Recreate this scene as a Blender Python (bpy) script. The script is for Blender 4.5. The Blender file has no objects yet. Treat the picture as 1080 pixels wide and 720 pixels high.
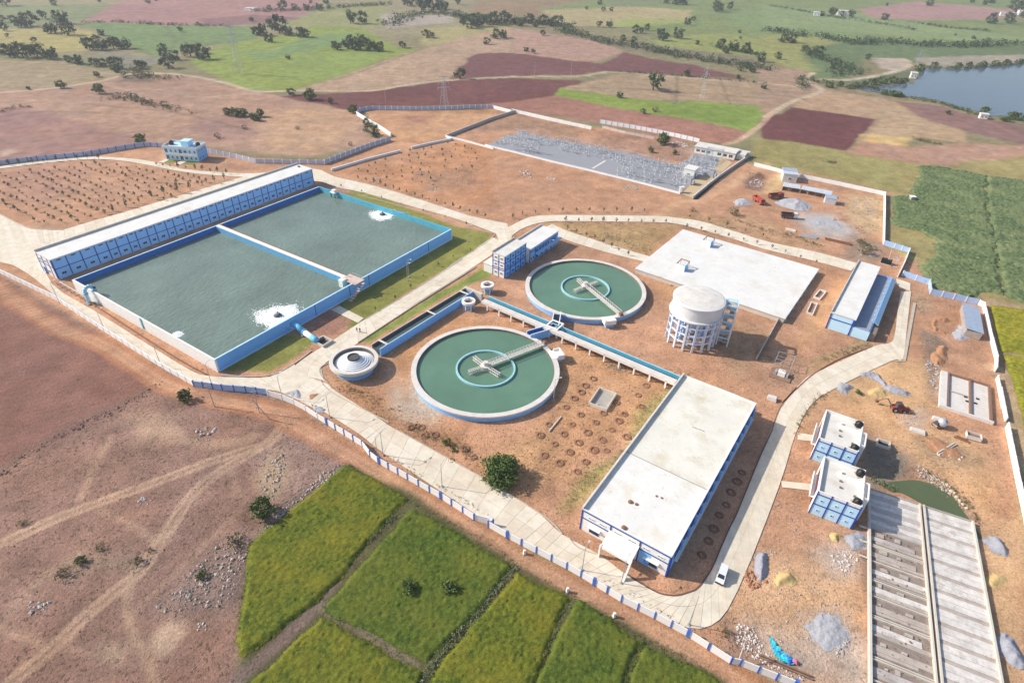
import bpy, bmesh, math, random
import numpy as np
from mathutils import Vector, Matrix
random.seed(7); RNG = np.random.default_rng(11)
SC = bpy.context.scene
COL = SC.collection
R = math.radians
# ------------------------------------------------------------------ camera, light, exposure
CAM_Z = 110.0
pitch, roll = R(35.192), R(1.993)
fw = Vector((0, math.cos(pitch), -math.sin(pitch)))
rt0 = Vector((1, 0, 0)); up0 = rt0.cross(fw)
rt = math.cos(roll) * rt0 + math.sin(roll) * up0
up = -math.sin(roll) * rt0 + math.cos(roll) * up0
cam_data = bpy.data.cameras.new('camera')
cam = bpy.data.objects.new('camera', cam_data); COL.objects.link(cam)
cam.matrix_world = Matrix(((rt.x, up.x, -fw.x, 0), (rt.y, up.y, -fw.y, 0), (rt.z, up.z, -fw.z, CAM_Z), (0, 0, 0, 1)))
cam_data.sensor_width = 36; cam_data.lens = 635.03 / 1080 * 36
cam_data.clip_start = 1; cam_data.clip_end = 20000
SC.camera = cam
SUN_EL, SUN_AZ = R(35), R(171)          # direction towards the sun, azimuth counter-clockwise from +x
world = bpy.data.worlds.new('World'); SC.world = world; world.use_nodes = True
wn = world.node_tree.nodes; wl = world.node_tree.links
sky = wn.new('ShaderNodeTexSky'); sky.sky_type = 'NISHITA'; sky.sun_disc = False
sky.sun_elevation = SUN_EL; sky.sun_rotation = R(90) - SUN_AZ
sky.air_density = 1.0; sky.dust_density = 1.6; sky.ozone_density = 1.0
wl.new(sky.outputs[0], wn['Background'].inputs[0]); wn['Background'].inputs[1].default_value = 0.135
sun_data = bpy.data.lights.new('sun', 'SUN'); sun_data.energy = 4.4; sun_data.angle = R(0.6); sun_data.color = (1.0, 0.93, 0.82)
sun = bpy.data.objects.new('sun', sun_data); COL.objects.link(sun)
sd = Vector((math.cos(SUN_EL) * math.cos(SUN_AZ), math.cos(SUN_EL) * math.sin(SUN_AZ), math.sin(SUN_EL)))
sun.rotation_euler = sd.to_track_quat('Z', 'Y').to_euler(); sun.location = (0, 0, 300)
SC.view_settings.view_transform = 'Standard'; SC.view_settings.look = 'None'
SC.view_settings.exposure = 0.2; SC.view_settings.gamma = 1
SC.render.engine = 'CYCLES'
SC.cycles.volume_bounces = 0; SC.cycles.max_bounces = 6; SC.cycles.transparent_max_bounces = 8

# ------------------------------------------------------------------ helpers
def mat(name, c, rough=0.85, var=0.12, scale=1.0, bump=0.0, bscale=None, c2=None, stain=0.0, stain_c=(0.2, 0.16, 0.12), metal=0.0, spec=0.3, sscale=0.35):
    """procedural paint / concrete / soil: colour varied by noise, optional stains of dirt, fine relief"""
    m = bpy.data.materials.new(name); m.use_nodes = True
    n = m.node_tree.nodes; l = m.node_tree.links; b = n['Principled BSDF']
    b.inputs['Roughness'].default_value = rough; b.inputs['Metallic'].default_value = metal
    b.inputs['Specular IOR Level'].default_value = spec
    tc = n.new('ShaderNodeTexCoord')
    nz = n.new('ShaderNodeTexNoise'); nz.inputs['Scale'].default_value = scale; nz.inputs['Detail'].default_value = 6; nz.inputs['Roughness'].default_value = 0.65
    l.new(tc.outputs['Object'], nz.inputs['Vector'])
    rp = n.new('ShaderNodeValToRGB'); l.new(nz.outputs[0], rp.inputs[0])
    rp.color_ramp.elements[0].position = 0.3; rp.color_ramp.elements[1].position = 0.7
    lo = tuple(max(0, x * (1 - var)) for x in c); hi = tuple(min(1, x * (1 + var)) for x in (c2 or c))
    rp.color_ramp.elements[0].color = (*lo, 1); rp.color_ramp.elements[1].color = (*hi, 1)
    out = rp.outputs[0]
    if stain:
        n2 = n.new('ShaderNodeTexNoise'); n2.inputs['Scale'].default_value = sscale; n2.inputs['Detail'].default_value = 9; n2.inputs['Roughness'].default_value = 0.7
        l.new(tc.outputs['Object'], n2.inputs['Vector'])
        r2 = n.new('ShaderNodeValToRGB'); l.new(n2.outputs[0], r2.inputs[0])
        r2.color_ramp.elements[0].position = 0.5; r2.color_ramp.elements[1].position = 0.75
        r2.color_ramp.elements[0].color = (0, 0, 0, 1); r2.color_ramp.elements[1].color = (stain,) * 3 + (1,)
        mx = n.new('ShaderNodeMixRGB'); l.new(r2.outputs[0], mx.inputs[0]); l.new(out, mx.inputs[1]); mx.inputs[2].default_value = (*stain_c, 1)
        out = mx.outputs[0]
        if stain >= 0.35:                                   # smaller, darker spots of dirt
            n4 = n.new('ShaderNodeTexNoise'); n4.inputs['Scale'].default_value = sscale * 5; n4.inputs['Detail'].default_value = 7; n4.inputs['Roughness'].default_value = 0.75; l.new(tc.outputs['Object'], n4.inputs['Vector'])
            r4 = n.new('ShaderNodeValToRGB'); l.new(n4.outputs[0], r4.inputs[0]); r4.color_ramp.elements[0].position = 0.58; r4.color_ramp.elements[1].position = 0.74; r4.color_ramp.elements[0].color = (0, 0, 0, 1); r4.color_ramp.elements[1].color = (stain * 0.9,) * 3 + (1,)
            m4 = n.new('ShaderNodeMixRGB'); l.new(r4.outputs[0], m4.inputs[0]); l.new(out, m4.inputs[1]); m4.inputs[2].default_value = (*[x * 0.62 for x in stain_c], 1); out = m4.outputs[0]
    l.new(out, b.inputs['Base Color'])
    if bump:
        n3 = n.new('ShaderNodeTexNoise'); n3.inputs['Scale'].default_value = bscale or scale * 4; n3.inputs['Detail'].default_value = 5
        l.new(tc.outputs['Object'], n3.inputs['Vector'])
        bp = n.new('ShaderNodeBump'); bp.inputs['Strength'].default_value = 0.6; bp.inputs['Distance'].default_value = bump
        l.new(n3.outputs[0], bp.inputs['Height']); l.new(bp.outputs[0], b.inputs['Normal'])
    return m

class MB:
    """collects faces for ONE mesh object"""
    def __init__(s): s.v = []; s.f = []; s.m = []
    def face(s, pts, mi=0):
        k = len(s.v); s.v += [tuple(p) for p in pts]; s.f.append(tuple(range(k, k + len(pts)))); s.m.append(mi)
    def add(s, vs, fs, mi=0):
        k = len(s.v); s.v += [tuple(p) for p in vs]
        for f in fs: s.f.append(tuple(i + k for i in f)); s.m.append(mi)
        return s
    def box(s, x0, y0, z0, x1, y1, z1, mi=0, top=None, sides=None):
        """sides: dict of material index per face: 's','e','n','w' ; top: material index of the top face"""
        v = [(x0, y0, z0), (x1, y0, z0), (x1, y1, z0), (x0, y1, z0), (x0, y0, z1), (x1, y0, z1), (x1, y1, z1), (x0, y1, z1)]
        f = [(0, 3, 2, 1), (4, 5, 6, 7), (0, 1, 5, 4), (1, 2, 6, 5), (2, 3, 7, 6), (3, 0, 4, 7)]
        k = len(s.v); s.v += v; sd_ = sides or {}
        mm = [mi, mi if top is None else top, sd_.get('s', mi), sd_.get('e', mi), sd_.get('n', mi), sd_.get('w', mi)]
        for q, a in zip(f, mm): s.f.append(tuple(i + k for i in q)); s.m.append(a)
        return s
    def obox(s, p, ang, lx, ly, z0, z1, mi=0):
        """box centred on p turned by ang"""
        c, d = math.cos(ang), math.sin(ang)
        q = [(p[0] + c * a - d * b, p[1] + d * a + c * b) for a, b in ((-lx / 2, -ly / 2), (lx / 2, -ly / 2), (lx / 2, ly / 2), (-lx / 2, ly / 2))]
        return s.prism(q, z0, z1, mi)
    def prism(s, poly, z0, z1, mi=0, top=None):
        n = len(poly)
        a = sum(poly[i][0] * poly[(i + 1) % n][1] - poly[(i + 1) % n][0] * poly[i][1] for i in range(n))
        if a < 0: poly = poly[::-1]
        k = len(s.v); s.v += [(x, y, z0) for x, y in poly] + [(x, y, z1) for x, y in poly]
        s.f.append(tuple(k + n + i for i in range(n))); s.m.append(mi if top is None else top)
        s.f.append(tuple(k + n - 1 - i for i in range(n))); s.m.append(mi)
        for i in range(n):
            j = (i + 1) % n; s.f.append((k + i, k + j, k + n + j, k + n + i)); s.m.append(mi)
        return s
    def tube(s, a, b, r, n=6, mi=0, r2=None, cap=True):
        a = Vector(a); b = Vector(b); d = (b - a)
        if d.length < 1e-6: return s
        d.normalize(); u = d.orthogonal().normalized(); w = d.cross(u); r2 = r if r2 is None else r2
        k = len(s.v)
        for p, rr in ((a, r), (b, r2)):
            for i in range(n):
                t = 2 * math.pi * i / n; s.v.append(tuple(p + (u * math.cos(t) + w * math.sin(t)) * rr))
        for i in range(n):
            j = (i + 1) % n; s.f.append((k + i, k + j, k + n + j, k + n + i)); s.m.append(mi)
        if cap:
            s.f.append(tuple(k + n - 1 - i for i in range(n))); s.f.append(tuple(k + n + i for i in range(n))); s.m += [mi, mi]
        return s
    def path(s, pts, r, n=8, mi=0):
        for a, b in zip(pts, pts[1:]): s.tube(a, b, r, n, mi)
        return s
    def lathe(s, prof, n=48, mi=0, c=(0, 0), close=False, mis=None):
        """prof: (radius, z) points, revolved round c"""
        k = len(s.v); m = len(prof)
        for r_, z in prof:
            for i in range(n):
                t = 2 * math.pi * i / n; s.v.append((c[0] + r_ * math.cos(t), c[1] + r_ * math.sin(t), z))
        rng = range(m if close else m - 1)
        for q in rng:
            q2 = (q + 1) % m
            for i in range(n):
                j = (i + 1) % n; s.f.append((k + q * n + i, k + q * n + j, k + q2 * n + j, k + q2 * n + i)); s.m.append(mis[q] if mis else mi)
        return s
    def build(s, name, mats, parent=None, loc=(0, 0, 0), rotz=0.0, smooth=False, kind=None):
        me = bpy.data.meshes.new(name); me.from_pydata(s.v, [], s.f); me.update()
        mats = mats if isinstance(mats, (list, tuple)) else [mats]
        for m in mats: me.materials.append(m)
        if len(mats) > 1: me.polygons.foreach_set('material_index', s.m)
        if smooth: me.polygons.foreach_set('use_smooth', [True] * len(me.polygons))
        o = bpy.data.objects.new(name, me); COL.objects.link(o); o.location = loc; o.rotation_euler.z = rotz
        if parent: o.parent = parent
        if kind: o['kind'] = kind
        return o

def tag(o, label, cat, group=None):
    o['label'] = label; o['category'] = cat
    if group: o['group'] = group
    return o
def thing(name, label, cat, loc=(0, 0, 0), rotz=0.0, group=None):
    o = bpy.data.objects.new(name, None); COL.objects.link(o); o.location = loc; o.rotation_euler.z = rotz
    o.empty_display_size = 0.5
    return tag(o, label, cat, group)
def part(name, me, parent, loc=(0, 0, 0), rotz=0.0, scale=(1, 1, 1)):
    """one more object on shared mesh data"""
    o = bpy.data.objects.new(name, me); COL.objects.link(o); o.parent = parent; o.location = loc; o.rotation_euler.z = rotz; o.scale = scale
    return o
def copy_tree(o, loc, rotz=0.0, scale=None, label=None, group=None):
    c = o.copy(); COL.objects.link(c); c.location = loc; c.rotation_euler.z = rotz
    if scale is not None: c.scale = scale if isinstance(scale, tuple) else (scale,) * 3
    if label: c['label'] = label
    if group: c['group'] = group
    for ch in list(o.children):
        d = ch.copy(); COL.objects.link(d); d.parent = c
        for g in list(ch.children):
            e = g.copy(); COL.objects.link(e); e.parent = d
    return c
def to_local(fr, pts):
    """world xy -> the frame (ox, oy, angle in degrees, ...)"""
    a = R(fr[2]); c, s = math.cos(a), math.sin(a)
    return [((x - fr[0]) * c + (y - fr[1]) * s, -(x - fr[0]) * s + (y - fr[1]) * c) for x, y in pts]
def to_world(fr, x, y):
    a = R(fr[2]); c, s = math.cos(a), math.sin(a)
    return (fr[0] + c * x - s * y, fr[1] + s * x + c * y)
def seg_walk(pts, step):
    """points and headings every step metres along a polyline"""
    out = []
    for a, b in zip(pts, pts[1:]):
        L = math.dist(a, b); k = max(1, round(L / step)); h = math.atan2(b[1] - a[1], b[0] - a[0])
        for i in range(k):
            t0, t1 = i / k, (i + 1) / k
            out.append(((a[0] + (b[0] - a[0]) * t0, a[1] + (b[1] - a[1]) * t0), (a[0] + (b[0] - a[0]) * t1, a[1] + (b[1] - a[1]) * t1), h))
    return out
def smooth_line(pts, n=6):
    """Catmull-Rom through the points"""
    if len(pts) < 3: return pts
    P_ = [pts[0]] + list(pts) + [pts[-1]]; out = []
    for i in range(1, len(P_) - 2):
        p0, p1, p2, p3 = P_[i - 1:i + 3]
        for k in range(n):
            t = k / n
            out.append(tuple(0.5 * (2 * b + (c - a) * t + (2 * a - 5 * b + 4 * c - d) * t * t + (3 * b - a - 3 * c + d) * t ** 3) for a, b, c, d in zip(p0, p1, p2, p3)))
    out.append(tuple(pts[-1])); return out
def vnoise(x, y, scale, seed=0, octs=3):
    """value noise on arrays, -1..1"""
    r = np.zeros_like(x); amp = 1.0; tot = 0.0
    for o in range(octs):
        g = np.random.default_rng(seed + o * 17).uniform(-1, 1, (257, 257)); X = x / scale; Y = y / scale
        xi = np.floor(X).astype(int); yi = np.floor(Y).astype(int); fx = X - xi; fy = Y - yi
        fx = fx * fx * (3 - 2 * fx); fy = fy * fy * (3 - 2 * fy)
        a = g[xi % 257, yi % 257]; b = g[(xi + 1) % 257, yi % 257]; c = g[xi % 257, (yi + 1) % 257]; d = g[(xi + 1) % 257, (yi + 1) % 257]
        r += amp * ((a * (1 - fx) + b * fx) * (1 - fy) + (c * (1 - fx) + d * fx) * fy); tot += amp; amp *= 0.5; scale /= 2.1
    return r / tot
def inside(x, y, poly):
    r = np.zeros(x.shape, bool); n = len(poly)
    for i in range(n):
        x1, y1 = poly[i]; x2, y2 = poly[(i + 1) % n]
        if y1 == y2: continue
        c = ((y1 > y) != (y2 > y)) & (x < (x2 - x1) * (y - y1) / (y2 - y1) + x1); r ^= c
    return r
def line_dist(x, y, pts):
    d = np.full(x.shape, 1e9)
    for (x1, y1), (x2, y2) in zip(pts, pts[1:]):
        dx, dy = x2 - x1, y2 - y1; L = dx * dx + dy * dy + 1e-9
        t = np.clip(((x - x1) * dx + (y - y1) * dy) / L, 0, 1); d = np.minimum(d, np.hypot(x - x1 - t * dx, y - y1 - t * dy))
    return d
# ------------------------------------------------------------------ ground: one sheet to the horizon, soil colours as a vertex attribute
def lines(a):
    out = [a[0][0]]
    for s, e, d in a:
        k = max(1, round((e - s) / d)); out += [s + (e - s) * (i + 1) / k for i in range(k)]
    return np.array(out)
gx = lines([(-6000, -2000, 800), (-2000, -1000, 120), (-1000, -420, 5), (-420, -210, 2.2), (-210, -165, 1.25), (-165, 60, 0.75), (60, 240, 1.25), (240, 600, 3), (600, 1200, 7), (1200, 2400, 120), (2400, 7000, 900)])
gy = lines([(-1500, -200, 260), (-200, 20, 20), (20, 40, 1.25), (40, 150, 0.75), (150, 300, 1.25), (300, 520, 2.0), (520, 900, 4.5), (900, 1700, 9), (1700, 3500, 150), (3500, 9000, 900)])
X, Y = np.meshgrid(gx, gy); NX, NY = len(gx), len(gy)
wx = X + vnoise(X, Y, 22, 1) * (1.2 + 0.006 * Y) ; wy = Y + vnoise(X, Y, 22, 2) * (1.2 + 0.008 * np.abs(Y))
# fine warp for the near zone
C = np.zeros(X.shape + (3,)); M = np.zeros(X.shape + (3,))       # M: scrub speckle, furrows, crop texture
C[:] = (0.25, 0.22, 0.115); M[..., 0] = 0.5
big = vnoise(X, Y, 260, 5)
C += big[..., None] * np.array((-0.09, 0.02, -0.015))
# far patchwork beyond the fields that were measured
def soft(poly, s):
    xs = [p[0] for p in poly]; ys = [p[1] for p in poly]; mar = s * 3 + 30
    q = (X > min(xs) - mar) & (X < max(xs) + mar) & (Y > min(ys) - mar) & (Y < max(ys) + mar)
    w = np.zeros(X.shape)
    if not q.any(): return w
    ins = inside(wx[q], wy[q], poly); d = line_dist(wx[q], wy[q], list(poly) + [poly[0]])
    w[q] = np.clip(0.5 + np.where(ins, d, -d) / (2 * s), 0, 1); return w
def field(poly, c, s=1.5, scrub=0.2, furrow=0.0, crop=0.0, a=1.0):
    w = soft(poly, s)[..., None] * a
    C[:] = C * (1 - w) + np.array(c) * w; M[:] = M * (1 - w) + np.array((scrub, furrow, crop)) * w
def track(pts, width, c, a=1.0, s=1.0, scrub=0.0, wheel=False, nz=0.5):
    pts = smooth_line(pts, 5)
    xs = [p[0] for p in pts]; ys = [p[1] for p in pts]; mar = width + s * 4 + 20
    q = (X > min(xs) - mar) & (X < max(xs) + mar) & (Y > min(ys) - mar) & (Y < max(ys) + mar)
    jx = X[q] + vnoise(X[q], Y[q], 9, 31) * nz; jy = Y[q] + vnoise(X[q], Y[q], 9, 32) * nz
    d = line_dist(jx, jy, pts); w = np.clip((width / 2 - d) / s + 0.5, 0, 1)
    if wheel: w = np.maximum(w * 0.5, np.clip((0.8 - np.abs(d - 0.95)) / 0.5, 0, 1))
    w = (w * a * (0.8 + 0.25 * vnoise(X[q], Y[q], 14, 33)))[:, None].clip(0, 1)
    C[q] = C[q] * (1 - w) + np.array(c) * w; M[q] = M[q] * (1 - w) + np.array((scrub, 0, 0)) * w
DRY = (0.345, 0.205, 0.15); PURP = (0.30, 0.165, 0.14); PLOW = (0.185, 0.075, 0.07); SOIL = (0.45, 0.245, 0.145); GREEN = (0.19, 0.24, 0.075)
TAN = (0.44, 0.29, 0.18); YGREEN = (0.33, 0.33, 0.10); DKG = (0.12, 0.16, 0.07)
# ---- far left
field([(-2112.91,1643.38),(-249.24,3470.75),(-57.99,798.25),(-215.46,591.35),(-707.53,501.24)], (0.30, 0.26, 0.15), 8, 0.5)
field([(-497.22,746.34),(-540.26,894.0),(-563.49,1037.86),(-342.86,1235.32),(-276.31,868.82),(-308.21,773.3),(-398.99,746.14)], (0.36, 0.195, 0.175), 3)
field([(-737.47,836.43),(-540.26,894.0),(-497.22,746.34),(-542.25,686.93),(-604.47,672.63)], (0.22, 0.25, 0.12), 6, 0.6)
field([(-491.72,733.03),(-473.48,746.56),(-395.05,738.12),(-301.98,756.35),(-272.69,676.72),(-299.28,636.49),(-324.87,573.52),(-363.72,610.86),(-432.4,679.97)], (0.18, 0.25, 0.10), 3, 0.1, 0, 0.5)
field([(-593.75,659.42),(-477.61,701.79),(-424.63,666.5),(-391.73,587.23),(-410.06,575.64),(-532.3,583.75)], (0.39, 0.33, 0.13), 3, 0.2, 0, 0.4)
field([(-387.94,584.44),(-323.85,571.5),(-297.97,565.35),(-316.22,522.1),(-350.78,545.46)], (0.23, 0.22, 0.16), 4, 0.4)
field([(-489.37,530.88),(-389.75,543.65),(-330.81,510.45),(-310.73,504.83),(-319.02,474.23),(-334.67,454.2),(-403.37,424.97)], (0.35, 0.27, 0.16), 4, 0.5)
field([(-384.75,797.58),(-335.9,848.6),(-273.47,829.76),(-262.47,793.87),(-308.21,773.3),(-361.77,745.93)], (0.25, 0.14, 0.13), 3)
field([(-272.27,825.84),(-279.41,970.16),(-202.8,992.53),(-158.63,793.65),(-196.05,740.42),(-262.89,760.06),(-306.89,741.04)], (0.30, 0.30, 0.13), 5, 0.5, 0, 0.3)
field([(-281.51,547.49),(-294.18,624.52),(-272.69,676.72),(-250.09,704.22),(-240.08,774.52),(-184.05,769.28),(-123.73,658.0),(-101.14,649.23),(-131.08,579.0),(-148.74,509.14),(-170.71,466.01),(-201.87,465.12),(-237.2,499.4)], (0.25, 0.30, 0.07), 2.5, 0.05, 0, 0.5)
field([(-262.21,612.0),(-237.24,616.77),(-224.04,709.85),(-179.21,735.79),(-175.21,675.25),(-212.84,603.37),(-232.15,566.47)], (0.19, 0.27, 0.10), 6, 0.05, 0, 0.5)
field([(-209.36,592.47),(-132.87,656.21),(-131.72,582.1),(-149.82,513.28),(-191.36,506.68)], (0.24, 0.30, 0.08), 8, 0.05, 0, 0.5)
field([(-120.74,783.83),(-13.67,837.63),(-13.16,812.34),(-83.63,679.64),(-99.77,656.04)], (0.36, 0.31, 0.14), 4, 0.3)
field([(-189.49,891.7),(-104.07,909.39),(-85.3,847.03),(-154.65,772.42)], (0.40, 0.34, 0.28), 5, 0.3)
# ---- dry land between the village road and the compound
field([(-471.46,411.81),(-332.95,451.51),(-306.42,503.78),(-261.63,504.06),(-193.19,460.51),(-148.53,449.9),(-84.76,434.75),(-107.1,416.86),(-80.52,353.28),(-112.05,324.32),(-205.75,335.56),(-259.05,291.07),(-330.43,266.86)], (0.40, 0.245, 0.17), 3, 0.5)
field([(-355.37,348.95),(-325.3,383.68),(-305.85,394.75),(-281.86,378.36),(-223.19,348.25),(-212.49,338.27),(-228.39,319.73),(-263.3,297.01),(-294.42,276.75)], (0.33, 0.185, 0.15), 3, 0.15)
field([(-348.4,375.22),(-322.52,401.35),(-283.22,378.18),(-289.63,333.82),(-304.87,319.4)], (0.30, 0.165, 0.14), 5, 0.2)
field([(-278.19,314.3),(-273.11,319.67),(-268.1,315.4),(-269.43,305.58)], (0.52, 0.36, 0.25), 1.5)
field([(-314.17,504.27),(-291.35,503.61),(-277.64,476.67),(-301.02,477.02)], (0.24, 0.18, 0.13), 3, 1.0)
field([(-202.0,367.57),(-187.72,395.89),(-168.29,392.8),(-152.4,349.6),(-179.34,342.04)], (0.35, 0.205, 0.16), 5, 0.5)
field([(-169.3,403.99),(-133.82,433.22),(-110.46,417.62),(-99.38,369.97),(-106.65,333.02),(-139.74,329.41)], (0.45, 0.28, 0.17), 6, 0.4)
# ---- centre: tan rubble and the dark ploughed fields
field([(-165.12,470.56),(-145.04,524.66),(-99.23,652.21),(-59.51,745.4),(-13.16,812.34),(-9.78,643.68),(-41.9,637.68),(-56.04,526.41),(-112.56,472.32)], (0.44, 0.30, 0.20), 3, 0.5)
field([(-13.09,808.57),(75.03,744.88),(106.72,681.21),(69.31,615.33),(-9.68,638.75)], (0.41, 0.255, 0.19), 3, 0.2)
field([(-171.82,453.57),(-112.71,473.04),(-60.73,516.09),(-7.58,534.09),(51.79,538.08),(24.0,479.48),(-5.84,447.41),(-8.79,431.02),(-27.75,446.41),(-100.29,430.1),(-108.24,414.91),(-146.36,436.72)], PLOW, 1.8, 0.1, 0.4)
field([(-54.96,556.31),(-51.14,609.8),(-43.03,637.47),(-9.86,647.43),(64.52,616.75),(74.97,609.61),(105.98,675.75),(133.64,640.68),(161.93,622.51),(198.32,563.89),(75.96,578.07),(58.34,569.18),(53.44,559.63),(-7.76,543.15),(-55.78,523.81)], (0.20, 0.09, 0.085), 2, 0.1, 0.5)
field([(34.34,506.48),(80.98,567.01),(136.89,566.41),(210.36,550.21),(250.33,543.98),(205.16,479.59),(185.19,473.37),(129.39,477.66),(93.77,478.43),(69.58,486.01)], (0.45, 0.32, 0.20), 2, 0.3, 0.8)
field([(-53.94,425.07),(-22.8,448.41),(25.8,479.74),(86.0,440.35),(109.1,431.05),(149.5,402.17),(129.19,373.34),(107.11,378.46),(51.34,409.27),(-5.59,434.56)], (0.36, 0.175, 0.125), 1.8, 0.15, 0.2)
field([(23.71,481.66),(32.52,507.83),(71.43,486.27),(93.77,478.43),(123.81,468.47),(129.89,479.88),(185.38,468.59),(150.77,401.26),(130.34,417.94),(109.48,432.91),(88.22,443.8),(65.87,453.82)], (0.24, 0.30, 0.06), 1.4, 0.02, 0, 0.5)
field([(91.46,464.04),(128.73,474.73),(182.84,466.22),(151.95,405.12),(132.29,419.32),(111.04,440.49)], (0.20, 0.27, 0.055), 6, 0.02, 0, 0.5)
# ---- far right
field([(17.75,998.78),(151.74,1199.52),(811.27,1665.15),(1698.27,1995.5),(659.92,724.49),(410.95,693.02),(251.88,676.94),(137.27,688.39),(138.05,754.81),(180.77,780.18)], (0.215, 0.26, 0.10), 7, 0.55, 0, 0.4)
field([(24.46,987.0),(167.18,1075.63),(258.15,1050.91),(222.83,922.35),(118.02,854.57),(54.2,839.65)], (0.40, 0.33, 0.17), 4, 0.25)
field([(105.71,851.69),(140.1,929.45),(229.27,951.85),(220.77,912.88),(135.47,850.62)], (0.30, 0.33, 0.10), 4, 0.2)
field([(196.29,800.68),(243.32,828.96),(287.57,785.88),(322.06,745.58),(315.38,708.55),(251.88,676.94),(211.41,689.01),(150.17,704.7),(149.17,757.12)], (0.29, 0.31, 0.10), 4, 0.35, 0, 0.4)
field([(57.61,754.08),(119.22,735.27),(231.31,673.17),(231.44,614.57),(176.22,644.73),(111.93,683.55),(54.16,787.25)], (0.23, 0.19, 0.13), 4, 1.0)
field([(134.75,1194.12),(293.1,1244.43),(276.46,1132.45),(137.56,1076.32)], (0.19, 0.22, 0.11), 6, 0.5)
field([(270.69,1012.95),(380.62,1069.89),(444.82,873.39),(399.92,776.39),(306.23,842.83)], (0.20, 0.27, 0.11), 5, 0.3, 0, 0.5)
field([(293.51,821.68),(363.09,836.72),(364.22,739.02),(291.45,583.4),(261.95,578.71),(269.91,610.32),(249.71,628.68),(246.72,676.0)], (0.29, 0.29, 0.10), 4, 0.35)
field([(304.65,720.4),(435.04,852.27),(471.04,807.0),(636.45,807.34),(581.57,730.47),(401.8,666.57),(394.57,690.07),(360.05,690.25),(293.74,583.77),(264.21,579.07)], (0.15, 0.205, 0.095), 5, 0.9, 0, 0.5)
field([(393.82,1133.99),(520.32,1137.99),(582.72,967.76),(679.22,867.26),(636.45,807.34),(484.93,844.61),(396.41,882.29),(320.66,906.21)], (0.24, 0.30, 0.13), 5, 0.3, 0, 0.5)
field([(548.4,1139.53),(744.67,1326.02),(849.36,1235.86),(1083.26,1368.01),(952.36,1192.57),(738.06,1074.33),(586.63,1026.24),(533.16,1033.37)], (0.38, 0.225, 0.20), 3, 0.15)
field([(365.46,691.23),(403.68,698.17),(387.86,658.21),(351.95,623.96),(345.38,633.8)], (0.46, 0.37, 0.29), 2, 0.2)
field([(414.72,700.18),(636.21,768.84),(592.25,709.92),(467.41,671.97),(401.44,657.04)], (0.36, 0.31, 0.24), 3, 0.6)
field([(291.47,578.58),(388.17,641.03),(363.53,594.86),(334.15,571.12),(277.89,542.94),(254.13,558.76)], (0.16, 0.18, 0.10), 3, 1.0)
field([(223.84,618.72),(267.13,620.59),(255.2,577.64),(248.15,535.94),(203.27,479.33),(177.24,449.11),(172.27,454.88)], (0.42, 0.28, 0.19), 3, 0.3, 0.6)
field([(247.08,533.25),(293.62,500.47),(252.43,443.22),(202.94,470.96)], (0.42, 0.28, 0.175), 1.8, 0.2)
field([(201.24,468.69),(253.4,444.57),(198.51,365.89),(153.17,384.73),(167.56,429.53)], (0.165, 0.062, 0.06), 1.0, 0.05, 0.5)
field([(293.62,500.47),(302.4,424.3),(285.93,393.97),(253.13,405.47),(219.13,392.31),(253.4,444.57)], (0.42, 0.29, 0.175), 2, 0.2)
field([(224.06,403.1),(253.92,403.99),(240.36,379.21),(216.28,386.07)], (0.53, 0.36, 0.15), 1.6, 0.05)
field([(292.62,500.33),(320.72,493.95),(335.01,463.14),(363.44,424.94),(332.01,380.91),(302.56,423.21),(290.26,444.95)], (0.27, 0.155, 0.135), 2, 0.15, 0.3)
field([(198.51,365.89),(216.75,387.1),(241.14,379.29),(285.11,393.88),(339.34,391.18),(291.21,323.77),(255.43,335.05),(240.78,349.39),(215.34,359.35)], (0.40, 0.235, 0.165), 2.5, 0.15)
field([(148.58,389.17),(167.78,383.95),(196.2,363.85),(234.49,347.92),(208.31,300.58),(198.31,294.22),(186.14,296.27),(168.44,308.47),(152.23,321.76),(130.98,332.07)], (0.33, 0.285, 0.11), 2, 0.2, 0.3, 0.3)
field([(152.16,332.3),(174.69,314.27),(200.04,297.56),(186.14,296.27),(167.24,305.65),(147.71,323.53)], (0.42, 0.265, 0.14), 2, 0.2)
field([(196.28,360.78),(214.78,376.36),(241.78,341.44),(239.93,333.5),(232.57,346.91)], (0.38, 0.22, 0.15), 2)
# ---- left foreground: dry common land
field([(-358.66,252.23),(-187.35,190.85),(-123.56,151.07),(-88.55,128.95),(-66.68,127.24),(-47.78,115.92),(-31.47,102.88),(-44.14,98.3),(-53.85,81.6),(-50.2,64.23),(-44.08,44.35),(-126.74,41.72)], (0.275, 0.16, 0.12), 1.5, 0.9)
field([(-317.99,215.31),(-179.32,179.63),(-125.55,149.41),(-98.93,132.2),(-108.21,110.74),(-120.33,97.18),(-151.69,64.37)], (0.235, 0.118, 0.09), 1.2, 0.25, 0.12)
track([(-125.14,88.91),(-119.45,95.94),(-117.55,102.19),(-114.4,108.11),(-108.82,115.91),(-102.6,122.91),(-98.78,130.81)], 3.0, (0.20, 0.125, 0.10), 0.8, 2.0, 1.0)
field([(-99.12,116.41),(-90.59,116.85),(-85.2,108.27),(-92.63,108.76)], (0.45, 0.29, 0.19), 4, 0.1)
field([(-64.88,59.0),(-63.4,61.36),(-60.32,61.47),(-59.04,59.21),(-59.95,56.07),(-61.64,55.14),(-63.97,56.36)], (0.46, 0.315, 0.22), 0.8, 0.05)
field([(-72.84,56.05),(-69.28,56.61),(-67.47,54.09),(-70.56,53.56)], (0.40, 0.28, 0.19), 1.5, 0.5)
field([(-67.72,64.56),(-61.65,78.27),(-57.88,81.43),(-52.97,79.22),(-51.53,67.68),(-53.29,65.1),(-61.2,62.38)], (0.27, 0.185, 0.155), 3, 1.0)
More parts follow.
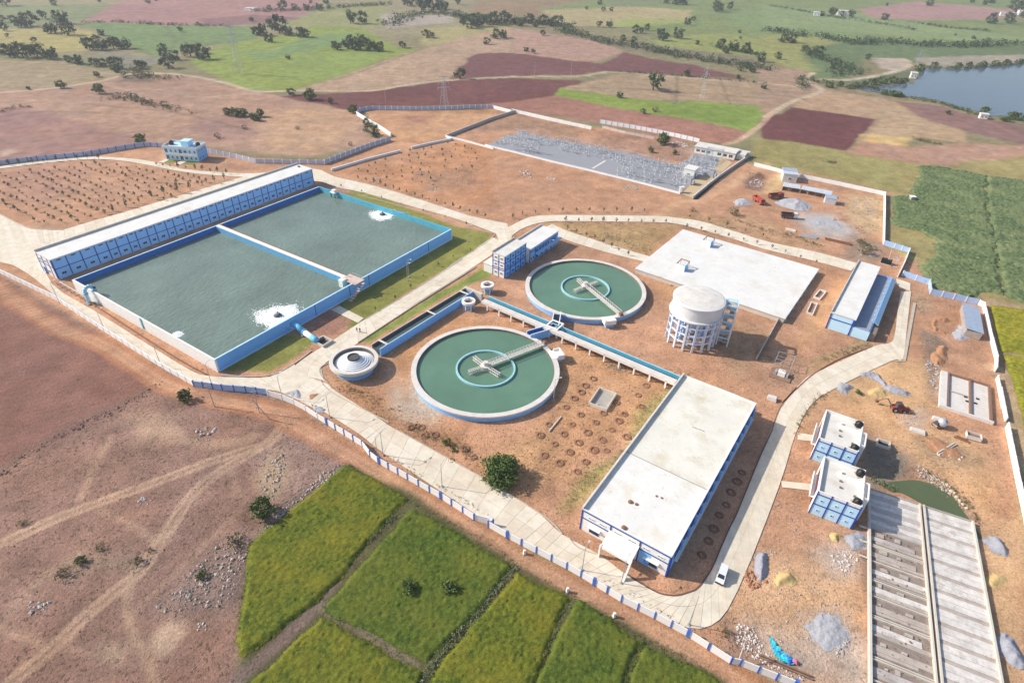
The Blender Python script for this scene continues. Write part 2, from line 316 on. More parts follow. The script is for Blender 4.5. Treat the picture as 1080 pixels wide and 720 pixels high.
field([(-87.51,73.77),(-77.13,75.32),(-72.82,72.69),(-82.6,71.21),(-85.36,67.93),(-89.87,69.85)], (0.28, 0.195, 0.14), 3, 1.0)
field([(-62.81,102.82),(-57.21,110.5),(-49.45,110.89),(-41.58,103.82),(-48.39,90.25),(-55.49,92.01)], (0.31, 0.20, 0.16), 2, 1.0)
field([(-59.73,97.58),(-56.75,105.51),(-52.43,99.43),(-53.11,91.42),(-57.36,92.62)], (0.40, 0.28, 0.18), 2, 0.8)
field([(-52.54,78.05),(-51.52,86.77),(-41.38,103.04),(-38.52,100.84),(-47.44,88.94),(-51.9,80.46),(-52.26,74.62)], (0.24, 0.165, 0.145), 1.2, 1.0)
# ---- inside the compound: orange soil
COMP = [(-214.21,198.58),(-186.37,189.48),(-127.27,152.41),(-88.92,129.77),(-66.04,127.69),(-47.88,116.27),(-31.47,102.88),(-7.12,87.37),(13.48,76.1),(31.25,65.3),(50.91,53.25),(68.94,34.71),(93.23,48.73),(123.43,99.97),(173.94,190.44),(160.83,204.81),(163.03,215.61),(165.05,234.22),(155.46,233.48),(184.55,295.49),(153.12,313.94),(133.83,332.76),(85.24,387.81),(44.64,404.01),(-19.19,443.63),(-96.61,428.08),(-104.01,417.26),(-79.94,358.86),(-103.12,314.41),(-168.43,323.04),(-208.27,335.27),(-242.85,310.32),(-282.39,284.58)]
field(COMP, SOIL, 1.2, 0.45)
field([(-257.34,285.42),(-221.52,308.02),(-179.6,298.48),(-139.46,288.75),(-159.67,257.81),(-183.43,226.41),(-197.34,225.26),(-226.29,242.41)], (0.44, 0.245, 0.15), 1.5, 0.3)
field([(-256.21,283.85),(-232.87,296.58),(-211.61,295.21),(-209.92,269.22),(-208.13,249.32),(-229.88,247.38)], (0.40, 0.225, 0.155), 6, 0.3)
field([(-94.52,303.03),(-40.19,359.91),(-14.72,345.91),(-10.94,263.39),(-26.02,262.05),(-48.85,276.44)], (0.44, 0.22, 0.115), 2, 0.5)
field([(-53.16,304.96),(-19.68,315.19),(-18.32,293.29),(-39.15,279.27)], (0.36, 0.20, 0.12), 5, 0.9)
field([(-42.73,370.14),(-3.25,425.61),(40.8,407.96),(35.37,360.32),(7.37,392.99)], (0.36, 0.21, 0.13), 3, 0.9)
field([(46.61,359.9),(91.36,334.6),(109.19,378.06),(92.47,390.85),(49.67,391.88)], (0.36, 0.205, 0.14), 4, 1.0)
field([(-102.15,408.83),(-57.88,430.75),(-27.85,439.0),(-5.48,429.39),(-44.63,369.92),(-73.29,348.13),(-82.48,371.98)], (0.45, 0.25, 0.135), 2, 0.3)
field([(-76.6,412.13),(-60.07,414.27),(-59.63,395.48),(-74.54,393.63)], (0.36, 0.19, 0.125), 3, 0.6)
field([(-96.71,296.35),(-43.26,357.52),(-39.93,352.47),(-66.15,313.74),(-94.07,300.07)], (0.42, 0.22, 0.12), 2)
field([(13.9,248.92),(71.66,248.7),(53.12,218.78),(37.94,228.33)], (0.42, 0.27, 0.13), 2, 1.0)
field([(69.61,265.62),(113.98,256.04),(128.5,233.17),(106.67,233.71),(73.54,257.85)], (0.42, 0.25, 0.13), 3, 0.9)
field([(119.26,313.57),(125.9,325.4),(132.45,326.06),(133.18,314.93),(123.47,295.36),(117.9,298.82)], (0.22, 0.135, 0.10), 1.5, 1.0)
field([(126.49,295.65),(144.79,327.3),(140.85,307.15),(125.93,291.69)], (0.55, 0.40, 0.20), 3, 0.1)
field([(132.66,270.48),(148.25,268.43),(152.71,249.68),(143.4,238.73),(129.71,241.93),(126.9,258.41)], (0.42, 0.37, 0.34), 4, 0.1)
field([(166.81,295.47),(183.29,293.12),(161.26,247.39),(153.29,246.75),(153.72,262.28)], (0.50, 0.34, 0.19), 3, 0.9)
field([(146.65,243.28),(156.93,238.39),(148.94,221.82),(131.9,220.55)], (0.30, 0.21, 0.15), 3, 1.0)
field([(100.86,269.42),(116.54,251.28),(128.69,236.18),(128.96,230.72),(94.07,244.91)], (0.45, 0.265, 0.15), 3, 0.9)
field([(186.99,290.7),(178.2,264.07),(168.12,236.25),(183.48,242.04),(181.34,251.48),(173.38,261.02)], (0.45, 0.28, 0.17), 2, 0.5)
field([(-34.91,116.93),(-54.53,138.22),(-51.1,138.42),(-27.74,122.94),(-7.5,109.54),(-10.89,106.89)], (0.40, 0.215, 0.115), 2, 0.9)
field([(-33.68,130.68),(-28.7,137.43),(-23.28,128.15),(-17.26,121.57),(-19.35,117.72),(-26.98,118.25),(-32.57,124.65)], (0.47, 0.36, 0.27), 2, 0.3)
field([(-28.37,126.86),(-37.46,151.16),(-27.7,172.47),(4.5,164.36),(-9.46,163.49),(-27.2,156.96)], (0.45, 0.235, 0.115), 2, 0.5)
field([(13.37,151.67),(19.03,159.78),(27.96,150.04),(46.0,137.17),(35.14,120.49),(13.83,102.5),(12.14,119.32)], (0.44, 0.24, 0.125), 2, 0.7)
field([(12.63,89.54),(18.42,101.94),(29.86,109.67),(34.71,126.21),(45.79,136.07),(46.54,132.92),(31.19,110.57),(18.24,92.49)], (0.33, 0.26, 0.10), 2, 1.0)
field([(-7.18,104.65),(10.27,120.15),(15.48,101.04),(6.78,94.78),(-5.57,97.1)], (0.44, 0.25, 0.13), 3, 0.8)
field([(54.73,182.53),(52.62,199.38),(66.3,196.76),(67.57,180.22)], (0.50, 0.28, 0.14), 3, 0.4)
field([(70.77,169.45),(85.93,170.4),(78.2,151.33),(68.68,140.63),(64.21,144.94)], (0.40, 0.24, 0.14), 3, 0.8)
field([(76.86,145.66),(85.19,155.91),(91.13,150.45),(82.34,136.98),(75.8,138.07)], (0.39, 0.235, 0.15), 3, 0.8)
field([(103.19,177.91),(126.19,204.58),(125.5,200.89),(105.19,170.65),(91.08,156.26)], (0.52, 0.29, 0.145), 2, 0.2)
field([(96.98,154.07),(116.67,164.38),(117.76,161.75),(103.1,154.43),(89.87,145.23)], (0.38, 0.27, 0.14), 2, 1.0)
field([(100.45,148.18),(122.46,154.31),(130.46,149.88),(121.21,130.72),(110.12,122.41),(97.59,121.78),(95.08,135.53)], (0.54, 0.335, 0.175), 4, 0.3)
field([(138.25,172.72),(140.81,168.61),(142.5,163.24),(127.13,143.87),(121.9,130.76),(121.46,134.84),(128.79,152.21)], (0.28, 0.20, 0.145), 1.6, 1.0)
field([(145.89,193.57),(154.95,194.18),(151.07,184.1),(143.22,182.03)], (0.40, 0.26, 0.16), 2, 1.0)
field([(80.86,128.62),(91.58,135.35),(101.13,133.76),(112.7,127.31),(125.25,117.73),(121.7,104.38),(111.23,89.78),(108.18,93.65),(103.86,108.27),(96.94,121.75),(88.74,130.03),(78.63,120.83)], (0.54, 0.32, 0.165), 3, 0.4)
field([(109.4,125.74),(115.84,128.23),(112.31,121.7),(108.65,121.52)], (0.44, 0.37, 0.33), 3, 0.3)
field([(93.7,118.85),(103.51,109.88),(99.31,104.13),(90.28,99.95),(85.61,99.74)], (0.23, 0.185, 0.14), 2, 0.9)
field([(108.47,116.9),(117.24,119.11),(121.44,111.55),(116.91,108.08),(109.54,107.73)], (0.36, 0.24, 0.14), 3, 0.9)
field([(101.84,108.98),(106.93,91.58),(108.75,90.99),(111.06,96.55),(108.02,102.99)], (0.37, 0.24, 0.16), 2, 0.9)
field([(49.34,73.95),(56.33,80.76),(60.37,79.37),(77.15,83.75),(68.48,62.65),(66.85,54.1),(53.12,53.64),(48.22,59.52),(43.47,65.1)], (0.53, 0.325, 0.185), 4, 0.5)
field([(58.95,66.09),(64.5,67.61),(66.03,62.56),(62.68,58.45),(58.57,59.88)], (0.47, 0.40, 0.36), 3, 0.2)
field([(66.71,80.66),(74.79,82.57),(72.05,76.29),(68.46,76.15)], (0.44, 0.37, 0.32), 3, 0.4)
field([(48.71,63.6),(57.09,62.24),(59.67,56.82),(63.58,56.95),(63.03,53.97),(52.24,54.34),(47.97,58.72)], (0.42, 0.34, 0.28), 4, 0.5)
field([(60.96,59.96),(68.1,61.82),(64.56,54.03),(60.74,53.9)], (0.50, 0.40, 0.33), 3, 0.5)
field([(43.47,65.1),(48.16,64.42),(48.26,57.19),(41.89,59.29)], (0.36, 0.23, 0.17), 2, 1.0)
field([(76.17,81.57),(80.92,83.9),(66.85,54.1),(64.94,54.04),(71.28,66.98)], (0.17, 0.11, 0.09), 1.2, 0.6)
field([(106.24,88.28),(119.42,92.33),(94.22,55.02),(89.57,54.86),(96.26,67.9)], (0.52, 0.32, 0.17), 2, 0.3)
# ---- land outside the right-hand wall
field([(157.12,233.61),(175.17,191.84),(125.24,94.38),(118.19,59.21),(183.3,108.76),(408.36,408.89),(214.09,334.73)], (0.33, 0.27, 0.11), 2, 0.4)
track([(149.43,150.3),(150.03,147.18),(144.05,134.19),(135.42,116.85),(129.91,106.31)], 5, (0.52, 0.35, 0.21), 1.0, 1.5, 0.1)
field([(172.42,188.88),(182.17,185.25),(184.68,188.97),(174.68,194.94)], (0.42, 0.29, 0.19), 1.5, 0.4)
# ---- lawns round the basin and along the channel (short grass)
LAWN = (0.225, 0.22, 0.055); LAWN2 = (0.19, 0.235, 0.055)
field([(-83.94,135.44),(-72.34,154.2),(-63.9,153.41),(-61.7,150.98),(-64.83,142.24),(-70.1,135.12)], LAWN, 0.8, 0.25, 0, 0.8)
field([(-87.14,282.44),(-76.23,280.32),(-27.42,241.72),(-9.57,233.63),(-11.1,224.49),(-40.45,180.98),(-49.09,156.95),(-56.76,163.32)], LAWN, 0.8, 0.25, 0, 0.8)
field([(-68.76,161.16),(-62.63,170.69),(-61.46,170.27),(-52.39,164.54),(-58.05,153.77),(-60.85,154.9)], (0.37, 0.19, 0.13), 0.8, 0.6)
field([(-47.91,151.81),(-13.71,204.85),(-9.74,198.58),(-17.98,190.88),(-44.27,152.03)], LAWN2, 0.8, 0.3, 0, 0.8)
field([(-184.97,307.0),(-183.96,313.26),(-178.86,312.24),(-179.13,305.35)], LAWN2, 0.8, 0.2, 0, 0.8)
field([(-174.63,304.32),(-173.46,310.49),(-167.3,310.37),(-167.29,303.59)], LAWN2, 0.8, 0.2, 0, 0.8)
field([(-89.97,285.9),(-85.88,282.03),(-77.2,274.59),(-83.11,274.05),(-96.98,283.09)], (0.34, 0.20, 0.15), 1.5, 0.4)
# ---- tracks and paths
CR = (0.56, 0.43, 0.31)
track([(-386.92,404.71),(-360.73,433.21),(-333.81,452.85),(-316.25,478.66),(-308.14,503.5),(-282.96,509.38),(-254.59,500.88),(-225.61,484.71),(-193.95,462.59),(-166.14,468.17),(-113.33,475.95),(-91.95,497.13),(-61.01,518.63),(-7.73,541.32)], 4.6, CR, 1, 2, nz=1.0)
track([(-7.73,541.32),(40.64,550.94),(57.36,557.41),(71.04,571.27),(88.11,574.08),(116.59,568.92),(156.1,560.02),(210.36,550.21),(239.03,540.54)], 4.6, CR, 0.9, 2, nz=1.0)
track([(-306.75,468.28),(-287.75,456.06),(-257.25,456.92),(-228.9,439.86),(-203.1,450.48),(-191.42,455.71)], 4, (0.46, 0.32, 0.23), 0.7, 3)
track([(-281.86,378.36),(-271.57,420.69),(-260.11,442.26)], 4, (0.46, 0.30, 0.21), 0.5, 3)
track([(172.31,439.14),(207.86,487.11),(238.16,518.02),(249.17,533.56),(249.46,562.61),(256.05,582.63),(268.8,601.77)], 5, CR, 1, 2)
track([(262.19,573.96),(290.58,576.53),(333.88,605.2),(364.85,631.55),(387.86,658.21)], 6, (0.62, 0.50, 0.37), 1, 2)
track([(179.01,449.34),(159.47,414.22),(137.77,382.96),(125.93,372.03)], 4.0, (0.56, 0.36, 0.25), 1, 1.5)
track([(248.46,531.78),(295.02,505.16),(321.58,495.52),(335.51,469.72),(340.41,460.63)], 2.5, (0.48, 0.34, 0.22), 0.8, 1.5)
track([(292.82,498.88),(252.43,443.22),(220.35,394.96),(198.71,366.36)], 2.5, (0.36, 0.26, 0.16), 0.8, 1.5)
LT = (0.47, 0.31, 0.205)
track([(-111.71,71.69),(-105.52,76.47),(-95.84,84.86),(-85.9,91.7),(-75.86,98.34),(-66.85,104.22),(-60.8,106.96),(-58.34,113.95),(-53.33,117.83)], 2.9, LT, 0.95, 0.8, 0.05, True)
track([(-62.54,105.23),(-69.37,96.4),(-71.99,89.89),(-73.08,76.05),(-74.25,69.93),(-78.23,62.23),(-80.69,56.21),(-83.34,50.66),(-84.78,47.48)], 2.7, LT, 0.95, 0.8, 0.05, True)
track([(-74.44,69.39),(-71.77,63.43),(-67.2,57.57),(-62.67,53.0),(-58.64,48.34)], 1.7, LT, 0.8, 0.9, 0.1)
track([(-100.21,108.38),(-98.34,98.05),(-96.15,88.83)], 1.8, LT, 0.6, 1.2, 0.2)
track([(-90.6,85.74),(-80.88,82.32),(-74.23,78.34),(-71.93,80.85)], 1.4, LT, 0.5, 1.2, 0.2)
track([(-97.56,59.19),(-92.31,58.01),(-82.65,55.92)], 1.4, LT, 0.6, 1.2, 0.2)
track([(-79.57,55.81),(-72.94,54.75),(-67.7,54.51)], 1.2, LT, 0.4, 1.2, 0.2)
track([(-93.27,59.34),(-92.21,67.66),(-87.84,74.32)], 2.2, LT, 0.4, 2, 0.2)
track([(-65.56,98.06),(-61.39,91.74),(-58.23,89.14)], 1.4, LT, 0.5, 1, 0.2)
track([(-86.82,111.63),(-80.14,107.68),(-70.45,107.32),(-64.35,110.15)], 3.0, (0.47, 0.31, 0.20), 0.6, 2, 0.1)
track([(-70.29,62.52),(-64.77,74.12),(-62.4,80.03),(-59.84,86.41)], 1.4, LT, 0.45, 1, 0.3)
RT = (0.40, 0.185, 0.095)
track([(-233.45,213.4),(-177.09,176.51),(-143.79,155.1),(-123.95,146.62),(-102.45,132.76),(-88.6,126.16),(-74.66,122.43),(-57.34,118.56),(-59.37,117.06),(-44.48,108.16),(-24.24,94.46),(-6.85,83.56),(3.58,76.56),(17.74,68.51),(30.5,61.27),(41.14,54.47),(48.66,49.18)], 6.6, RT, 1.0, 0.8, 0.05)
track([(-233.45,213.4),(-177.09,176.51),(-143.79,155.1),(-123.95,146.62),(-102.45,132.76),(-88.6,126.16),(-74.66,122.43),(-57.34,118.56),(-59.37,117.06),(-44.48,108.16),(-24.24,94.46),(-6.85,83.56),(3.58,76.56),(17.74,68.51),(30.5,61.27),(41.14,54.47),(48.66,49.18)], 3.4, (0.54, 0.32, 0.20), 0.85, 0.8, 0.05, True)
track([(-76.17,353.77),(-65.37,367.49),(-52.49,403.74),(-49.27,431.9)], 3, (0.50, 0.30, 0.18), 0.6, 2)
track([(65.25,259.8),(77.02,274.79),(94.37,285.34),(141.18,339.04)], 5, (0.54, 0.33, 0.19), 0.8, 2.5)
track([(46.89,157.5),(57.27,163.48),(66.88,158.7),(71.96,150.15),(68.06,141.72)], 2, (0.52, 0.32, 0.19), 0.6, 2)
track([(-35.97,139.27),(-31.4,134.36),(-31.65,128.04),(-27.43,121.04),(-19.13,115.92)], 4, (0.50, 0.33, 0.22), 0.5, 3)
# field edges, terraces and hedge lines
for hl in ([(39.44,529.96),(76.87,549.3),(132.37,544.41),(202.07,524.91),(232.48,513.23)], [(41.93,507.62),(87.76,512.03),(142.84,504.2),(192.61,496.02)], [(136.89,566.41),(114.77,467.23)], [(172.47,559.81),(156.69,472.96)], [(108.47,480.49),(129.89,479.88)], [(212.97,570.93),(227.19,563.76),(244.32,543.93)], [(193.92,511.61),(213.5,502.76),(222.32,496.47)], [(-148.1,506.68),(-129.88,553.56),(-111.96,616.18),(-99.23,652.21)], [(-275.69,543.5),(-265.69,587.79),(-251.89,620.14)], [(-249.77,614.38),(-234.58,649.44),(-217.47,695.81)], [(-480.05,718.15),(-363.72,610.86),(-323.85,571.5)], [(-393.5,734.95),(-338.65,641.93),(-323.2,582.81)], [(-386.36,690.12),(-299.28,636.49)], [(359.24,1004.63),(430.59,966.05),(482.11,862.44),(540.72,838.48)], [(492.02,1071.27),(526.13,911.49),(591.28,857.97)], [(138.05,754.81),(218.68,823.53),(271.08,735.56)], [(30.54,838.07),(141.74,941.71),(228.04,916.87)], [(-321.71,378.66),(-301.32,392.47),(-253.23,393.07)], [(-270.93,331.62),(-250.13,352.07),(-222.5,346.96)], [(-288.83,412.02),(-230.25,401.83),(-199.84,388.78),(-157.36,363.09)]):
    track(hl, 2.4, (0.15, 0.125, 0.075), 0.7, 2.5, 0.8, nz=1.5)
field([(-39.43,102.19),(-22.88,92.9),(2.6,75.67),(13.99,68.63),(39.45,54.49),(49.9,45.89),(-35.07,43.21),(-48.11,42.8),(-46.56,54.39),(-49.28,60.47),(-54.21,78.22)], (0.105, 0.10, 0.042), 0.8, 0.7)
track([(-46.46,50.31),(-44.25,53.22),(-40.11,58.53),(-36.2,64.75),(-34.87,68.31),(-32.23,74.85)], 2.6, (0.24, 0.165, 0.145), 0.95, 1.0, 0.6)
track([(-35.13,65.04),(-28.59,61.69),(-22.53,58.26),(-15.77,54.19)], 1.6, (0.26, 0.20, 0.13), 0.8, 0.9, 0.6)
# mottling, then write the mesh
C *= (1 + 0.14 * vnoise(X, Y, 40, 8) + 0.13 * vnoise(X, Y, 8, 9) + 0.16 * np.minimum(0, vnoise(X, Y, 4.5, 19)) * M[..., 0] * 2 + 0.05 * np.random.default_rng(3).standard_normal(X.shape))[..., None]
lum = C.mean(-1, keepdims=True); C = (C * 0.97 + lum * 0.03) * np.where(Y > 420, 1.0, np.where(inside(X, Y, COMP), 1.18, 1.08))[..., None]
C *= 1 + vnoise(X, Y, 14, 41)[..., None] * np.array((0.02, -0.03, -0.10)) * (1 - M[..., 2:3])
C = C.clip(0.02, 0.9)
Zg = -0.02 - 0.25 * np.abs(vnoise(X, Y, 5, 21)) * M[..., 0] * (Y < 420) - np.where(Y > 420, 0.05, 0)
V = np.stack([X, Y, Zg], -1).reshape(-1, 3)
ii = np.arange(NX * NY).reshape(NY, NX)
F = np.stack([ii[:-1, :-1], ii[:-1, 1:], ii[1:, 1:], ii[1:, :-1]], -1).reshape(-1, 4)
me = bpy.data.meshes.new('ground'); me.vertices.add(len(V)); me.vertices.foreach_set('co', V.ravel())
me.loops.add(F.size); me.loops.foreach_set('vertex_index', F.ravel()); me.polygons.add(len(F))
me.polygons.foreach_set('loop_start', np.arange(0, F.size, 4)); me.polygons.foreach_set('loop_total', np.full(len(F), 4)); me.update()
for nm, A in (('soil', C), ('cover', M)):
    at = me.attributes.new(nm, 'FLOAT_COLOR', 'POINT'); at.data.foreach_set('color', np.concatenate([A, np.ones(X.shape + (1,))], -1).ravel().astype(np.float32))
me.polygons.foreach_set('use_smooth', [True] * len(F))
gm = bpy.data.materials.new('soil'); gm.use_nodes = True
n = gm.node_tree.nodes; l = gm.node_tree.links; b = n['Principled BSDF']; b.inputs['Roughness'].default_value = 0.95; b.inputs['Specular IOR Level'].default_value = 0.1
ac = n.new('ShaderNodeAttribute'); ac.attribute_name = 'soil'; am = n.new('ShaderNodeAttribute'); am.attribute_name = 'cover'
geo = n.new('ShaderNodeNewGeometry'); sx = n.new('ShaderNodeSeparateColor'); l.new(am.outputs['Color'], sx.inputs[0])
def noise(sc, det=4, ro=0.6):
    q = n.new('ShaderNodeTexNoise'); q.inputs['Scale'].default_value = sc; q.inputs['Detail'].default_value = det; q.inputs['Roughness'].default_value = ro
    l.new(geo.outputs['Position'], q.inputs['Vector']); return q
def rng(src, a, b_, c, d):
    q = n.new('ShaderNodeMapRange'); l.new(src, q.inputs[0])
    for i, v in enumerate((a, b_, c, d)): q.inputs[i + 1].default_value = v
    return q.outputs[0]
def mth(op, a, b_):
    q = n.new('ShaderNodeMath'); q.operation = op
    for i, v in enumerate((a, b_)):
        if isinstance(v, (int, float)): q.inputs[i].default_value = v
        else: l.new(v, q.inputs[i])
    return q.outputs[0]
def mul(a, v):
    q = n.new('ShaderNodeMixRGB'); q.blend_type = 'MULTIPLY'; q.inputs[0].default_value = 1; l.new(a, q.inputs[1]); l.new(v, q.inputs[2]); return q.outputs[0]
def mixc(f, a, c):
    q = n.new('ShaderNodeMixRGB'); l.new(f, q.inputs[0]); l.new(a, q.inputs[1]); q.inputs[2].default_value = (*c, 1); return q.outputs[0]
g1 = noise(2.2, 8, 0.8); g2 = noise(0.13, 5); g3 = noise(1.15, 3, 0.6); g4 = noise(0.22, 3)
col = mul(ac.outputs['Color'], rng(g1.outputs[0], 0.28, 0.72, 0.52, 1.48)); col = mul(col, rng(g2.outputs[0], 0.3, 0.7, 0.80, 1.20))
# dry tufts and small shrubs, denser where the scrub mask is high
tf = mth('MULTIPLY', rng(g3.outputs[0], 0.57, 0.63, 0, 1), rng(g4.outputs[0], 0.36, 0.56, 0.15, 1)); tf = mth('MULTIPLY', tf, sx.outputs[0])
col = mixc(mth('MULTIPLY', tf, 0.78), col, (0.12, 0.085, 0.05))
g5 = noise(0.30, 4, 0.7); col = mixc(mth('MULTIPLY', mth('MULTIPLY', rng(g5.outputs[0], 0.54, 0.66, 0, 1), sx.outputs[0]), 0.5), col, (0.15, 0.11, 0.065))
# pale grit
gr = noise(1.7, 2); gf = mth('MULTIPLY', mth('MULTIPLY', rng(gr.outputs[0], 0.66, 0.74, 0, 1), sx.outputs[0]), 0.45); col = mixc(gf, col, (0.62, 0.5, 0.4))
# furrows and rows of crop
wv = n.new('ShaderNodeTexWave'); wv.inputs['Scale'].default_value = 0.16; wv.inputs['Distortion'].default_value = 1.5; wv.inputs['Detail'].default_value = 2
mp = n.new('ShaderNodeMapping'); mp.inputs['Rotation'].default_value = (0, 0, R(62)); l.new(geo.outputs['Position'], mp.inputs[0]); l.new(mp.outputs[0], wv.inputs['Vector'])
fr_ = mth('SUBTRACT', 1.0, mth('MULTIPLY', mth('MULTIPLY', rng(wv.outputs[0], 0.2, 0.8, 0.0, 0.4), sx.outputs[1]), 1.0))
fc = n.new('ShaderNodeCombineColor'); [l.new(fr_, fc.inputs[i]) for i in range(3)]
col = mul(col, fc.outputs[0])
cg = noise(0.35, 7, 0.8); cf = mth('MULTIPLY', rng(cg.outputs[0], 0.48, 0.66, 0, 0.6), sx.outputs[2]); col = mixc(cf, col, (0.09, 0.13, 0.03))
l.new(col, b.inputs['Base Color'])
bp = n.new('ShaderNodeBump'); bp.inputs['Strength'].default_value = 0.8; bp.inputs['Distance'].default_value = 0.35
hb = noise(1.4, 6, 0.75); l.new(mth('ADD', hb.outputs[0], mth('MULTIPLY', tf, 0.6)), bp.inputs['Height']); l.new(bp.outputs[0], b.inputs['Normal'])
me.materials.append(gm); ground = bpy.data.objects.new('ground', me); COL.objects.link(ground); ground['kind'] = 'structure'
# ------------------------------------------------------------------ paints and concretes
WHITE = mat('white_paint', (0.83, 0.82, 0.79), 0.8, 0.05, 0.6, stain=0.18, stain_c=(0.5, 0.42, 0.33), sscale=0.5)
ROOFW = mat('white_roof_coat', (0.76, 0.75, 0.72), 0.85, 0.06, 0.25, stain=0.6, stain_c=(0.58, 0.50, 0.38), sscale=0.16)
ROOFB = mat('weathered_white_roof', (0.72, 0.69, 0.64), 0.85, 0.10, 0.3, stain=0.6, stain_c=(0.48, 0.38, 0.28), sscale=0.22)
BLUEL = mat('light_blue_paint', (0.23, 0.53, 1.0), 0.75, 0.06, 0.5, stain=0.12, stain_c=(0.28, 0.40, 0.70))
BLUEM = mat('blue_paint', (0.20, 0.50, 1.0), 0.75, 0.05, 0.4, stain=0.18, stain_c=(0.25, 0.42, 0.75), sscale=0.3)
BLUED = mat('dark_blue_paint', (0.020, 0.07, 0.36), 0.7, 0.1)
BLUEI = mat('deep_blue_shade_lining', (0.03, 0.20, 0.62), 0.7, 0.1, 0.4)  # deep lining blue; paints shade on the basin's left inner wall
CYAN = mat('cyan_lining', (0.09, 0.42, 0.58), 0.7, 0.1, 0.4, stain=0.2, stain_c=(0.1, 0.3, 0.4))
PALE = mat('pale_blue_paint', (0.52, 0.77, 0.95), 0.75, 0.05, 0.5, stain=0.15, stain_c=(0.5, 0.55, 0.6))
TEAL = mat('teal_launder', (0.35, 0.62, 0.68), 0.7, 0.1)
CONC = mat('concrete', (0.44, 0.40, 0.355), 0.9, 0.12, 0.5, 0.02, 6, stain=0.4, stain_c=(0.27, 0.22, 0.18))
CONCL = mat('pale_concrete', (0.62, 0.57, 0.50), 0.9, 0.10, 0.4, 0.01, 5, stain=0.35, stain_c=(0.42, 0.34, 0.27))
CONCW = mat('whitish_concrete', (0.70, 0.655, 0.61), 0.9, 0.10, 0.4, 0.01, 5, stain=0.35, stain_c=(0.5, 0.40, 0.32), sscale=0.6)
CONCD = mat('dark_concrete_and_shade', (0.19, 0.165, 0.145), 0.9, 0.2, 0.5, 0.02, 6)  # dark concrete; doubles as painted shadow inside clarifier rims and aerator bowl
STEEL = mat('grey_steel', (0.50, 0.49, 0.48), 0.5, 0.1, 1, metal=0.3)
GALV = mat('galvanised_steel', (0.55, 0.57, 0.60), 0.5, 0.12, 2, metal=0.35)
GLASS = mat('dark_window_glass', (0.03, 0.04, 0.055), 0.12, 0.2, 1, spec=0.6)
BLACK = mat('black_plastic', (0.018, 0.018, 0.02), 0.45, 0.2, 3)
RUST = mat('rusty_brown', (0.25, 0.13, 0.085), 0.85, 0.25, 2)
PIPEB = mat('sky_blue_pipe_paint', (0.16, 0.52, 0.80), 0.45, 0.06, 1)
MAROON = mat('maroon_band', (0.16, 0.05, 0.07), 0.8, 0.15)
def water_mat(name, c, rough, bump, scale, var=0.15):
    m = mat(name, c, rough, var, 0.05); n = m.node_tree.nodes; l = m.node_tree.links; b = n['Principled BSDF']; b.inputs['Specular IOR Level'].default_value = 0.5
    tc = n.new('ShaderNodeTexCoord'); mp = n.new('ShaderNodeMapping'); mp.inputs['Scale'].default_value = (1, 0.55, 1); l.new(tc.outputs['Object'], mp.inputs[0])
    nz = n.new('ShaderNodeTexNoise'); nz.inputs['Scale'].default_value = scale; nz.inputs['Detail'].default_value = 4; l.new(mp.outputs[0], nz.inputs['Vector'])
    bp = n.new('ShaderNodeBump'); bp.inputs['Distance'].default_value = bump; bp.inputs['Strength'].default_value = 1; l.new(nz.outputs[0], bp.inputs['Height']); l.new(bp.outputs[0], b.inputs['Normal'])
    return m
WATB = water_mat('basin_water', (0.17, 0.225, 0.18), 0.15, 0.24, 1.0, 0.22)
WATG = water_mat('clarifier_water', (0.125, 0.235, 0.16), 0.09, 0.015, 1.2, 0.16)
WATP = water_mat('pond_water', (0.105, 0.135, 0.06), 0.14, 0.01, 0.8)
WATL = water_mat('lake_water', (0.095, 0.125, 0.165), 0.12, 0.08, 0.4)
FOAM = mat('white_foam', (0.92, 0.93, 0.92), 0.9, 0.02)

# ------------------------------------------------------------------ concrete roads with slabs and kerbs
ROADM = [mat('road_slab_' + a, c, 0.92, 0.12, 0.35, 0.012, 4, stain=0.55, stain_c=(0.58, 0.44, 0.31), sscale=0.22) for a, c in (('pale', (0.76, 0.68, 0.56)), ('cream', (0.73, 0.65, 0.52)), ('sandy', (0.70, 0.61, 0.48)))]
ROADB = mat('road_joint_grit', (0.43, 0.34, 0.25), 0.95, 0.15, 0.5)
KERB = mat('kerb_concrete', (0.52, 0.45, 0.37), 0.9, 0.12, 0.6)
_lift = [0]
def resample(pts, n):
    L = [0.0]
    for a, b in zip(pts, pts[1:]): L.append(L[-1] + math.dist(a, b))
    out = []
    for k in range(n + 1):
        s = L[-1] * k / n; i = 0
        while i < len(pts) - 2 and L[i + 1] < s: i += 1
        t = (s - L[i]) / max(1e-6, L[i + 1] - L[i]); out.append((pts[i][0] + (pts[i + 1][0] - pts[i][0]) * t, pts[i][1] + (pts[i + 1][1] - pts[i][1]) * t))
    return out
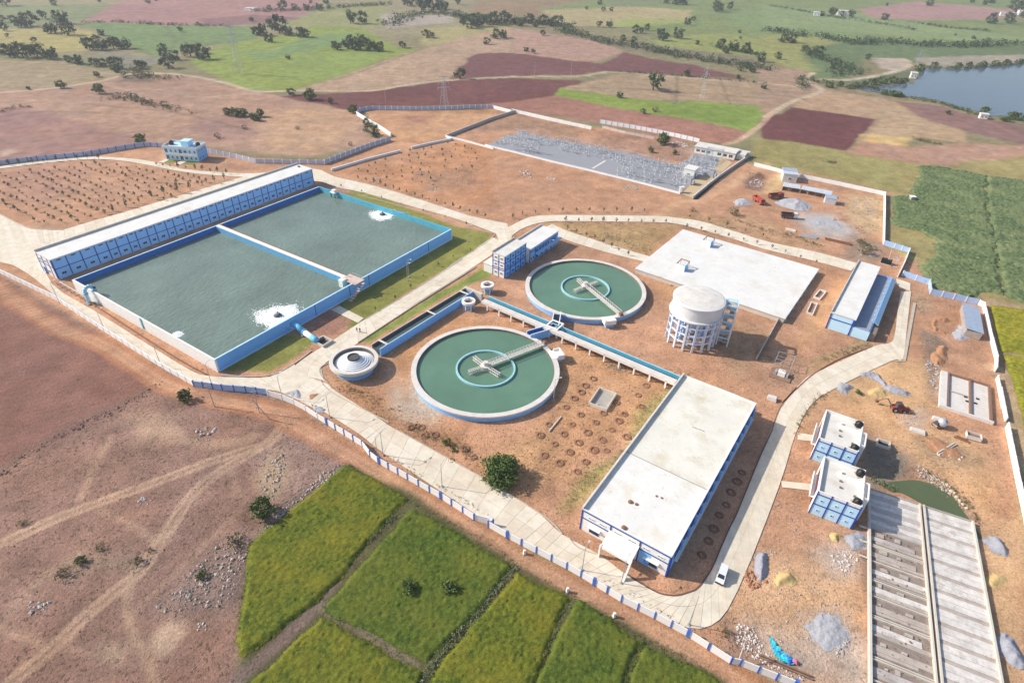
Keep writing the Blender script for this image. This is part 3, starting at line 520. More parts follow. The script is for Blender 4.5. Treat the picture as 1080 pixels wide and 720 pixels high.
def road(name, left, right, slab=4.6, rows=2, slabs=True):
    """left and right edges as matching polylines; a base sheet and one object per cast slab"""
    assert len(left) == len(right), (name, len(left), len(right))
    if len(left) > 3: left, right = smooth_line(left, 3), smooth_line(right, 3)
    _lift[0] += 1; z = 0.02 + 0.006 * _lift[0]
    a, b = [], []
    for i in range(len(left) - 1):
        n = max(1, round(max(math.dist(left[i], left[i + 1]), math.dist(right[i], right[i + 1])) / slab))
        for k in range(n):
            t = k / n
            a.append(tuple(left[i][j] * (1 - t) + left[i + 1][j] * t for j in (0, 1))); b.append(tuple(right[i][j] * (1 - t) + right[i + 1][j] * t for j in (0, 1)))
    a.append(left[-1]); b.append(right[-1])
    m = MB()
    for i in range(len(a) - 1): m.face([(*a[i], z), (*b[i], z), (*b[i + 1], z), (*a[i + 1], z)])
    o = m.build(name, ROADB if slabs else ROADM[1], kind='structure')
    if not slabs: return o
    g = 0.035
    for i in range(len(a) - 1):
        for r in range(rows):
            def pt(u, v):
                p = [a[i][j] * (1 - u) + a[i + 1][j] * u for j in (0, 1)]; q = [b[i][j] * (1 - u) + b[i + 1][j] * u for j in (0, 1)]; return [p[j] * (1 - v) + q[j] * v for j in (0, 1)]
            du = g / max(1, math.dist(a[i], a[i + 1])); dv = g / max(1, math.dist(a[i], b[i]))
            u0, u1, v0, v1 = du, 1 - du, r / rows + dv, (r + 1) / rows - dv
            poly = [pt(u0, v0), pt(u1, v0), pt(u1, v1), pt(u0, v1)]
            w = MB(); zz = z + 0.06 + random.uniform(0, 0.012); w.prism(poly, z + 0.002, zz); w.build('slab', random.choice(ROADM), o)
    return o
def kerb(pts, h=0.22, wd=0.28, m=None, step=5.0, name='kerb'):
    k = bpy.data.objects.new(name, None); COL.objects.link(k); k['kind'] = 'structure'
    for p, q, hd in seg_walk(smooth_line(pts, 4), step):
        L = math.dist(p, q); w = MB(); w.box(0.02, -wd / 2, 0, L - 0.02, wd / 2, h); w.build('kerb_stone', m or KERB, k, (*p, 0), hd)
RD1 = road('concrete_road', [(-218.93,204.53),(-194.61,198.52),(-174.7,187.48),(-155.17,172.92),(-128.59,154.7),(-101.24,137.15),(-89.29,130.59),(-76.83,129.59),(-67.06,128.35),(-62.66,127.05),(-53.17,121.62)], [(-251.37,245.46),(-220.23,236.81),(-185.08,207.15),(-162.1,181.17),(-137.63,165.02),(-111.66,147.98),(-93.12,136.04),(-86.54,133.54),(-78.35,133.45),(-69.13,134.29),(-64.46,141.1)])
RD0 = road('concrete_yard', [(-236.75,246.76),(-220.57,237.28),(-209.66,230.36),(-198.6,224.24),(-191.3,223.46),(-185.12,224.43),(-178.09,233.98),(-170.91,242.85),(-156.04,263.85),(-138.96,287.47),(-132.52,295.54)], [(-201.59,199.53),(-183.87,193.3),(-176.39,193.85),(-176.23,197.6),(-175.22,201.53),(-174.87,209.58),(-167.21,218.7),(-160.27,230.67),(-148.31,251.94),(-132.27,270.48),(-125.22,281.98)])
RD2 = road('concrete_road', [(-64.47,136.76),(-62.6,142.37),(-58.98,148.63),(-56.69,152.05),(-49.88,163.75),(-41.94,175.5),(-26.11,201.85),(-12.38,226.59),(-9.86,231.3)], [(-52.96,133.02),(-55.73,139.06),(-54.08,143.34),(-51.38,147.35),(-47.97,152.06),(-32.69,177.99),(-18.7,199.41),(-7.35,218.35),(-3.74,225.5)])
RD3 = road('concrete_road', [(-66.41,138.46),(-52.73,132.18),(-48.57,128.63),(-33.81,117.72),(-29.44,114.33),(-3.32,97.06),(7.24,89.17),(12.35,83.62),(20.16,78.66),(25.1,74.23),(29.48,71.18),(34.47,69.81),(39.14,71.55),(43.14,76.04),(50.15,87.08),(68.55,116.98),(76.91,130.22),(87.15,141.43),(92.13,145.12),(116.36,160.09),(121.89,162.0),(126.22,166.05),(136.91,184.76),(144.07,196.87)], [(-67.31,131.38),(-57.38,125.32),(-50.94,120.97),(-38.77,112.46),(-30.87,105.78),(-7.19,88.35),(1.47,82.67),(8.09,78.75),(14.87,74.76),(19.5,71.96),(23.51,69.5),(28.24,66.55),(33.66,63.57),(40.08,63.8),(47.36,71.44),(65.16,99.19),(76.35,118.44),(84.65,129.81),(93.66,137.06),(118.56,152.47),(121.68,152.78),(125.62,158.3),(138.24,180.16),(148.11,197.15)])
RD4 = road('concrete_road', [(-269.46,290.71),(-260.45,293.03),(-244.07,304.52),(-223.62,311.61),(-197.43,309.44),(-172.67,299.18),(-154.24,295.78),(-132.52,295.54),(-106.5,305.21),(-92.75,295.03),(-70.09,284.06),(-44.55,268.22),(-21.05,252.4),(-3.87,245.41)], [(-267.06,287.49),(-258.12,289.78),(-241.15,300.04),(-221.52,308.02),(-200.26,305.4),(-173.38,295.59),(-154.7,291.28),(-130.35,289.64),(-98.76,287.44),(-89.16,281.3),(-72.65,274.51),(-47.77,260.29),(-25.96,248.1),(-8.62,234.87)], slabs=True, rows=1, slab=6)
RD6 = road('concrete_road', [(-8.67,236.04),(-3.87,245.41),(-3.76,241.23),(3.39,250.33),(10.86,255.14),(30.31,257.33),(64.06,259.16),(73.54,257.85),(83.61,254.78),(96.75,244.61),(107.43,236.04),(124.39,227.8),(137.93,218.57)], [(-6.25,224.87),(-1.39,225.25),(-1.54,232.89),(4.45,242.4),(13.89,248.66),(29.79,250.51),(61.76,252.17),(72.14,251.0),(78.75,247.54),(92.8,237.88),(103.15,228.99),(120.26,219.7),(132.18,212.0)], rows=1, slab=6)
RD5 = road('concrete_path', [(15.92,246.57),(22.33,239.75),(39.8,227.37),(55.73,217.33)], [(11.63,241.29),(19.89,231.85),(37.11,220.7),(51.33,213.56)], rows=1, slab=5)
road('concrete_path', [(-61.44,170.72),(-50.58,163.43)], [(-59.18,173.44),(-49.36,166.35)], slabs=False)
road('concrete_path', [(-187.61,306.72),(-185.68,314.17)], [(-184.62,306.28),(-183.74,312.81)], slabs=False)
road('concrete_path', [(-178.55,304.66),(-176.71,310.92)], [(-174.74,304.01),(-173.8,311.22)], slabs=False)
road('concrete_path', [(66.44,101.26),(66.02,99.23)], [(73.94,100.55),(73.0,98.45)], slabs=False)
road('concrete_path', [(76.8,118.46),(80.62,117.75)], [(75.8,115.74),(79.36,115.31)], slabs=False)
road('concrete_path', [(147.39,207.01),(151.1,203.58)], [(145.0,201.35),(147.74,197.12)], slabs=False)
kerb([(-54.61,133.58),(-52.46,130.71),(-48.96,127.58),(-41.99,123.17),(-31.77,116.91)]); kerb([(-29.44,114.33),(-23.27,110.29),(-14.19,104.32),(-3.32,97.06),(7.24,89.17),(10.37,86.5),(12.45,83.62)])
kerb([(-54.45,141.36),(-55.85,139.67),(-55.8,137.4),(-53.87,134.2),(-50.25,129.96)], name='kerb')
kerb([(13.85,82.69),(15.74,80.24),(20.15,78.54)]); kerb([(25.34,74.24),(27.32,72.8),(29.48,71.18),(31.67,70.06),(34.47,69.81),(36.99,70.53),(39.43,71.77),(43.14,76.04),(46.56,81.49),(50.18,87.21),(52.93,91.27),(63.08,107.97),(69.89,118.57)], m=mat('dark_drain_kerb', (0.17, 0.10, 0.08), 0.9, 0.2)); kerb([(69.89,118.57),(75.46,128.33),(83.49,137.59),(76.84,130.41),(83.28,137.03),(91.98,145.12),(103.32,153.2),(116.21,160.08)], m=mat('brick_red_kerb', (0.30, 0.15, 0.09), 0.9, 0.2))
kerb([(122.88,153.09),(130.34,165.21),(144.79,188.5)], wd=0.9); kerb([(119.96,152.31),(122.55,152.46)])
kerb([(-48.03,152.31),(-32.44,177.38),(-14.6,204.59)], h=0.3); kerb([(-48.71,165.53),(-37.42,182.81),(-20.54,210.2),(-24.63,205.0),(-9.47,231.33),(-13.77,236.81),(-42.6,254.5),(-75.51,272.15)], h=0.2)
kerb([(-138.28,167.48),(-122.06,156.45),(-108.35,147.18),(-95.9,139.06),(-87.48,134.14)], m=RUST, h=0.4)
kerb([(-220.06,236.57),(-209.03,229.45),(-198.46,224.02),(-184.71,223.77)], h=0.25)
kerb([(-83.26,133.83),(-69.88,134.47),(-64.28,140.53),(-60.99,147.27)], h=0.25)

# ------------------------------------------------------------------ boundary walls: posts and panels
PANW = mat('white_wall_panel', (0.86, 0.86, 0.86), 0.85, 0.05, 0.5, stain=0.2, stain_c=(0.5, 0.38, 0.28), sscale=0.5)
PANB = mat('light_blue_wall_panel', (0.36, 0.52, 0.80), 0.85, 0.07, 0.5, stain=0.25, stain_c=(0.45, 0.42, 0.42), sscale=0.5)
PANP = mat('faded_lilac_wall_panel', (0.47, 0.50, 0.64), 0.85, 0.08, 0.5, stain=0.3, stain_c=(0.36, 0.33, 0.40))
PANG = mat('grey_wall_panel', (0.50, 0.47, 0.45), 0.88, 0.1, 0.5, stain=0.3)
POSTB = mat('blue_wall_post', (0.06, 0.15, 0.52), 0.8, 0.12)
def cube_mesh(name, m):
    w = MB(); w.box(0, -0.5, 0, 1, 0.5, 1); me = bpy.data.meshes.new(name); me.from_pydata(w.v, [], w.f); me.materials.append(m); return me
_cube = {}
def cube(name, m):
    k = (name, m.name)
    if k not in _cube: _cube[k] = cube_mesh(name, m)
    return _cube[k]
def wall(pts, label, panel, post, h=2.1, step=3.7, pier=0, group=None, pw=0.3, ptop=0.12, cap=None, thick=0.14):
    t = thing('boundary_wall', label, 'boundary wall', (*pts[0], 0), 0, group); o = pts[0]; i = 0
    for a, b, hd in seg_walk(pts, step):
        L = math.dist(a, b); loc = (a[0] - o[0], a[1] - o[1], 0)
        jh = h * random.uniform(0.97, 1.02)
        big = pier and i % pier == 0
        p_w = pw * (2.0 if big else 1.0)
        part('panel', cube('panel', panel), t, (loc[0] + math.cos(hd) * p_w * 0.5, loc[1] + math.sin(hd) * p_w * 0.5, 0), hd, (L - p_w, thick, jh))
        if post: part('pier' if big else 'post', cube('post', post), t, (loc[0] - math.cos(hd) * p_w * 0.5, loc[1] - math.sin(hd) * p_w * 0.5, 0), hd, (p_w, 0.34 + (0.2 if big else 0), h + ptop + (0.15 if big else 0)))
        if cap: part('coping', cube('coping', cap), t, (*loc[:2], jh + 0.003), hd, (L, thick + 0.14, 0.09))
        i += 1
    return t
wall([(-225.13,212.35),(-184.92,187.45),(-153.74,170.69),(-128.0,153.68),(-100.75,136.17),(-88.55,128.95)], 'white boundary wall along the road in front of the white basin wall', PANW, PANW, 1.9, 3.7, cap=PANW)
wall([(-88.45,128.74),(-79.99,127.55),(-73.21,127.1),(-67.04,126.41)], 'light blue panelled stretch of boundary wall near the basin corner', PANB, POSTB, 2.1, 3.2, pw=0.25)
wall([(-66.78,126.02),(-62.48,124.55),(-58.67,122.78),(-54.73,120.39),(-50.72,117.5),(-47.64,115.38)], 'plain white curved stretch of boundary wall at the road junction', PANW, PANW, 1.9, 4.2)
wall([(-47.64,115.38),(-36.65,107.88),(-34.04,104.58),(-31.36,102.33),(-23.64,97.6),(-15.12,92.26),(-7.06,86.59),(-2.78,85.37),(-3.8,84.82),(0.45,82.14),(12.93,75.08),(15.74,73.32),(23.34,68.12),(29.34,64.89),(35.04,61.57),(41.76,56.71),(43.41,56.43),(52.09,53.0),(57.76,49.47)], 'long white boundary wall with blue posts above the red dirt track', PANW, POSTB, 2.0, 3.45, pier=6, pw=0.3)
wall([(-272.02,284.13),(-261.72,294.81),(-248.06,303.12),(-229.32,311.83),(-218.13,322.41),(-207.43,331.2),(-195.98,330.41)], 'lilac grey panelled boundary wall left of the far blue house', PANP, POSTB, 2.4, 4.2, pw=0.45)
wall([(-171.57,325.36),(-150.68,317.26),(-138.12,310.76),(-119.62,311.57),(-102.27,312.24)], 'pale panelled boundary wall right of the far blue house', PANP, PANW, 2.2, 4.4, pw=0.5)
wall([(-102.27,312.24),(-92.62,329.62),(-84.99,343.03),(-75.39,357.07)], 'lilac panelled wall climbing right to the white corner block', PANP, PANW, 2.6, 4.2, pw=0.5)
wall([(-76.66,363.94),(-84.86,376.69),(-97.27,393.51),(-107.43,407.96)], 'short white wall behind the dark bush at the corner', PANW, PANW, 2.6, 6)
wall([(-107.43,407.96),(-107.1,416.86),(-99.82,423.91)], 'short lilac wall turning the far left corner of the dirt yard', PANP, PANW, 2.6, 4.2, pw=0.5)
wall([(-99.69,423.31),(-74.93,424.75),(-51.15,429.14),(-27.16,436.75),(-18.9,437.22)], 'lilac panelled wall along the far edge of the dirt yard', PANP, PANW, 2.5, 4.2, pw=0.6)
wall([(-18.9,437.22),(-6.24,426.44),(-5.49,429.6),(20.05,410.99),(46.03,393.45)], 'white wall along the red field behind the substation', PANW, PANW, 2.2, 5)
wall([(-2.76,428.93),(-18.6,408.02),(-35.02,380.98),(-43.74,366.18)], 'grey wall running down from the far wall to the substation corner', PANG, PANG, 1.8, 4, pw=0.5, cap=CONCL, thick=0.4)
wall([(-96.03,302.88),(-82.06,320.18),(-66.37,336.79)], 'low white wall along the dirt track, left stretch', PANW, PANW, 1.2, 6, cap=PANW, thick=0.5)
wall([(-61.04,342.97),(-51.61,352.31),(-40.36,361.65),(-44.15,367.76)], 'low white wall along the dirt track, right stretch', PANW, PANW, 1.2, 6, cap=PANW, thick=0.5)
wall([(-44.15,367.76),(-31.28,359.48),(-14.78,347.26),(-19.59,353.16),(-0.41,340.71),(18.6,328.11),(36.58,317.14),(46.85,310.32),(62.53,300.33),(80.71,287.27)], 'white kerb wall along the front of the gravel substation yard', PANW, PANW, 1.0, 7, thick=0.3)
wall([(52.93,409.46),(74.83,398.51),(94.04,386.82),(110.48,374.06)], 'grey white panelled wall with a blue end, behind the substation', PANW, PANP, 2.4, 4, pw=0.5)
wall([(53.38,398.58),(67.18,387.2),(83.49,377.69)], 'broken pinkish wall in front of the panelled wall', mat('pinkish_wall', (0.62, 0.50, 0.46), 0.9, 0.12), None, 1.5, 7)
wall([(85.73,281.72),(98.95,301.83),(110.65,318.52),(121.73,333.54),(133.36,348.7)], 'grey wall by the dark trench right of the substation', PANG, PANG, 1.6, 5, cap=CONCW, thick=0.5)
wall([(131.6,334.09),(137.86,328.93),(147.68,319.85),(167.99,307.41),(185.65,295.28)], 'white wall along the olive field behind the work yard', PANW, PANW, 2.0, 5)
wall([(185.65,295.28),(169.95,263.37),(157.18,237.67)], 'straight white wall at the right end of the work yard', PANW, PANW, 2.0, 5, thick=0.3)
wall([(156.84,236.96),(159.95,234.05),(164.28,230.41)], 'short pale blue wall beside the dark green crop', PANB, PANW, 2.2, 3.6)
wall([(164.28,230.41),(155.9,218.28),(148.35,208.01)], 'white wall stepping down toward the pump house', PANW, PANW, 2.0, 6, thick=0.35)
wall([(150.96,209.52),(154.29,206.19),(157.74,203.14)], 'pale blue wall with gate posts above the pump house road', PANB, PANW, 2.2, 3.4)
wall([(157.74,203.14),(154.68,196.56)], 'very short pale wall at the crop corner', PANB, PANW, 2.2, 4)
wall([(154.29,195.84),(161.02,192.56),(167.84,189.21)], 'pale blue panelled wall below the dark green crop', PANB, PANW, 2.2, 3.6)
wall([(168.11,189.23),(168.85,187.66),(159.77,169.77),(152.48,154.8),(148.26,148.52)], 'white wall beside the blue roofed shed', PANW, PANW, 2.0, 5, thick=0.3)
wall([(146.49,144.94),(139.59,131.68),(143.76,139.23),(136.68,125.64)], 'low white wall right of the pale foundation', PANW, PANW, 1.6, 5, thick=0.3)
wall([(135.23,123.21),(126.38,106.14),(119.26,92.1),(111.83,78.85),(106.3,68.05)], 'white wall along the right edge above the gravel heaps', PANW, PANW, 2.0, 5, thick=0.3)
wall([(75.91,150.92),(83.88,163.36),(91.42,175.31)], 'thin grey wall crossing the red ground right of the water tower', PANG, PANG, 1.3, 7, thick=0.25)

# ------------------------------------------------------------------ crops, pond, lake
def crop_mat(name, a, b_, c, sc=0.6, rough=0.9, scl=0.09):
    m = bpy.data.materials.new(name); m.use_nodes = True; n = m.node_tree.nodes; l = m.node_tree.links; p = n['Principled BSDF']; p.inputs['Roughness'].default_value = rough; p.inputs['Specular IOR Level'].default_value = 0.1
    g = n.new('ShaderNodeNewGeometry'); o = []
    for s, d in ((sc, 3), (scl, 4), (sc * 3.7, 3)):
        q = n.new('ShaderNodeTexNoise'); q.inputs['Scale'].default_value = s; q.inputs['Detail'].default_value = d; q.inputs['Roughness'].default_value = 0.65; l.new(g.outputs['Position'], q.inputs['Vector']); o.append(q)
    r = n.new('ShaderNodeValToRGB'); r.color_ramp.elements[0].position = 0.35; r.color_ramp.elements[1].position = 0.62; r.color_ramp.elements[0].color = (*a, 1); r.color_ramp.elements[1].color = (*b_, 1); l.new(o[0].outputs[0], r.inputs[0])
    r2 = n.new('ShaderNodeValToRGB'); r2.color_ramp.elements[0].position = 0.42; r2.color_ramp.elements[1].position = 0.68; r2.color_ramp.elements[0].color = (0, 0, 0, 1); r2.color_ramp.elements[1].color = (0.85,) * 3 + (1,); l.new(o[1].outputs[0], r2.inputs[0])
    mx = n.new('ShaderNodeMixRGB'); l.new(r2.outputs[0], mx.inputs[0]); l.new(r.outputs[0], mx.inputs[1]); mx.inputs[2].default_value = (*c, 1)
    m3 = n.new('ShaderNodeMapRange'); l.new(o[2].outputs[0], m3.inputs[0])
    for i, v in enumerate((0.3, 0.7, 0.62, 1.38)): m3.inputs[i + 1].default_value = v
    mu = n.new('ShaderNodeMixRGB'); mu.blend_type = 'MULTIPLY'; mu.inputs[0].default_value = 1; l.new(mx.outputs[0], mu.inputs[1]); l.new(m3.outputs[0], mu.inputs[2]); l.new(mu.outputs[0], p.inputs['Base Color'])
    return m
def crop(name, poly, m, cell, h, jit, seed, rows=None, edge=1.0):
    """standing crop: a rough canopy over the polygon that falls to the soil at its edge"""
    rg = np.random.default_rng(seed); xs = [p[0] for p in poly]; ys = [p[1] for p in poly]
    x = np.arange(min(xs), max(xs) + cell, cell); y = np.arange(min(ys), max(ys) + cell, cell); XX, YY = np.meshgrid(x, y)
    XX = XX + rg.uniform(-.3, .3, XX.shape) * cell; YY = YY + rg.uniform(-.3, .3, XX.shape) * cell
    wx_, wy_ = XX + vnoise(XX, YY, 6, seed) * edge, YY + vnoise(XX, YY, 6, seed + 1) * edge
    ins = inside(wx_, wy_, poly); d = line_dist(wx_, wy_, list(poly) + [poly[0]])
    zz = np.where(ins, h * np.clip(d / (cell * 1.3), 0.0, 1) * (0.80 + 0.20 * vnoise(XX, YY, 9, seed + 5)) + rg.uniform(-jit, jit, XX.shape), 0.0)
    if rows is not None:
        zz -= np.where(ins, 0.35 * h * (np.sin((XX * math.cos(rows) + YY * math.sin(rows)) * 2 * math.pi / 2.4) > 0.55), 0)
    zz = np.maximum(zz, 0.03)
    keep = ins[:-1, :-1] | ins[1:, :-1] | ins[:-1, 1:] | ins[1:, 1:]
    idx = np.arange(XX.size).reshape(XX.shape); q = np.stack([idx[:-1, :-1], idx[:-1, 1:], idx[1:, 1:], idx[1:, :-1]], -1)[keep]
    u, inv = np.unique(q.ravel(), return_inverse=True); vv = np.stack([XX.ravel()[u], YY.ravel()[u], zz.ravel()[u]], -1)
    me = bpy.data.meshes.new(name); me.vertices.add(len(vv)); me.vertices.foreach_set('co', vv.ravel()); f = inv.reshape(-1, 4)
    me.loops.add(f.size); me.loops.foreach_set('vertex_index', f.ravel().astype(np.int32)); me.polygons.add(len(f)); me.polygons.foreach_set('loop_start', np.arange(0, f.size, 4)); me.polygons.foreach_set('loop_total', np.full(len(f), 4)); me.update()
    me.materials.append(m); o = bpy.data.objects.new(name, me); COL.objects.link(o); o['kind'] = 'stuff'; return o
PAD1 = crop_mat('paddy', (0.055, 0.085, 0.014), (0.15, 0.17, 0.02), (0.205, 0.185, 0.022), 1.1)
PAD2 = crop_mat('dark_paddy', (0.042, 0.078, 0.014), (0.11, 0.145, 0.022), (0.145, 0.155, 0.024), 1.1)
crop('paddy_crop', [(-38.98,101.28),(-23.14,91.77),(-27.42,82.7),(-35.82,66.35),(-46.19,54.74),(-48.09,58.33),(-54.01,78.23),(-48.93,85.33)], PAD1, 0.38, 0.65, 0.16, 1)
crop('paddy_crop', [(-20.99,89.15),(1.62,75.19),(-3.11,67.98),(-13.0,55.04),(-34.14,64.25),(-26.56,78.4)], PAD2, 0.38, 0.65, 0.16, 2)
crop('paddy_crop', [(-34.31,62.89),(-23.23,57.44),(-14.12,53.34),(-14.95,43.85),(-47.34,42.83),(-42.95,51.07)], PAD1, 0.36, 0.65, 0.16, 3)
crop('paddy_crop', [(2.82,73.69),(13.21,68.19),(9.79,61.86),(4.59,48.13),(-14.95,43.85),(-11.18,54.1)], PAD1, 0.36, 0.65, 0.16, 4)
crop('paddy_crop', [(14.5,67.84),(26.11,60.61),(23.21,55.11),(18.0,44.89),(3.02,44.41),(7.48,54.4)], PAD2, 0.36, 0.65, 0.16, 5)
crop('paddy_crop', [(27.01,59.56),(37.99,54.12),(46.38,47.24),(47.29,43.0),(19.24,42.13),(23.05,53.94)], PAD2, 0.36, 0.65, 0.16, 6)
COT = crop_mat('cotton', (0.062, 0.10, 0.042), (0.165, 0.215, 0.095), (0.215, 0.25, 0.115), 0.7)
crop('dark_green_crop', [(232.11,346.05),(256.35,334.38),(260.7,331.78),(233.18,288.74),(207.38,241.6),(182.4,196.03),(178.0,198.84),(170.25,194.87),(156.59,200.37),(163.96,220.9),(173.59,227.89),(183.48,242.04),(180.24,251.39),(173.34,260.49),(188.28,293.31),(200.68,297.61)], COT, 0.62, 0.9, 0.30, 7, R(60), 3.0)
crop('dark_green_crop', [(260.45,331.38),(296.71,313.82),(227.52,197.36),(189.6,187.41),(182.63,195.71),(208.13,241.66),(234.43,288.85)], COT, 0.62, 0.9, 0.30, 8, R(60))
YC = crop_mat('yellow_green_crop', (0.16, 0.18, 0.02), (0.28, 0.265, 0.025), (0.33, 0.28, 0.035), 0.3)
crop('yellow_green_crop', [(172.89,189.06),(183.35,187.0),(203.83,178.29),(184.09,152.93),(164.2,158.64),(157.55,159.53)], YC, 0.5, 0.55, 0.13, 9)
crop('yellow_green_crop', [(157.08,158.22),(163.3,157.31),(183.11,151.67),(149.74,108.8),(137.67,116.58),(146.97,135.15)], YC, 0.5, 0.55, 0.13, 10)
# pond beside the staff houses
def sheet(name, poly, z, m, kind='structure'):
    w = MB(); w.face([(x, y, z) for x, y in poly]); return w.build(name, m, kind=kind)
sheet('pond', smooth_line([(90.35,101.69),(93.84,102.27),(97.68,102.86),(100.66,103.0),(103.8,101.67),(105.59,100.31),(106.44,97.93),(106.32,94.03),(105.67,86.01),(98.58,94.46),(97.85,95.39),(94.54,98.6),(91.73,99.28),(90.35,101.69)], 4), 0.02, WATP)
lake = [(277.89,542.94),(294.64,548.91),(325.65,562.49),(335.39,569.46),(356.64,585.96),(382.97,631.29),(404.36,649.44),(429.24,647.96),(464.94,667.96),(523.16,690.2),(686.51,763.66),(810.29,700.15),(509.92,410.18),(381.19,427.04),(366.07,457.59),(357.81,466.08),(346.38,464.61),(343.77,477.48),(338.77,487.15),(329.59,510.0),(308.28,520.17),(295.88,526.4)]
sheet('lake', smooth_line(lake + [lake[0]], 5), 0.15, WATL)
_win = {}
def win_mesh(w, h, fm):
    k = (round(w, 2), round(h, 2), fm.name)
    if k not in _win:
        a = MB(); t = 0.09
        a.box(-w / 2, -0.10, 0, w / 2, 0.04, t); a.box(-w / 2, -0.10, h - t, w / 2, 0.04, h)
        a.box(-w / 2, -0.10, t, -w / 2 + t, 0.04, h - t); a.box(w / 2 - t, -0.10, t, w / 2, 0.04, h - t)
        if w > 1.0: a.box(-0.04, -0.09, t, 0.04, 0.03, h - t)
        me = bpy.data.meshes.new('window'); me.from_pydata(a.v, [], a.f); me.materials.append(fm)
        p = MB(); p.box(-w / 2 + t, -0.035, t, w / 2 - t, 0.03, h - t)
        mp = bpy.data.meshes.new('pane'); mp.from_pydata(p.v, [], p.f); mp.materials.append(GLASS)
        _win[k] = (me, mp)
    return _win[k]
def window(parent, face, L, W, u, z, w, h, fm=None, name='window'):
    """a framed window on face s/e/n/w of a box L x W, u metres along it"""
    m, p = win_mesh(w, h, fm or WHITE)
    pos, rz = {'s': ((u, 0, z), 0), 'e': ((L, u, z), math.pi / 2), 'n': ((u, W, z), math.pi), 'w': ((0, u, z), -math.pi / 2)}[face]
    o = part(name, m, parent, pos, rz); part('pane', p, o); return o
def strip(mb, face, L, W, u0, u1, z0, z1, d=0.06, mi=0, d0=-0.02):
    """a band standing d metres proud of the face"""
    if face == 's': mb.box(u0, -d, z0, u1, -d0 if d0 > 0 else 0.02, z1, mi)
    if face == 'e': mb.box(L - 0.02, u0, z0, L + d, u1, z1, mi)
    if face == 'n': mb.box(u0, W - 0.02, z0, u1, W + d, z1, mi)
    if face == 'w': mb.box(-d, u0, z0, 0.02, u1, z1, mi)
def parapet(L, W, z, h=0.7, t=0.3, x0=0, y0=0):
    m = MB()
    m.box(x0, y0, z, x0 + L, y0 + t, z + h); m.box(x0, y0 + W - t, z, x0 + L, y0 + W, z + h)
    m.box(x0, y0 + t, z, x0 + t, y0 + W - t, z + h); m.box(x0 + L - t, y0 + t, z, x0 + L, y0 + W - t, z + h); return m
def place(name, label, cat, fr, group=None, z=0):
    return thing(name, label, cat, (fr[0], fr[1], z), R(fr[2]), group)

# ------------------------------------------------------------------ reservoir basin
BF = (-150.82, 176.95, -32.14, 78.26, 109.63); BL, BW = BF[3], BF[4]
basin = place('reservoir_basin', 'large rectangular open basin of grey green water between white and blue walls', 'water basin', BF)
T = 0.55; WZ = 2.35
w = MB(); w.box(0, 0, 0, BL, T, 4.5, 0, sides={'n': 1}); w.build('basin_wall', [WHITE, CYAN], basin)['label'] = 'sunlit white outer wall'
w = MB(); w.box(BL - T, T, 0, BL, BW - T, 4.5, 0, top=1, sides={'w': 2}); w.box(BL, 0.0, 0, BL + 0.12, BW, 0.35, 1)
for u in (0.335, 0.475, 0.56, 0.86): w.box(BL, BW * u, 0.35, BL + 0.05, BW * u + 0.22, 4.46, 3)
w.build('basin_wall', [BLUEM, PALE, CYAN, BLUED], basin)['label'] = 'blue outer wall with pale coping'
w = MB(); w.box(0, BW - T, 0, BL, BW, 4.5, 0, top=1, sides={'s': 1}); w.build('basin_wall', [PALE, CYAN], basin)['label'] = 'cyan lined far wall'
w = MB(); w.box(0, T, 0, T, BW - T, 4.5, 0, top=1, sides={'e': 2}); w.build('basin_wall', [WHITE, PALE, BLUEI], basin)['label'] = 'wall under the long building, shade painted as deep blue lining'  # inner face turned from the sun: shade put into a darker blue than cyan
w = MB(); w.box(T, T, 0, BL - T, BW - T, WZ); w.build('water', WATB, basin)
dv = to_local(BF, [(-122.86,224.34),(-58.58,185.38)]); dy = (dv[0][1] + dv[1][1]) / 2
w = MB(); w.box(T, dy - 0.9, 2.0, BL - T - 2.5, dy + 0.9, 4.55, 3, top=0); w.box(T, dy - 1.0, 4.55, BL - T - 2.5, dy - 0.9, 4.75, 0); w.box(T, dy + 0.86, 4.55, BL - T - 2.5, dy + 0.95, 4.85, 2)
w.build('dividing_walkway', [WHITE, BLUEI, RUST, mat('mid_blue_lining', (0.12, 0.38, 0.66), 0.75, 0.1, stain=0.2)], basin)
w = MB(); w.box(BL - T - 5, dy - 2.0, 4.52, BL + 1.6, dy + 2.4, 4.75, 0); w.box(BL - 5.2, dy - 3.4, 2.2, BL - 3.2, dy - 1.2, 5.2, 1)
for k in range(8): w.box(BL + 1.6, dy - 6.0 + k * 0.9, 4.2 - 0.55 * (8 - k) + 0.5, BL + 3.0, dy - 5.1 + k * 0.9, 4.4 - 0.55 * (8 - k) + 0.5, 0)
for y in (dy - 2, dy + 2.3): w.tube((BL - 4, y, 4.7), (BL - 4, y, 5.8), 0.05, 5, 2); w.tube((BL + 1.5, y, 4.7), (BL + 1.5, y, 5.8), 0.05, 5, 2); w.tube((BL - 4, y, 5.8), (BL + 1.5, y, 5.8), 0.05, 5, 2)
w.build('gate_platform', [mat('pinkish_plaster', (0.66, 0.50, 0.44), 0.9, 0.1), WHITE, STEEL], basin)
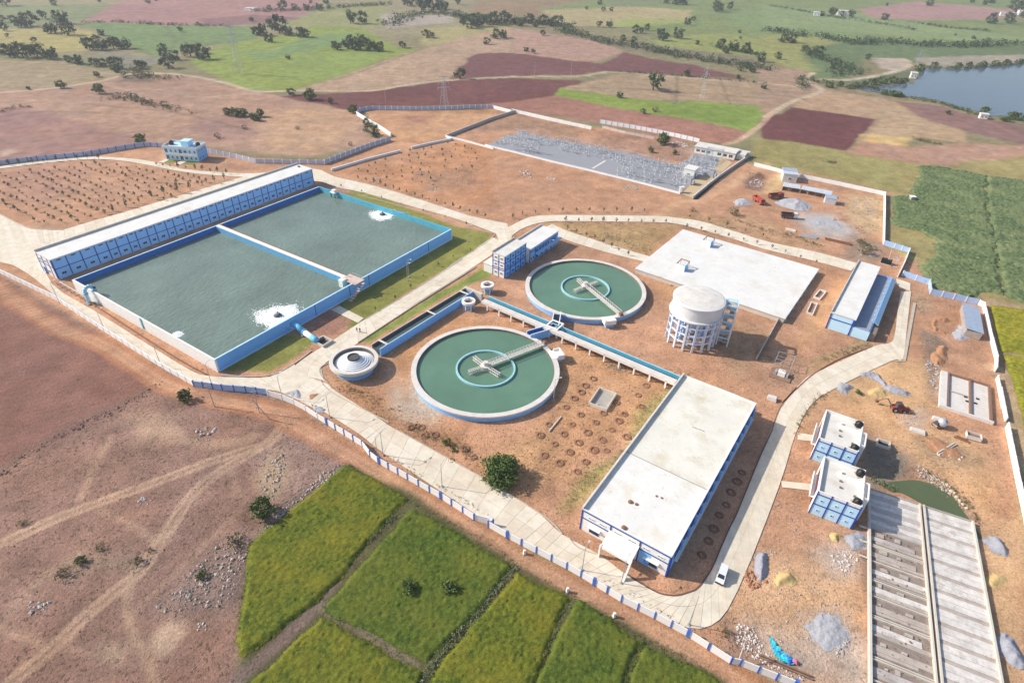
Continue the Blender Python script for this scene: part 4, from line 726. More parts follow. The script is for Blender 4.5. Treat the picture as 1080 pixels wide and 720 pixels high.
# gate gear boxes on the far wall
q = to_local(BF, [(-83.07,264.07),(-48.62,245.56)])
w = MB(); w.box(q[0][0] - 1.6, BW - 2.4, 4.5, q[0][0] + 1.6, BW + 0.3, 4.75, 0); w.box(q[0][0] - 0.9, BW - 1.9, 4.75, q[0][0] + 0.9, BW - 0.3, 5.7, 0); w.box(q[0][0] - 1.4, BW - 2.2, 2.4, q[0][0] - 1.1, BW - 1.9, 4.5, 1); w.box(q[0][0] + 1.1, BW - 2.2, 2.4, q[0][0] + 1.4, BW - 1.9, 4.5, 1)
w.build('gate_box', [WHITE, BLACK], basin)
w = MB(); x = q[1][0]; w.add([(x - 2, BW + 0.05, 0), (x + 2, BW + 0.05, 0), (x + 2, BW + 2.6, 0), (x - 2, BW + 2.6, 0), (x - 2, BW + 0.05, 4.6), (x + 2, BW + 0.05, 4.6), (x + 2, BW + 2.6, 3.4), (x - 2, BW + 2.6, 3.4)], [(4, 5, 6, 7), (0, 1, 5, 4), (1, 2, 6, 5), (2, 3, 7, 6), (3, 0, 4, 7)])
w.build('buttress', BLUEM, basin)
# downpipe and pilaster on the white wall
q = to_local(BF, [(-116.4,154.41)]); w = MB(); w.box(q[0][0] - 0.35, -0.2, 0.6, q[0][0] + 0.35, 0, 4.6); w.build('pilaster', CYAN, basin)

# inlet pipe bending over the wall
ip = to_local(BF, [(-141.28,170.41)])[0][0]
t = thing('inlet_pipe', 'pale blue pipe bending over the white wall of the basin', 'pipe', (*to_world(BF, ip, -1.6), 0), R(BF[2]))
w = MB(); pts = [(0, 0, 0), (0, 0, 4.4)] + [(0, 1.5 - 1.5 * math.cos(a), 4.4 + 1.5 * math.sin(a)) for a in np.linspace(0.3, math.pi - 0.3, 7)] + [(0, 3.0, 3.2)]
w.path(pts, 0.62, 12); w.build('pipe', mat('pale_pipe_paint', (0.45, 0.72, 0.88), 0.5, 0.06), t, smooth=True)
w = MB(); w.lathe([(0.62, 3.7), (0.85, 3.7), (0.85, 4.05), (0.62, 4.05)], 12, close=True); w.build('flange', PIPEB, t)
w = MB(); w.box(-1.1, -0.9, 0, 1.1, 0.9, 0.5); w.build('base', CONC, t)
w = MB(); w.tube((-0.9, 2.2, 5.2), (1.2, 3.0, 5.2), 0.28, 8); w.build('valve_wheel', BLACK, t)

# outlet pipe with elbow and chamber
op = [(-69.7,158.23),(-65.62,155.58),(-60.42,151.34),(-58.44,151.25)]
t = thing('outlet_pipe', 'thick sky blue and white pipe leaving the blue basin wall', 'pipe', (*op[0], 0))
L_ = [(a[0] - op[0][0], a[1] - op[0][1]) for a in op]
w = MB(); w.tube((L_[0][0] - 1.6, L_[0][1] + 1.2, 2.6), (L_[0][0], L_[0][1], 2.4), 1.0, 14); w.tube((0, 0, 2.4), (*L_[1], 1.1), 1.0, 14, r2=0.95); w.build('elbow', PIPEB, t, smooth=True)
w = MB(); w.tube((*L_[1], 1.1), (*L_[2], 1.0), 0.92, 14); w.build('pipe', mat('white_pipe_paint', (0.75, 0.85, 0.88), 0.5, 0.05), t, smooth=True)
m_ = [(L_[2][0] * k + L_[1][0] * (1 - k), L_[2][1] * k + L_[1][1] * (1 - k)) for k in (0.62, 1.04, 0.0, 0.05)]
w = MB(); w.tube((*m_[0], 1.0), (*m_[1], 1.0), 0.98, 14); w.build('sleeve', PIPEB, t, smooth=True)
w = MB(); w.tube((*m_[2], 1.1), (*m_[3], 1.1), 1.12, 14); w.build('flange', PIPEB, t, smooth=True)
w = MB(); w.obox(L_[1], R(-33), 1.0, 2.6, 0, 0.5); w.build('saddle', CONC, t)
cc = (-58.65, 151.8)
t = thing('valve_chamber', 'small open concrete chamber at the end of the blue pipe', 'chamber', (*cc, 0), R(-33))
w = MB(); w.box(-2.2, -2, 0, 2.2, -1.6, 0.9); w.box(-2.2, 1.6, 0, 2.2, 2, 0.9); w.box(-2.2, -1.6, 0, -1.8, 1.6, 0.9); w.box(1.8, -1.6, 0, 2.2, 1.6, 0.9); w.build('chamber_wall', CONCL, t)
w = MB(); w.box(-1.8, -1.6, -0.01, 1.8, 1.6, 0.12); w.build('floor', CONCD, t)
w = MB(); w.tube((-0.6, -1, 0.5), (-0.6, 1, 0.5), 0.35, 8); w.tube((0.9, 0, 0.1), (0.9, 0, 1.0), 0.2, 8); w.build('valve', BLACK, t)

# floating aerators with foam
def foam(c, r, z, seed, fr):
    """boiling white water: many small low caps, dense in the middle and thinning outwards"""
    rg = np.random.default_rng(seed); m = MB()
    for i in range(int(230 * r * r ** 0.5)):
        a = rg.random() * 2 * math.pi; lim = r * (1 + 0.12 * math.sin(3 * a + seed) + 0.08 * math.sin(7 * a)); rr = lim * rg.random() ** 0.8 * (1.3 if rg.random() < 0.2 else 1.0)
        s = rg.uniform(0.16, 0.5) * (1.25 - 0.85 * min(1, rr / lim / 1.05)); x, y = rr * math.cos(a), rr * math.sin(a); h = s * rg.uniform(0.2, 0.45); k = len(m.v)
        ph = rg.random() * 6.28
        for j in range(6): t = ph + j * math.pi / 3; q = s * rg.uniform(0.75, 1.25); m.v.append((x + q * math.cos(t), y + q * math.sin(t), z - 0.01))
        m.v.append((x, y, z + h))
        for j in range(6): m.f.append((k + j, k + (j + 1) % 6, k + 6)); m.m.append(0)
    return m
for i, (px, r, lab) in enumerate((([(-75.97,162.36)][0], 6.9, 'round aerator spraying a wide patch of white foam near the blue wall'), ([(-58.29,244.67)][0], 5.6, 'round aerator spraying white foam in the far half of the basin'))):
    t = thing('floating_aerator', lab, 'aerator', (*px, WZ), 0, 'floating aerators in the basin')
    o = foam((0, 0), r, 0.02, 5 + i, BF).build('foam', FOAM, t); o['kind'] = 'stuff'
    w = MB(); w.lathe([(0.01, 0.9), (0.9, 0.8), (1.25, 0.45), (1.25, 0.1)], 16); w.build('float', mat('grey_float', (0.12, 0.13, 0.13), 0.6), t, smooth=True)
    w = MB(); w.lathe([(0.01, 1.6), (0.45, 1.5), (0.5, 0.8)], 12); w.build('motor', STEEL, t, smooth=True)
o = foam((0, 0), 1.7, 0.02, 15, BF).build('foam_patch', FOAM, None, (*[(-102.7,150.16)][0], WZ)); o['kind'] = 'stuff'

# ------------------------------------------------------------------ long two-storey building beside the basin
LF = (-170.46, 189.73, -32.17, 10.36, 117.08); LL, LW, LH = LF[3], LF[4], 8.0
lb = place('filter_gallery_building', 'very long two storey building with blue panels beside the basin', 'building', LF)
w = MB(); w.box(0, 0, 0, LL, LW, LH - 0.35, 0, sides={'e': 1}); w.build('wall', [WHITE, BLUEL], lb)
w = MB(); w.box(-0.1, -0.1, LH - 0.35, LL + 0.35, LW + 0.1, LH); w.build('roof', ROOFW, lb)
w = MB(); w.box(-0.1, -0.1, LH, 0.25, LW + 0.1, LH + 0.75); w.build('parapet', CONCL, lb)
w = MB(); w.box(-1.6, 0, LH - 3.2, -0.1, LW, LH - 3.0); w.build('canopy', CONCL, lb)
q = to_local(LF, [(-106.07,284.65)]); w = MB(); w.box(q[0][0] - 0.4, q[0][1] - 0.4, LH, q[0][0] + 0.4, q[0][1] + 0.4, LH + 0.6); w.build('vent', RUST, lb)
ys = [0.0]; k = 0
while ys[-1] < LW - 4: ys.append(ys[-1] + (4.9 if k < 3 else (4.35 if k % 2 else 3.25))); k += 1
ys[-1] = LW
w = MB()
for y in ys:
    y0 = min(max(y - 0.22, 0), LW - 0.44); strip(w, 'e', LL, LW, y0 + 0.06, y0 + 0.38, 0.3, LH - 0.4, 0.12)
strip(w, 'e', LL, LW, 0, LW, 3.8, 4.06, 0.10)
for u in (0.0, LL * 0.35, LL * 0.72, LL - 0.35): w.box(u, -0.1, 0.3, u + 0.35, 0.02, LH - 0.4)
w.box(0, -0.08, 4.5, LL, 0.02, 4.7)
w.build('facade_frame', BLUED, lb)
for a, c in zip(ys, ys[1:]):
    window(lb, 'e', LL, LW, (a + c) / 2 + 0.1, 1.35, min(1.6, (c - a) * 0.44), 1.0, BLUEL)
    window(lb, 'e', LL, LW, (a + c) / 2 + 0.1, 6.75, min(1.5, (c - a) * 0.4), 0.42, BLUED, 'ventilator')
w = MB(); w.box(LL * 0.14, -0.06, 0, LL * 0.30, 0.02, 2.6); w.build('door', BLUED, lb)
window(lb, 's', LL, LW, LL * 0.53, 1.2, 1.6, 1.3); window(lb, 's', LL, LW, LL * 0.53, 5.4, 1.4, 1.0); window(lb, 's', LL, LW, LL * 0.18, 5.4, 1.4, 1.0)
# side lean-to and pipe run by its near end
w = MB(); w.box(-2.2, 0.4, 0, -0.02, 9.0, 4.2); w.box(-2.4, 0.2, 4.2, -0.04, 9.2, 4.4); w.build('lean_to', [PALE], lb)
t = thing('pipe_run', 'brown low pipes on sleepers between the white basin wall and the road', 'pipes', (*[(-160.5,181.28)][0], 0), R(BF[2]))
for yy, m in ((0.0, RUST), (1.1, CONCL)):
    w = MB(); w.tube((0, yy, 0.35), (26, yy, 0.35), 0.22, 8); w.build('pipe', m, t)
w = MB(); w.box(0.5, -0.5, 0, 0.9, 1.7, 0.125); sl0 = w.build('sleeper', CONC, t)
for k in range(1, 9): part('sleeper', sl0.data, t, (k * 3.1, 0, 0))

# ------------------------------------------------------------------ clarifiers
def clarifier(c, ang, label, seed):
    t = thing('clarifier', label, 'clarifier', (*c, 0), ang, 'round clarifiers')
    w = MB(); w.lathe([(20.15, 0.4), (20.15, 2.03), (21.65, 2.03), (21.65, 1.55), (21.3, 1.5), (21.3, 0.0)], 120, mis=[1, 0, 0, 0, 2]); w.build('tank_wall', [CONCW, CONCD, BLUEL], t, smooth=False)  # inner face dark: the shadow gap under the rim is painted on
    w = MB(); w.lathe([(0.0, 1.30), (20.15, 1.30)], 96); w.build('water', WATG, t)
    w = MB(); w.lathe([(8.25, 1.1), (8.25, 1.85), (8.75, 1.85), (8.75, 1.1)], 80); w.build('launder_ring', TEAL, t)
    w = MB()                                               # bridge deck and lattice railing
    w.box(0.5, -0.75, 2.35, 21.3, 0.75, 2.5)
    for s in (-0.75, 0.75):
        w.tube((1, s, 3.5), (20.8, s, 3.5), 0.07, 5)
        n_ = 18
        for k in range(n_ + 1):
            x = 1 + 19.8 * k / n_; w.tube((x, s, 2.4), (x, s, 3.5), 0.055, 4)
            if k < n_: w.tube((x, s, 2.45), (x + 19.8 / n_, s, 3.5), 0.05, 4)
    w.build('bridge', CONCW, t)
    w = MB(); w.lathe([(1.3, 0.8), (1.3, 2.6), (1.5, 2.6), (1.5, 2.75), (0.0, 2.75)], 20); w.lathe([(0.8, 2.75), (0.8, 3.9), (0.0, 3.9)], 12); w.build('centre_platform', CONCW, t)
    for a in (R(96), R(-78), R(176)):
        w = MB()
        for s in (-0.45, 0.45):
            for z in (1.65, 2.6): w.tube((0.8 * 0, s, z), (5.6, s, z), 0.11, 5)
            for k in range(8): w.tube((0.68 * k + 0.5, s, 1.65), (0.68 * k + 0.5, s, 2.6), 0.08, 4)
        for k in range(9): w.tube((0.62 * k + 0.4, -0.45, 2.62), (0.62 * k + 0.4, 0.45, 2.62), 0.09, 4)
        w.build('rake_arm', CONCW, t, rotz=a)
    w = MB(); w.box(19.9, -1.0, 2.05, 22.2, 1.0, 2.35, 0); w.box(20.9, -0.6, 2.35, 21.9, 0.6, 3.2, 1); w.build('drive_carriage', [STEEL, RUST], t)
    return t
c1 = (-7.44, 139.7); c2 = (25.69, 188.86)
p = (8.81, 151.39); a1 = math.atan2(p[1] - c1[1], p[0] - c1[0])
p = (34.91, 172.15); a2 = math.atan2(p[1] - c2[1], p[0] - c2[0])
cl1 = clarifier(c1, a1, 'nearer round clarifier of green water, its bridge reaching the right rim', 1)
cl2 = clarifier(c2, a2, 'farther round clarifier of green water beside the water tower, bridge to the lower right', 2)
for pp, cl, cc_, aa in (((13.79, 147.32), cl1, c1, a1), ((31.69, 167.3), cl2, c2, a2)):
    d = math.atan2(pp[1] - cc_[1], pp[0] - cc_[0]) - aa
    w = MB(); w.box(20.3, -2.0, 1.2, 24.2, 2.0, 2.1, 0); w.box(22.0, -2.0, 2.1, 24.2, -1.7, 2.8, 0); w.box(22.0, 1.7, 2.1, 24.2, 2.0, 2.8, 0); w.box(23.9, -1.7, 2.1, 24.2, 1.7, 2.8, 0); w.box(21.9, -1.4, 0, 23.8, 1.4, 1.2, 1)
    w.build('outlet_box', [WHITE, BLUEL], cl, rotz=d)
    for k in range(3):
        dd = d + R(60 + 55 * k); w = MB(); w.box(21.35, -0.25, 0, 21.75, 0.25, 1.9); w.build('pilaster', WHITE, cl, rotz=dd)

# ------------------------------------------------------------------ cascade aerator
ac_ = (-45.8, 139.14)
t = thing('cascade_aerator', 'round bowl with white stepped cone and dark centre at the road junction', 'aerator', (*ac_, 0))
w = MB(); w.lathe([(0, 1.2), (5.9, 1.2), (5.9, 3.6), (7.0, 3.6), (7.0, 2.7), (6.5, 2.5), (5.4, 0.4), (5.4, 0)], 64, mis=[1, 1, 0, 0, 2, 2, 2]); w.build('bowl', [CONCW, CONCD, BLUEL], t)  # bowl inside dark: shadow between rim and cone is put into the colour
prof = []
for k in range(7):
    r_ = 5.78 - k * 0.6; z = 2.45 + k * 0.27; prof += [(r_, z), (r_ - 0.44, z), (r_ - 0.46, z + 0.27)]
w = MB(); w.lathe(prof + [(1.5, 4.4)], 56); w.build('cascade_steps', mat('white_step_plaster', (0.80, 0.81, 0.83), 0.8, 0.04), t)
w = MB(); w.lathe([(1.75, 4.1), (1.75, 4.65), (1.5, 4.65), (1.5, 4.4), (0, 4.4)], 32); w.build('inlet_ring', mat('dark_grey_ring', (0.10, 0.10, 0.10), 0.8), t)

# ------------------------------------------------------------------ flumes
def trough(name, label, cat, A, B, wd, zf, zt, mats, cols=None, wz=None, walk=0.0, group=None, colside=None):
    """open channel from A to B: floor, two walls, water; mats = left outer, left inner/top, right outer, right top, water"""
    L = math.dist(A, B); t = thing(name, label, cat, (*A, 0), math.atan2(B[1] - A[1], B[0] - A[0]), group)
    h = wd / 2; tk = 0.28
    w = MB(); w.box(0, h - tk, zf, L, h, zt, 0, top=1, sides={'s': 2}); w.build('channel_wall', mats[:3], t)
    w = MB(); w.box(0, -h, zf, L, -h + tk, zt, 0, top=1, sides={'n': 2}); w.build('channel_wall', mats[3:6], t)
    w = MB(); w.box(0, -h + tk, zf, L, h - tk, zf + 0.25); w.build('channel_floor', CONC, t)
    w = MB(); w.box(0.02, -h + tk, zf + 0.25, L - 0.02, h - tk, wz or zf + 0.8); w.build('water', mats[6], t)
    if walk:
        w = MB(); w.box(0, -h - walk, zt - 0.25, L, -h - 0.004, zt - 0.02); w.box(0, -h - walk, zt - 0.9, L, -h - walk + 0.12, zt - 0.25); w.build('walkway', CONCW, t)
    if cols:
        k = max(2, round(L / cols)); cm = MB(); cm.box(-0.22, -h - walk, 0, 0.22, -h - walk + 0.44, zt - 0.3); cm.box(-0.22, -h + 0.1, zf - 0.4, 0.22, h - 0.1, zf - 0.02); cm.box(-0.22, h - 0.5, 0, 0.22, h - 0.06, zf)
        o0 = cm.build('column', WHITE, t, (L / k * 0.5, 0, 0))
        for i in range(1, k): part('column', o0.data, t, (L / k * (i + 0.5), 0, 0))
    return t
TW_ = mat('channel_water', (0.085, 0.115, 0.11), 0.12, 0.2)
TW2 = mat('blue_channel_water', (0.035, 0.11, 0.14), 0.12, 0.15)
k1 = [(-42.73,147.93),(-16.75,184.74)]; k1r = [(-39.41,145.68),(-14.75,180.44)]
A = tuple((k1[0][i] + k1r[0][i]) / 2 for i in (0, 1)); Bp = tuple((k1[1][i] + k1r[1][i]) / 2 for i in (0, 1))
f1 = trough('inlet_flume', 'long flume of dark water from the round aerator towards the two mixers', 'channel', A, Bp, 3.9, 0.0, 2.8, [CONCL, CONCL, CONCD, BLUEL, PALE, BLUEI, TW_], wz=1.9)
L1 = math.dist(A, Bp); w = MB()
for u in (0.06, 0.55, 0.93): w.box(L1 * u, -2.0, 2.82, L1 * u + 0.7, 2.0, 2.95)
w.build('crossbeam', CONCW, f1)
w = MB(); w.box(L1 + 0.02, -5.6, 0, L1 + 1.1, 2.3, 2.9); w.build('end_wall', CONCL, f1)
A2 = [(-7.52,176.41),(-10.86,177.97)]; E2 = [(49.08,137.85),(47.16,134.27)]
A2m = tuple((A2[0][i] * 0.5 + A2[1][i] * 0.5) for i in (0, 1)); E2m = tuple((E2[0][i] * 0.55 + E2[1][i] * 0.45) for i in (0, 1))
f2 = trough('outlet_flume', 'raised flume of blue water on white columns running to the large flat roofed building', 'channel', A2m, E2m, 2.5, 1.5, 3.1, [BLUEL, PALE, CYAN, WHITE, CONCW, BLUEI, TW2], cols=5.2, wz=1.95, walk=1.7)
jn = (13.63, 161.37)
for pp, lab in (((5.16, 156.52), 'short blue sided channel from the long flume to the nearer clarifier'), ((14.85, 169.95), 'short channel from the long flume to the farther clarifier')):
    trough('feed_channel', lab, 'channel', jn, pp, 2.6, 0.3, 3.2, [BLUEL, WHITE, BLUEI, BLUEL, WHITE, BLUEI, TW_], wz=1.8, group='feed channels of the clarifiers')
t = thing('distribution_box', 'white pillared box where the flume meets both clarifier channels', 'chamber', (*jn, 0), R(-33))
w = MB(); w.box(-2.2, -2.2, 3.2, 2.2, -1.7, 3.5); w.box(-2.2, 1.7, 3.2, 2.2, 2.2, 3.5); w.box(-2.2, -1.7, 3.2, -1.7, 1.7, 3.5); w.box(1.7, -1.7, 3.2, 2.2, 1.7, 3.5); w.build('deck', WHITE, t)
for x, y in ((-1.9, -1.9), (1.9, -1.9), (1.9, 1.9), (-1.9, 1.9)):
    w = MB(); w.box(x - 0.25, y - 0.25, 0, x + 0.25, y + 0.25, 3.2); w.build('pillar', WHITE, t)
w = MB(); w.box(-1.7, -1.7, 2.4, 1.7, 1.7, 2.6); w.build('dark_water', TW_, t)
for px, lab in (((-15.21, 174.55), 'white round mixing tank in front of the flume corner'), ((-9.39, 186.02), 'white round mixing tank behind the flume corner')):
    t = thing('mixing_tank', lab, 'tank', (*px, 0), 0, 'mixing tanks at the flume corner')
    w = MB(); w.lathe([(1.2, 0), (1.6, 1.6), (2.35, 2.5), (2.35, 3.3), (1.5, 3.3), (1.5, 2.4), (0, 2.4)], 28, mis=[1, 1, 0, 0, 0, 2]); w.build('tank_body', [WHITE, BLUEL, RUST], t)
    w = MB(); w.box(-1.5, -0.2, 3.32, 1.5, 0.2, 3.5); w.lathe([(0.35, 3.5), (0.35, 4.2), (0, 4.2)], 10); w.build('mixer_motor', STEEL, t)
    for a in range(6):
        w = MB(); w.box(1.7, -0.15, 0, 2.0, 0.15, 2.6); w.build('leg', WHITE, t, rotz=a * math.pi / 3)

# ------------------------------------------------------------------ chemical house
F3 = (-8.25, 199.35, -32.94, 4.69, 13.35)
HF = (F3[0], F3[1], -33.0); TL, TWd = 5.6, 14.0
ch = place('chemical_house', 'three storey white and blue block joined to a lower two storey wing', 'building', HF)
w = MB(); w.box(0, 0, 0, TL, TWd, 9.0, 0, sides={'e': 1}); w.build('wall', [WHITE, BLUEL], ch)
w = MB(); w.box(-0.15, -0.15, 9.0, TL + 0.2, TWd + 0.15, 9.3); w.build('roof', ROOFB, ch)
w = MB(); w.box(-0.15, -0.15, 9.3, 0.2, TWd + 0.15, 9.9); w.build('parapet', CONCL, ch)
w = MB()
for u in (0, 0.25, 0.5, 0.75, 1.0):
    y = min(max(u * TWd - 0.16, 0), TWd - 0.32); strip(w, 'e', TL, TWd, y, y + 0.32, 0, 9.0, 0.12)
for z in (2.9, 3.6, 6.0): strip(w, 'e', TL, TWd, 0, TWd, z, z + 0.25, 0.10)
for u in (0, TL / 2 - 0.12, TL - 0.25): w.box(u, -0.10, 0, u + 0.25, 0.02, 9.0)
for z in (2.9, 3.6, 6.0): w.box(0, -0.08, z, TL, 0.02, z + 0.25)
w.build('facade_frame', BLUED, ch)
for z in (0.9, 4.2, 6.9):
    for k in range(4): window(ch, 'e', TL, TWd, (k + 0.5) * TWd / 4, z, 1.3, 1.0, BLUEL)
    for k in range(2): window(ch, 's', TL, TWd, TL * (0.27 + 0.46 * k), z + 0.3, 1.1, 0.9, WHITE)
w = MB(); w.box(-4.2, 0.3, 0, -0.02, TWd + 10, 3.3, 0); w.box(-4.4, 0.1, 3.3, -0.04, TWd + 10, 3.55, 1); w.build('side_annexe', [WHITE, ROOFB], ch)
F2 = to_local(HF, [(6.04,209.67),(18.36,226.32),(9.23,232.24),(-0.38,218.44)])
wx0, wy0, wx1, wy1 = -2.0, TWd + 1.6, F2[0][0], F2[1][1]
wy1 = max(wy1, wy0 + 16)
w = MB(); w.box(wx0, wy0, 0, wx1, wy1, 5.7, 0, sides={'e': 1, 's': 0}); w.box(wx0 + 1, TWd + 0.03, 0, TL - 0.6, wy0 - 0.03, 5.2, 0); w.build('wing_wall', [WHITE, BLUEL], ch)
w = MB(); w.box(wx0 - 0.1, wy0 - 0.15, 5.7, wx1 + 0.25, wy1 + 0.15, 6.0); w.build('wing_roof', ROOFW, ch)
w = MB(); w.box(wx0 - 0.1, wy0 - 0.15, 6.0, wx0 + 0.3, wy1 + 0.15, 6.6); w.build('wing_parapet', CONCL, ch)
w = MB(); w.box(wx1 - 0.02, wy0, 4.3, wx1 + 0.10, wy1, 4.6); w.box(wx1 - 0.02, wy0, 0, wx1 + 0.12, wy0 + 0.4, 5.7); w.box(wx1 - 0.02, wy0 + 4, 0, wx1 + 0.12, wy0 + 4.3, 5.7); w.build('wing_band', BLUED, ch)
w = MB(); w.box(wx1 + 0.0, wy0 + 4, 2.5, wx1 + 1.4, wy1 + 1.5, 2.65); w.build('canopy', PALE, ch)
for k in range(7): window(ch, 'e', wx1, 0, wy0 + 5.4 + k * (wy1 - wy0 - 6) / 7, 2.9, 1.9, 1.2, BLUEL)
for k in range(4): window(ch, 'e', wx1, 0, wy0 + 5.6 + k * 3.4, 0.4, 1.7, 1.9, BLUEL)
for k in range(2): window(ch, 'e', wx1, 0, wy0 + 1.3 + k * 1.6, 1.0, 1.0, 1.1, WHITE)

# ------------------------------------------------------------------ large flat roofed building in front
FF = (16.35, 85.32, -33.55, 20.42, 57.56); FL, FWd, FH = FF[3], FF[4], 6.6
fb = place('filter_house', 'large flat roofed white building with blue trim and a front porch', 'building', FF)
w = MB(); w.box(0, 0, 0, FL, FWd, FH - 0.6, 0, sides={'e': 1}); w.build('wall', [WHITE, BLUEL], fb)
ROOFY = mat('yellowed_white_roof', (0.76, 0.735, 0.655), 0.85, 0.07, 0.12, stain=0.8, stain_c=(0.56, 0.47, 0.29), sscale=0.17); ROOFJ = mat('dark_roof_joint', (0.33, 0.31, 0.30), 0.9)
ROOFS = mat('stained_white_roof', (0.78, 0.77, 0.735), 0.85, 0.06, 0.12, stain=0.75, stain_c=(0.62, 0.52, 0.34), sscale=0.14)
w = MB(); w.box(0.3, 0.2, FH - 0.6, FL - 0.25, FWd * 0.365, FH - 0.05); w.build('roof', ROOFS, fb)['label'] = 'nearer, whiter half of the roof'
w = MB(); w.box(0.3, FWd * 0.365 + 0.12, FH - 0.6, FL - 0.25, FWd - 0.2, FH - 0.09); w.build('roof', ROOFY, fb)['label'] = 'farther, yellow stained half of the roof'
w = MB(); w.box(-0.1, 0.0, FH - 0.6, 0.3, FWd, FH + 0.75); w.build('parapet', CONCW, fb)['label'] = 'raised parapet along the garden side'
w = MB(); w.box(0.3, FWd - 0.2, FH - 0.6, FL, FWd, FH + 0.25); w.box(FL - 0.25, 0, FH - 0.6, FL, FWd - 0.2, FH + 0.05); w.box(0.3, 0, FH - 0.6, FL - 0.25, 0.2, FH + 0.12); w.build('roof_kerb', WHITE, fb)
w = MB(); w.box(0.3, FWd * 0.365 + 0.004, FH - 0.6, FL - 0.25, FWd * 0.365 + 0.116, FH + 0.07); w.build('roof_joint', ROOFJ, fb)
w = MB()
w.box(0, -0.10, FH - 0.5, FL, 0.0, FH - 0.2); w.box(0, -0.09, 3.9, FL * 0.33, 0.0, 4.15); w.box(FL * 0.67, -0.09, 3.9, FL, 0.0, 4.15)
for u in (0, FL * 0.335, FL * 0.665, FL - 0.3): w.box(u, -0.12, 0, u + 0.3, 0.0, FH - 0.2)
w.box(FL + 0.0, 0, 0, FL + 0.12, 0.6, FH - 0.1); w.box(FL, 0, FH - 0.75, FL + 0.10, FWd, FH - 0.55)
w.build('facade_trim', BLUED, fb)
# dark glazed upper band on the shaded side with a white ledge below
w = MB(); w.box(FL, 3.0, 2.1, FL + 0.75, FWd - 1, 2.3); w.build('ledge', WHITE, fb)
nb = 14
for k in range(nb):
    y = 4.0 + k * (FWd - 7) / (nb - 1); window(fb, 'e', FL, FWd, y, 3.0, 3.2, 2.2, BLUED)
    w = MB(); w.box(FL, y + 1.72, 2.7, FL + 0.5, y + 2.12, FH - 0.8); w.build('fin', BLUEL, fb)
for u, ww in ((0.17, 2.3), (0.82, 2.8)):
    window(fb, 's', FL, FWd, FL * u, 0.7, ww, 1.8, BLUED); w = MB(); w.box(FL * u - ww / 2 - 0.3, -0.8, 2.7, FL * u + ww / 2 + 0.3, -0.1, 2.85); w.build('sunshade', WHITE, fb)
for u in (0.12, 0.25, 0.42, 0.58, 0.74, 0.90):
    window(fb, 's', FL, FWd, FL * u, 4.7, 1.5, 0.5, WHITE, 'ventilator')
w = MB(); w.box(FL * 0.665 + 0.4, -0.05, 0, FL * 0.665 + 2.8, 0.0, 3.8); w.build('blue_bay', BLUEL, fb)
# porch: sloping white slab on side fins
px0, px1 = 6.8, 13.75
w = MB(); w.add([(px0, -3.8, 3.3), (px1, -3.8, 3.3), (px1, -0.15, 4.6), (px0, -0.15, 4.6), (px0, -3.8, 3.55), (px1, -3.8, 3.55), (px1, -0.15, 4.85), (px0, -0.15, 4.85)], [(0, 3, 2, 1), (4, 5, 6, 7), (0, 1, 5, 4), (1, 2, 6, 5), (2, 3, 7, 6), (3, 0, 4, 7)])
w.box(px0, -4.0, 3.1, px1, -3.8, 3.75); w.build('porch_roof', WHITE, fb)
for x, yb in ((px0 - 0.15, -3.7), (px1 - 0.2, -5.9)):
    w = MB(); w.add([(x, yb - 0.5, 0), (x + 0.35, yb - 0.5, 0), (x + 0.35, yb + 0.3, 0), (x, yb + 0.3, 0), (x, -4.1, 3.8), (x + 0.35, -4.1, 3.8), (x + 0.35, -3.5, 3.8), (x, -3.5, 3.8)], [(0, 3, 2, 1), (4, 5, 6, 7), (0, 1, 5, 4), (1, 2, 6, 5), (2, 3, 7, 6), (3, 0, 4, 7)]); w.build('porch_pillar', WHITE, fb)
w = MB(); w.box(px0 + 0.4, -0.14, 0, px0 + 1.5, -0.0, 4.2); w.build('porch_window', CYAN, fb)
w = MB(); w.box(FL * 0.44, -0.08, 0, FL * 0.56, 0.0, 2.6); w.build('door', BLUED, fb)
for qx, qy, s in [(*a, s_) for a, s_ in zip(to_local(FF, [(26.99,87.59),(28.23,87.03),(24.68,80.7),(33.03,89.49),(34.08,89.02)]), (0.5, 0.35, 0.55, 0.25, 0.25))]:
    w = MB(); w.lathe([(0, FH + s * 0.6), (s, FH + s * 0.4), (s * 1.1, FH - 0.1)], 9, c=(qx, qy)); w.build('roof_vent', RUST, fb)
w = MB(); q = to_local(FF, [(45.98,112.18),(48.62,110.77)]); w.tube((*q[0], FH), (*q[1], FH), 0.12, 6); w.build('roof_pipe', CONC, fb)
# roofless tank behind the building
t = place('outlet_chamber', 'long narrow open chamber against the back wall of the large building', 'chamber', (*to_world(FF, FL * 0.42, FWd + 0.1), FF[2]))
w = MB(); w.box(0, 0.02, 0, 6.8, 0.3, 5.2); w.box(0, 2.0, 0, 6.8, 2.3, 5.2); w.box(0, 0.3, 0, 0.3, 2.0, 5.2); w.box(6.5, 0.3, 0, 6.8, 2.0, 5.2); w.build('chamber_wall', CONCW, t)
w = MB(); w.box(0.3, 0.3, 0, 6.5, 2.0, 3.6); w.build('water', TW_, t)

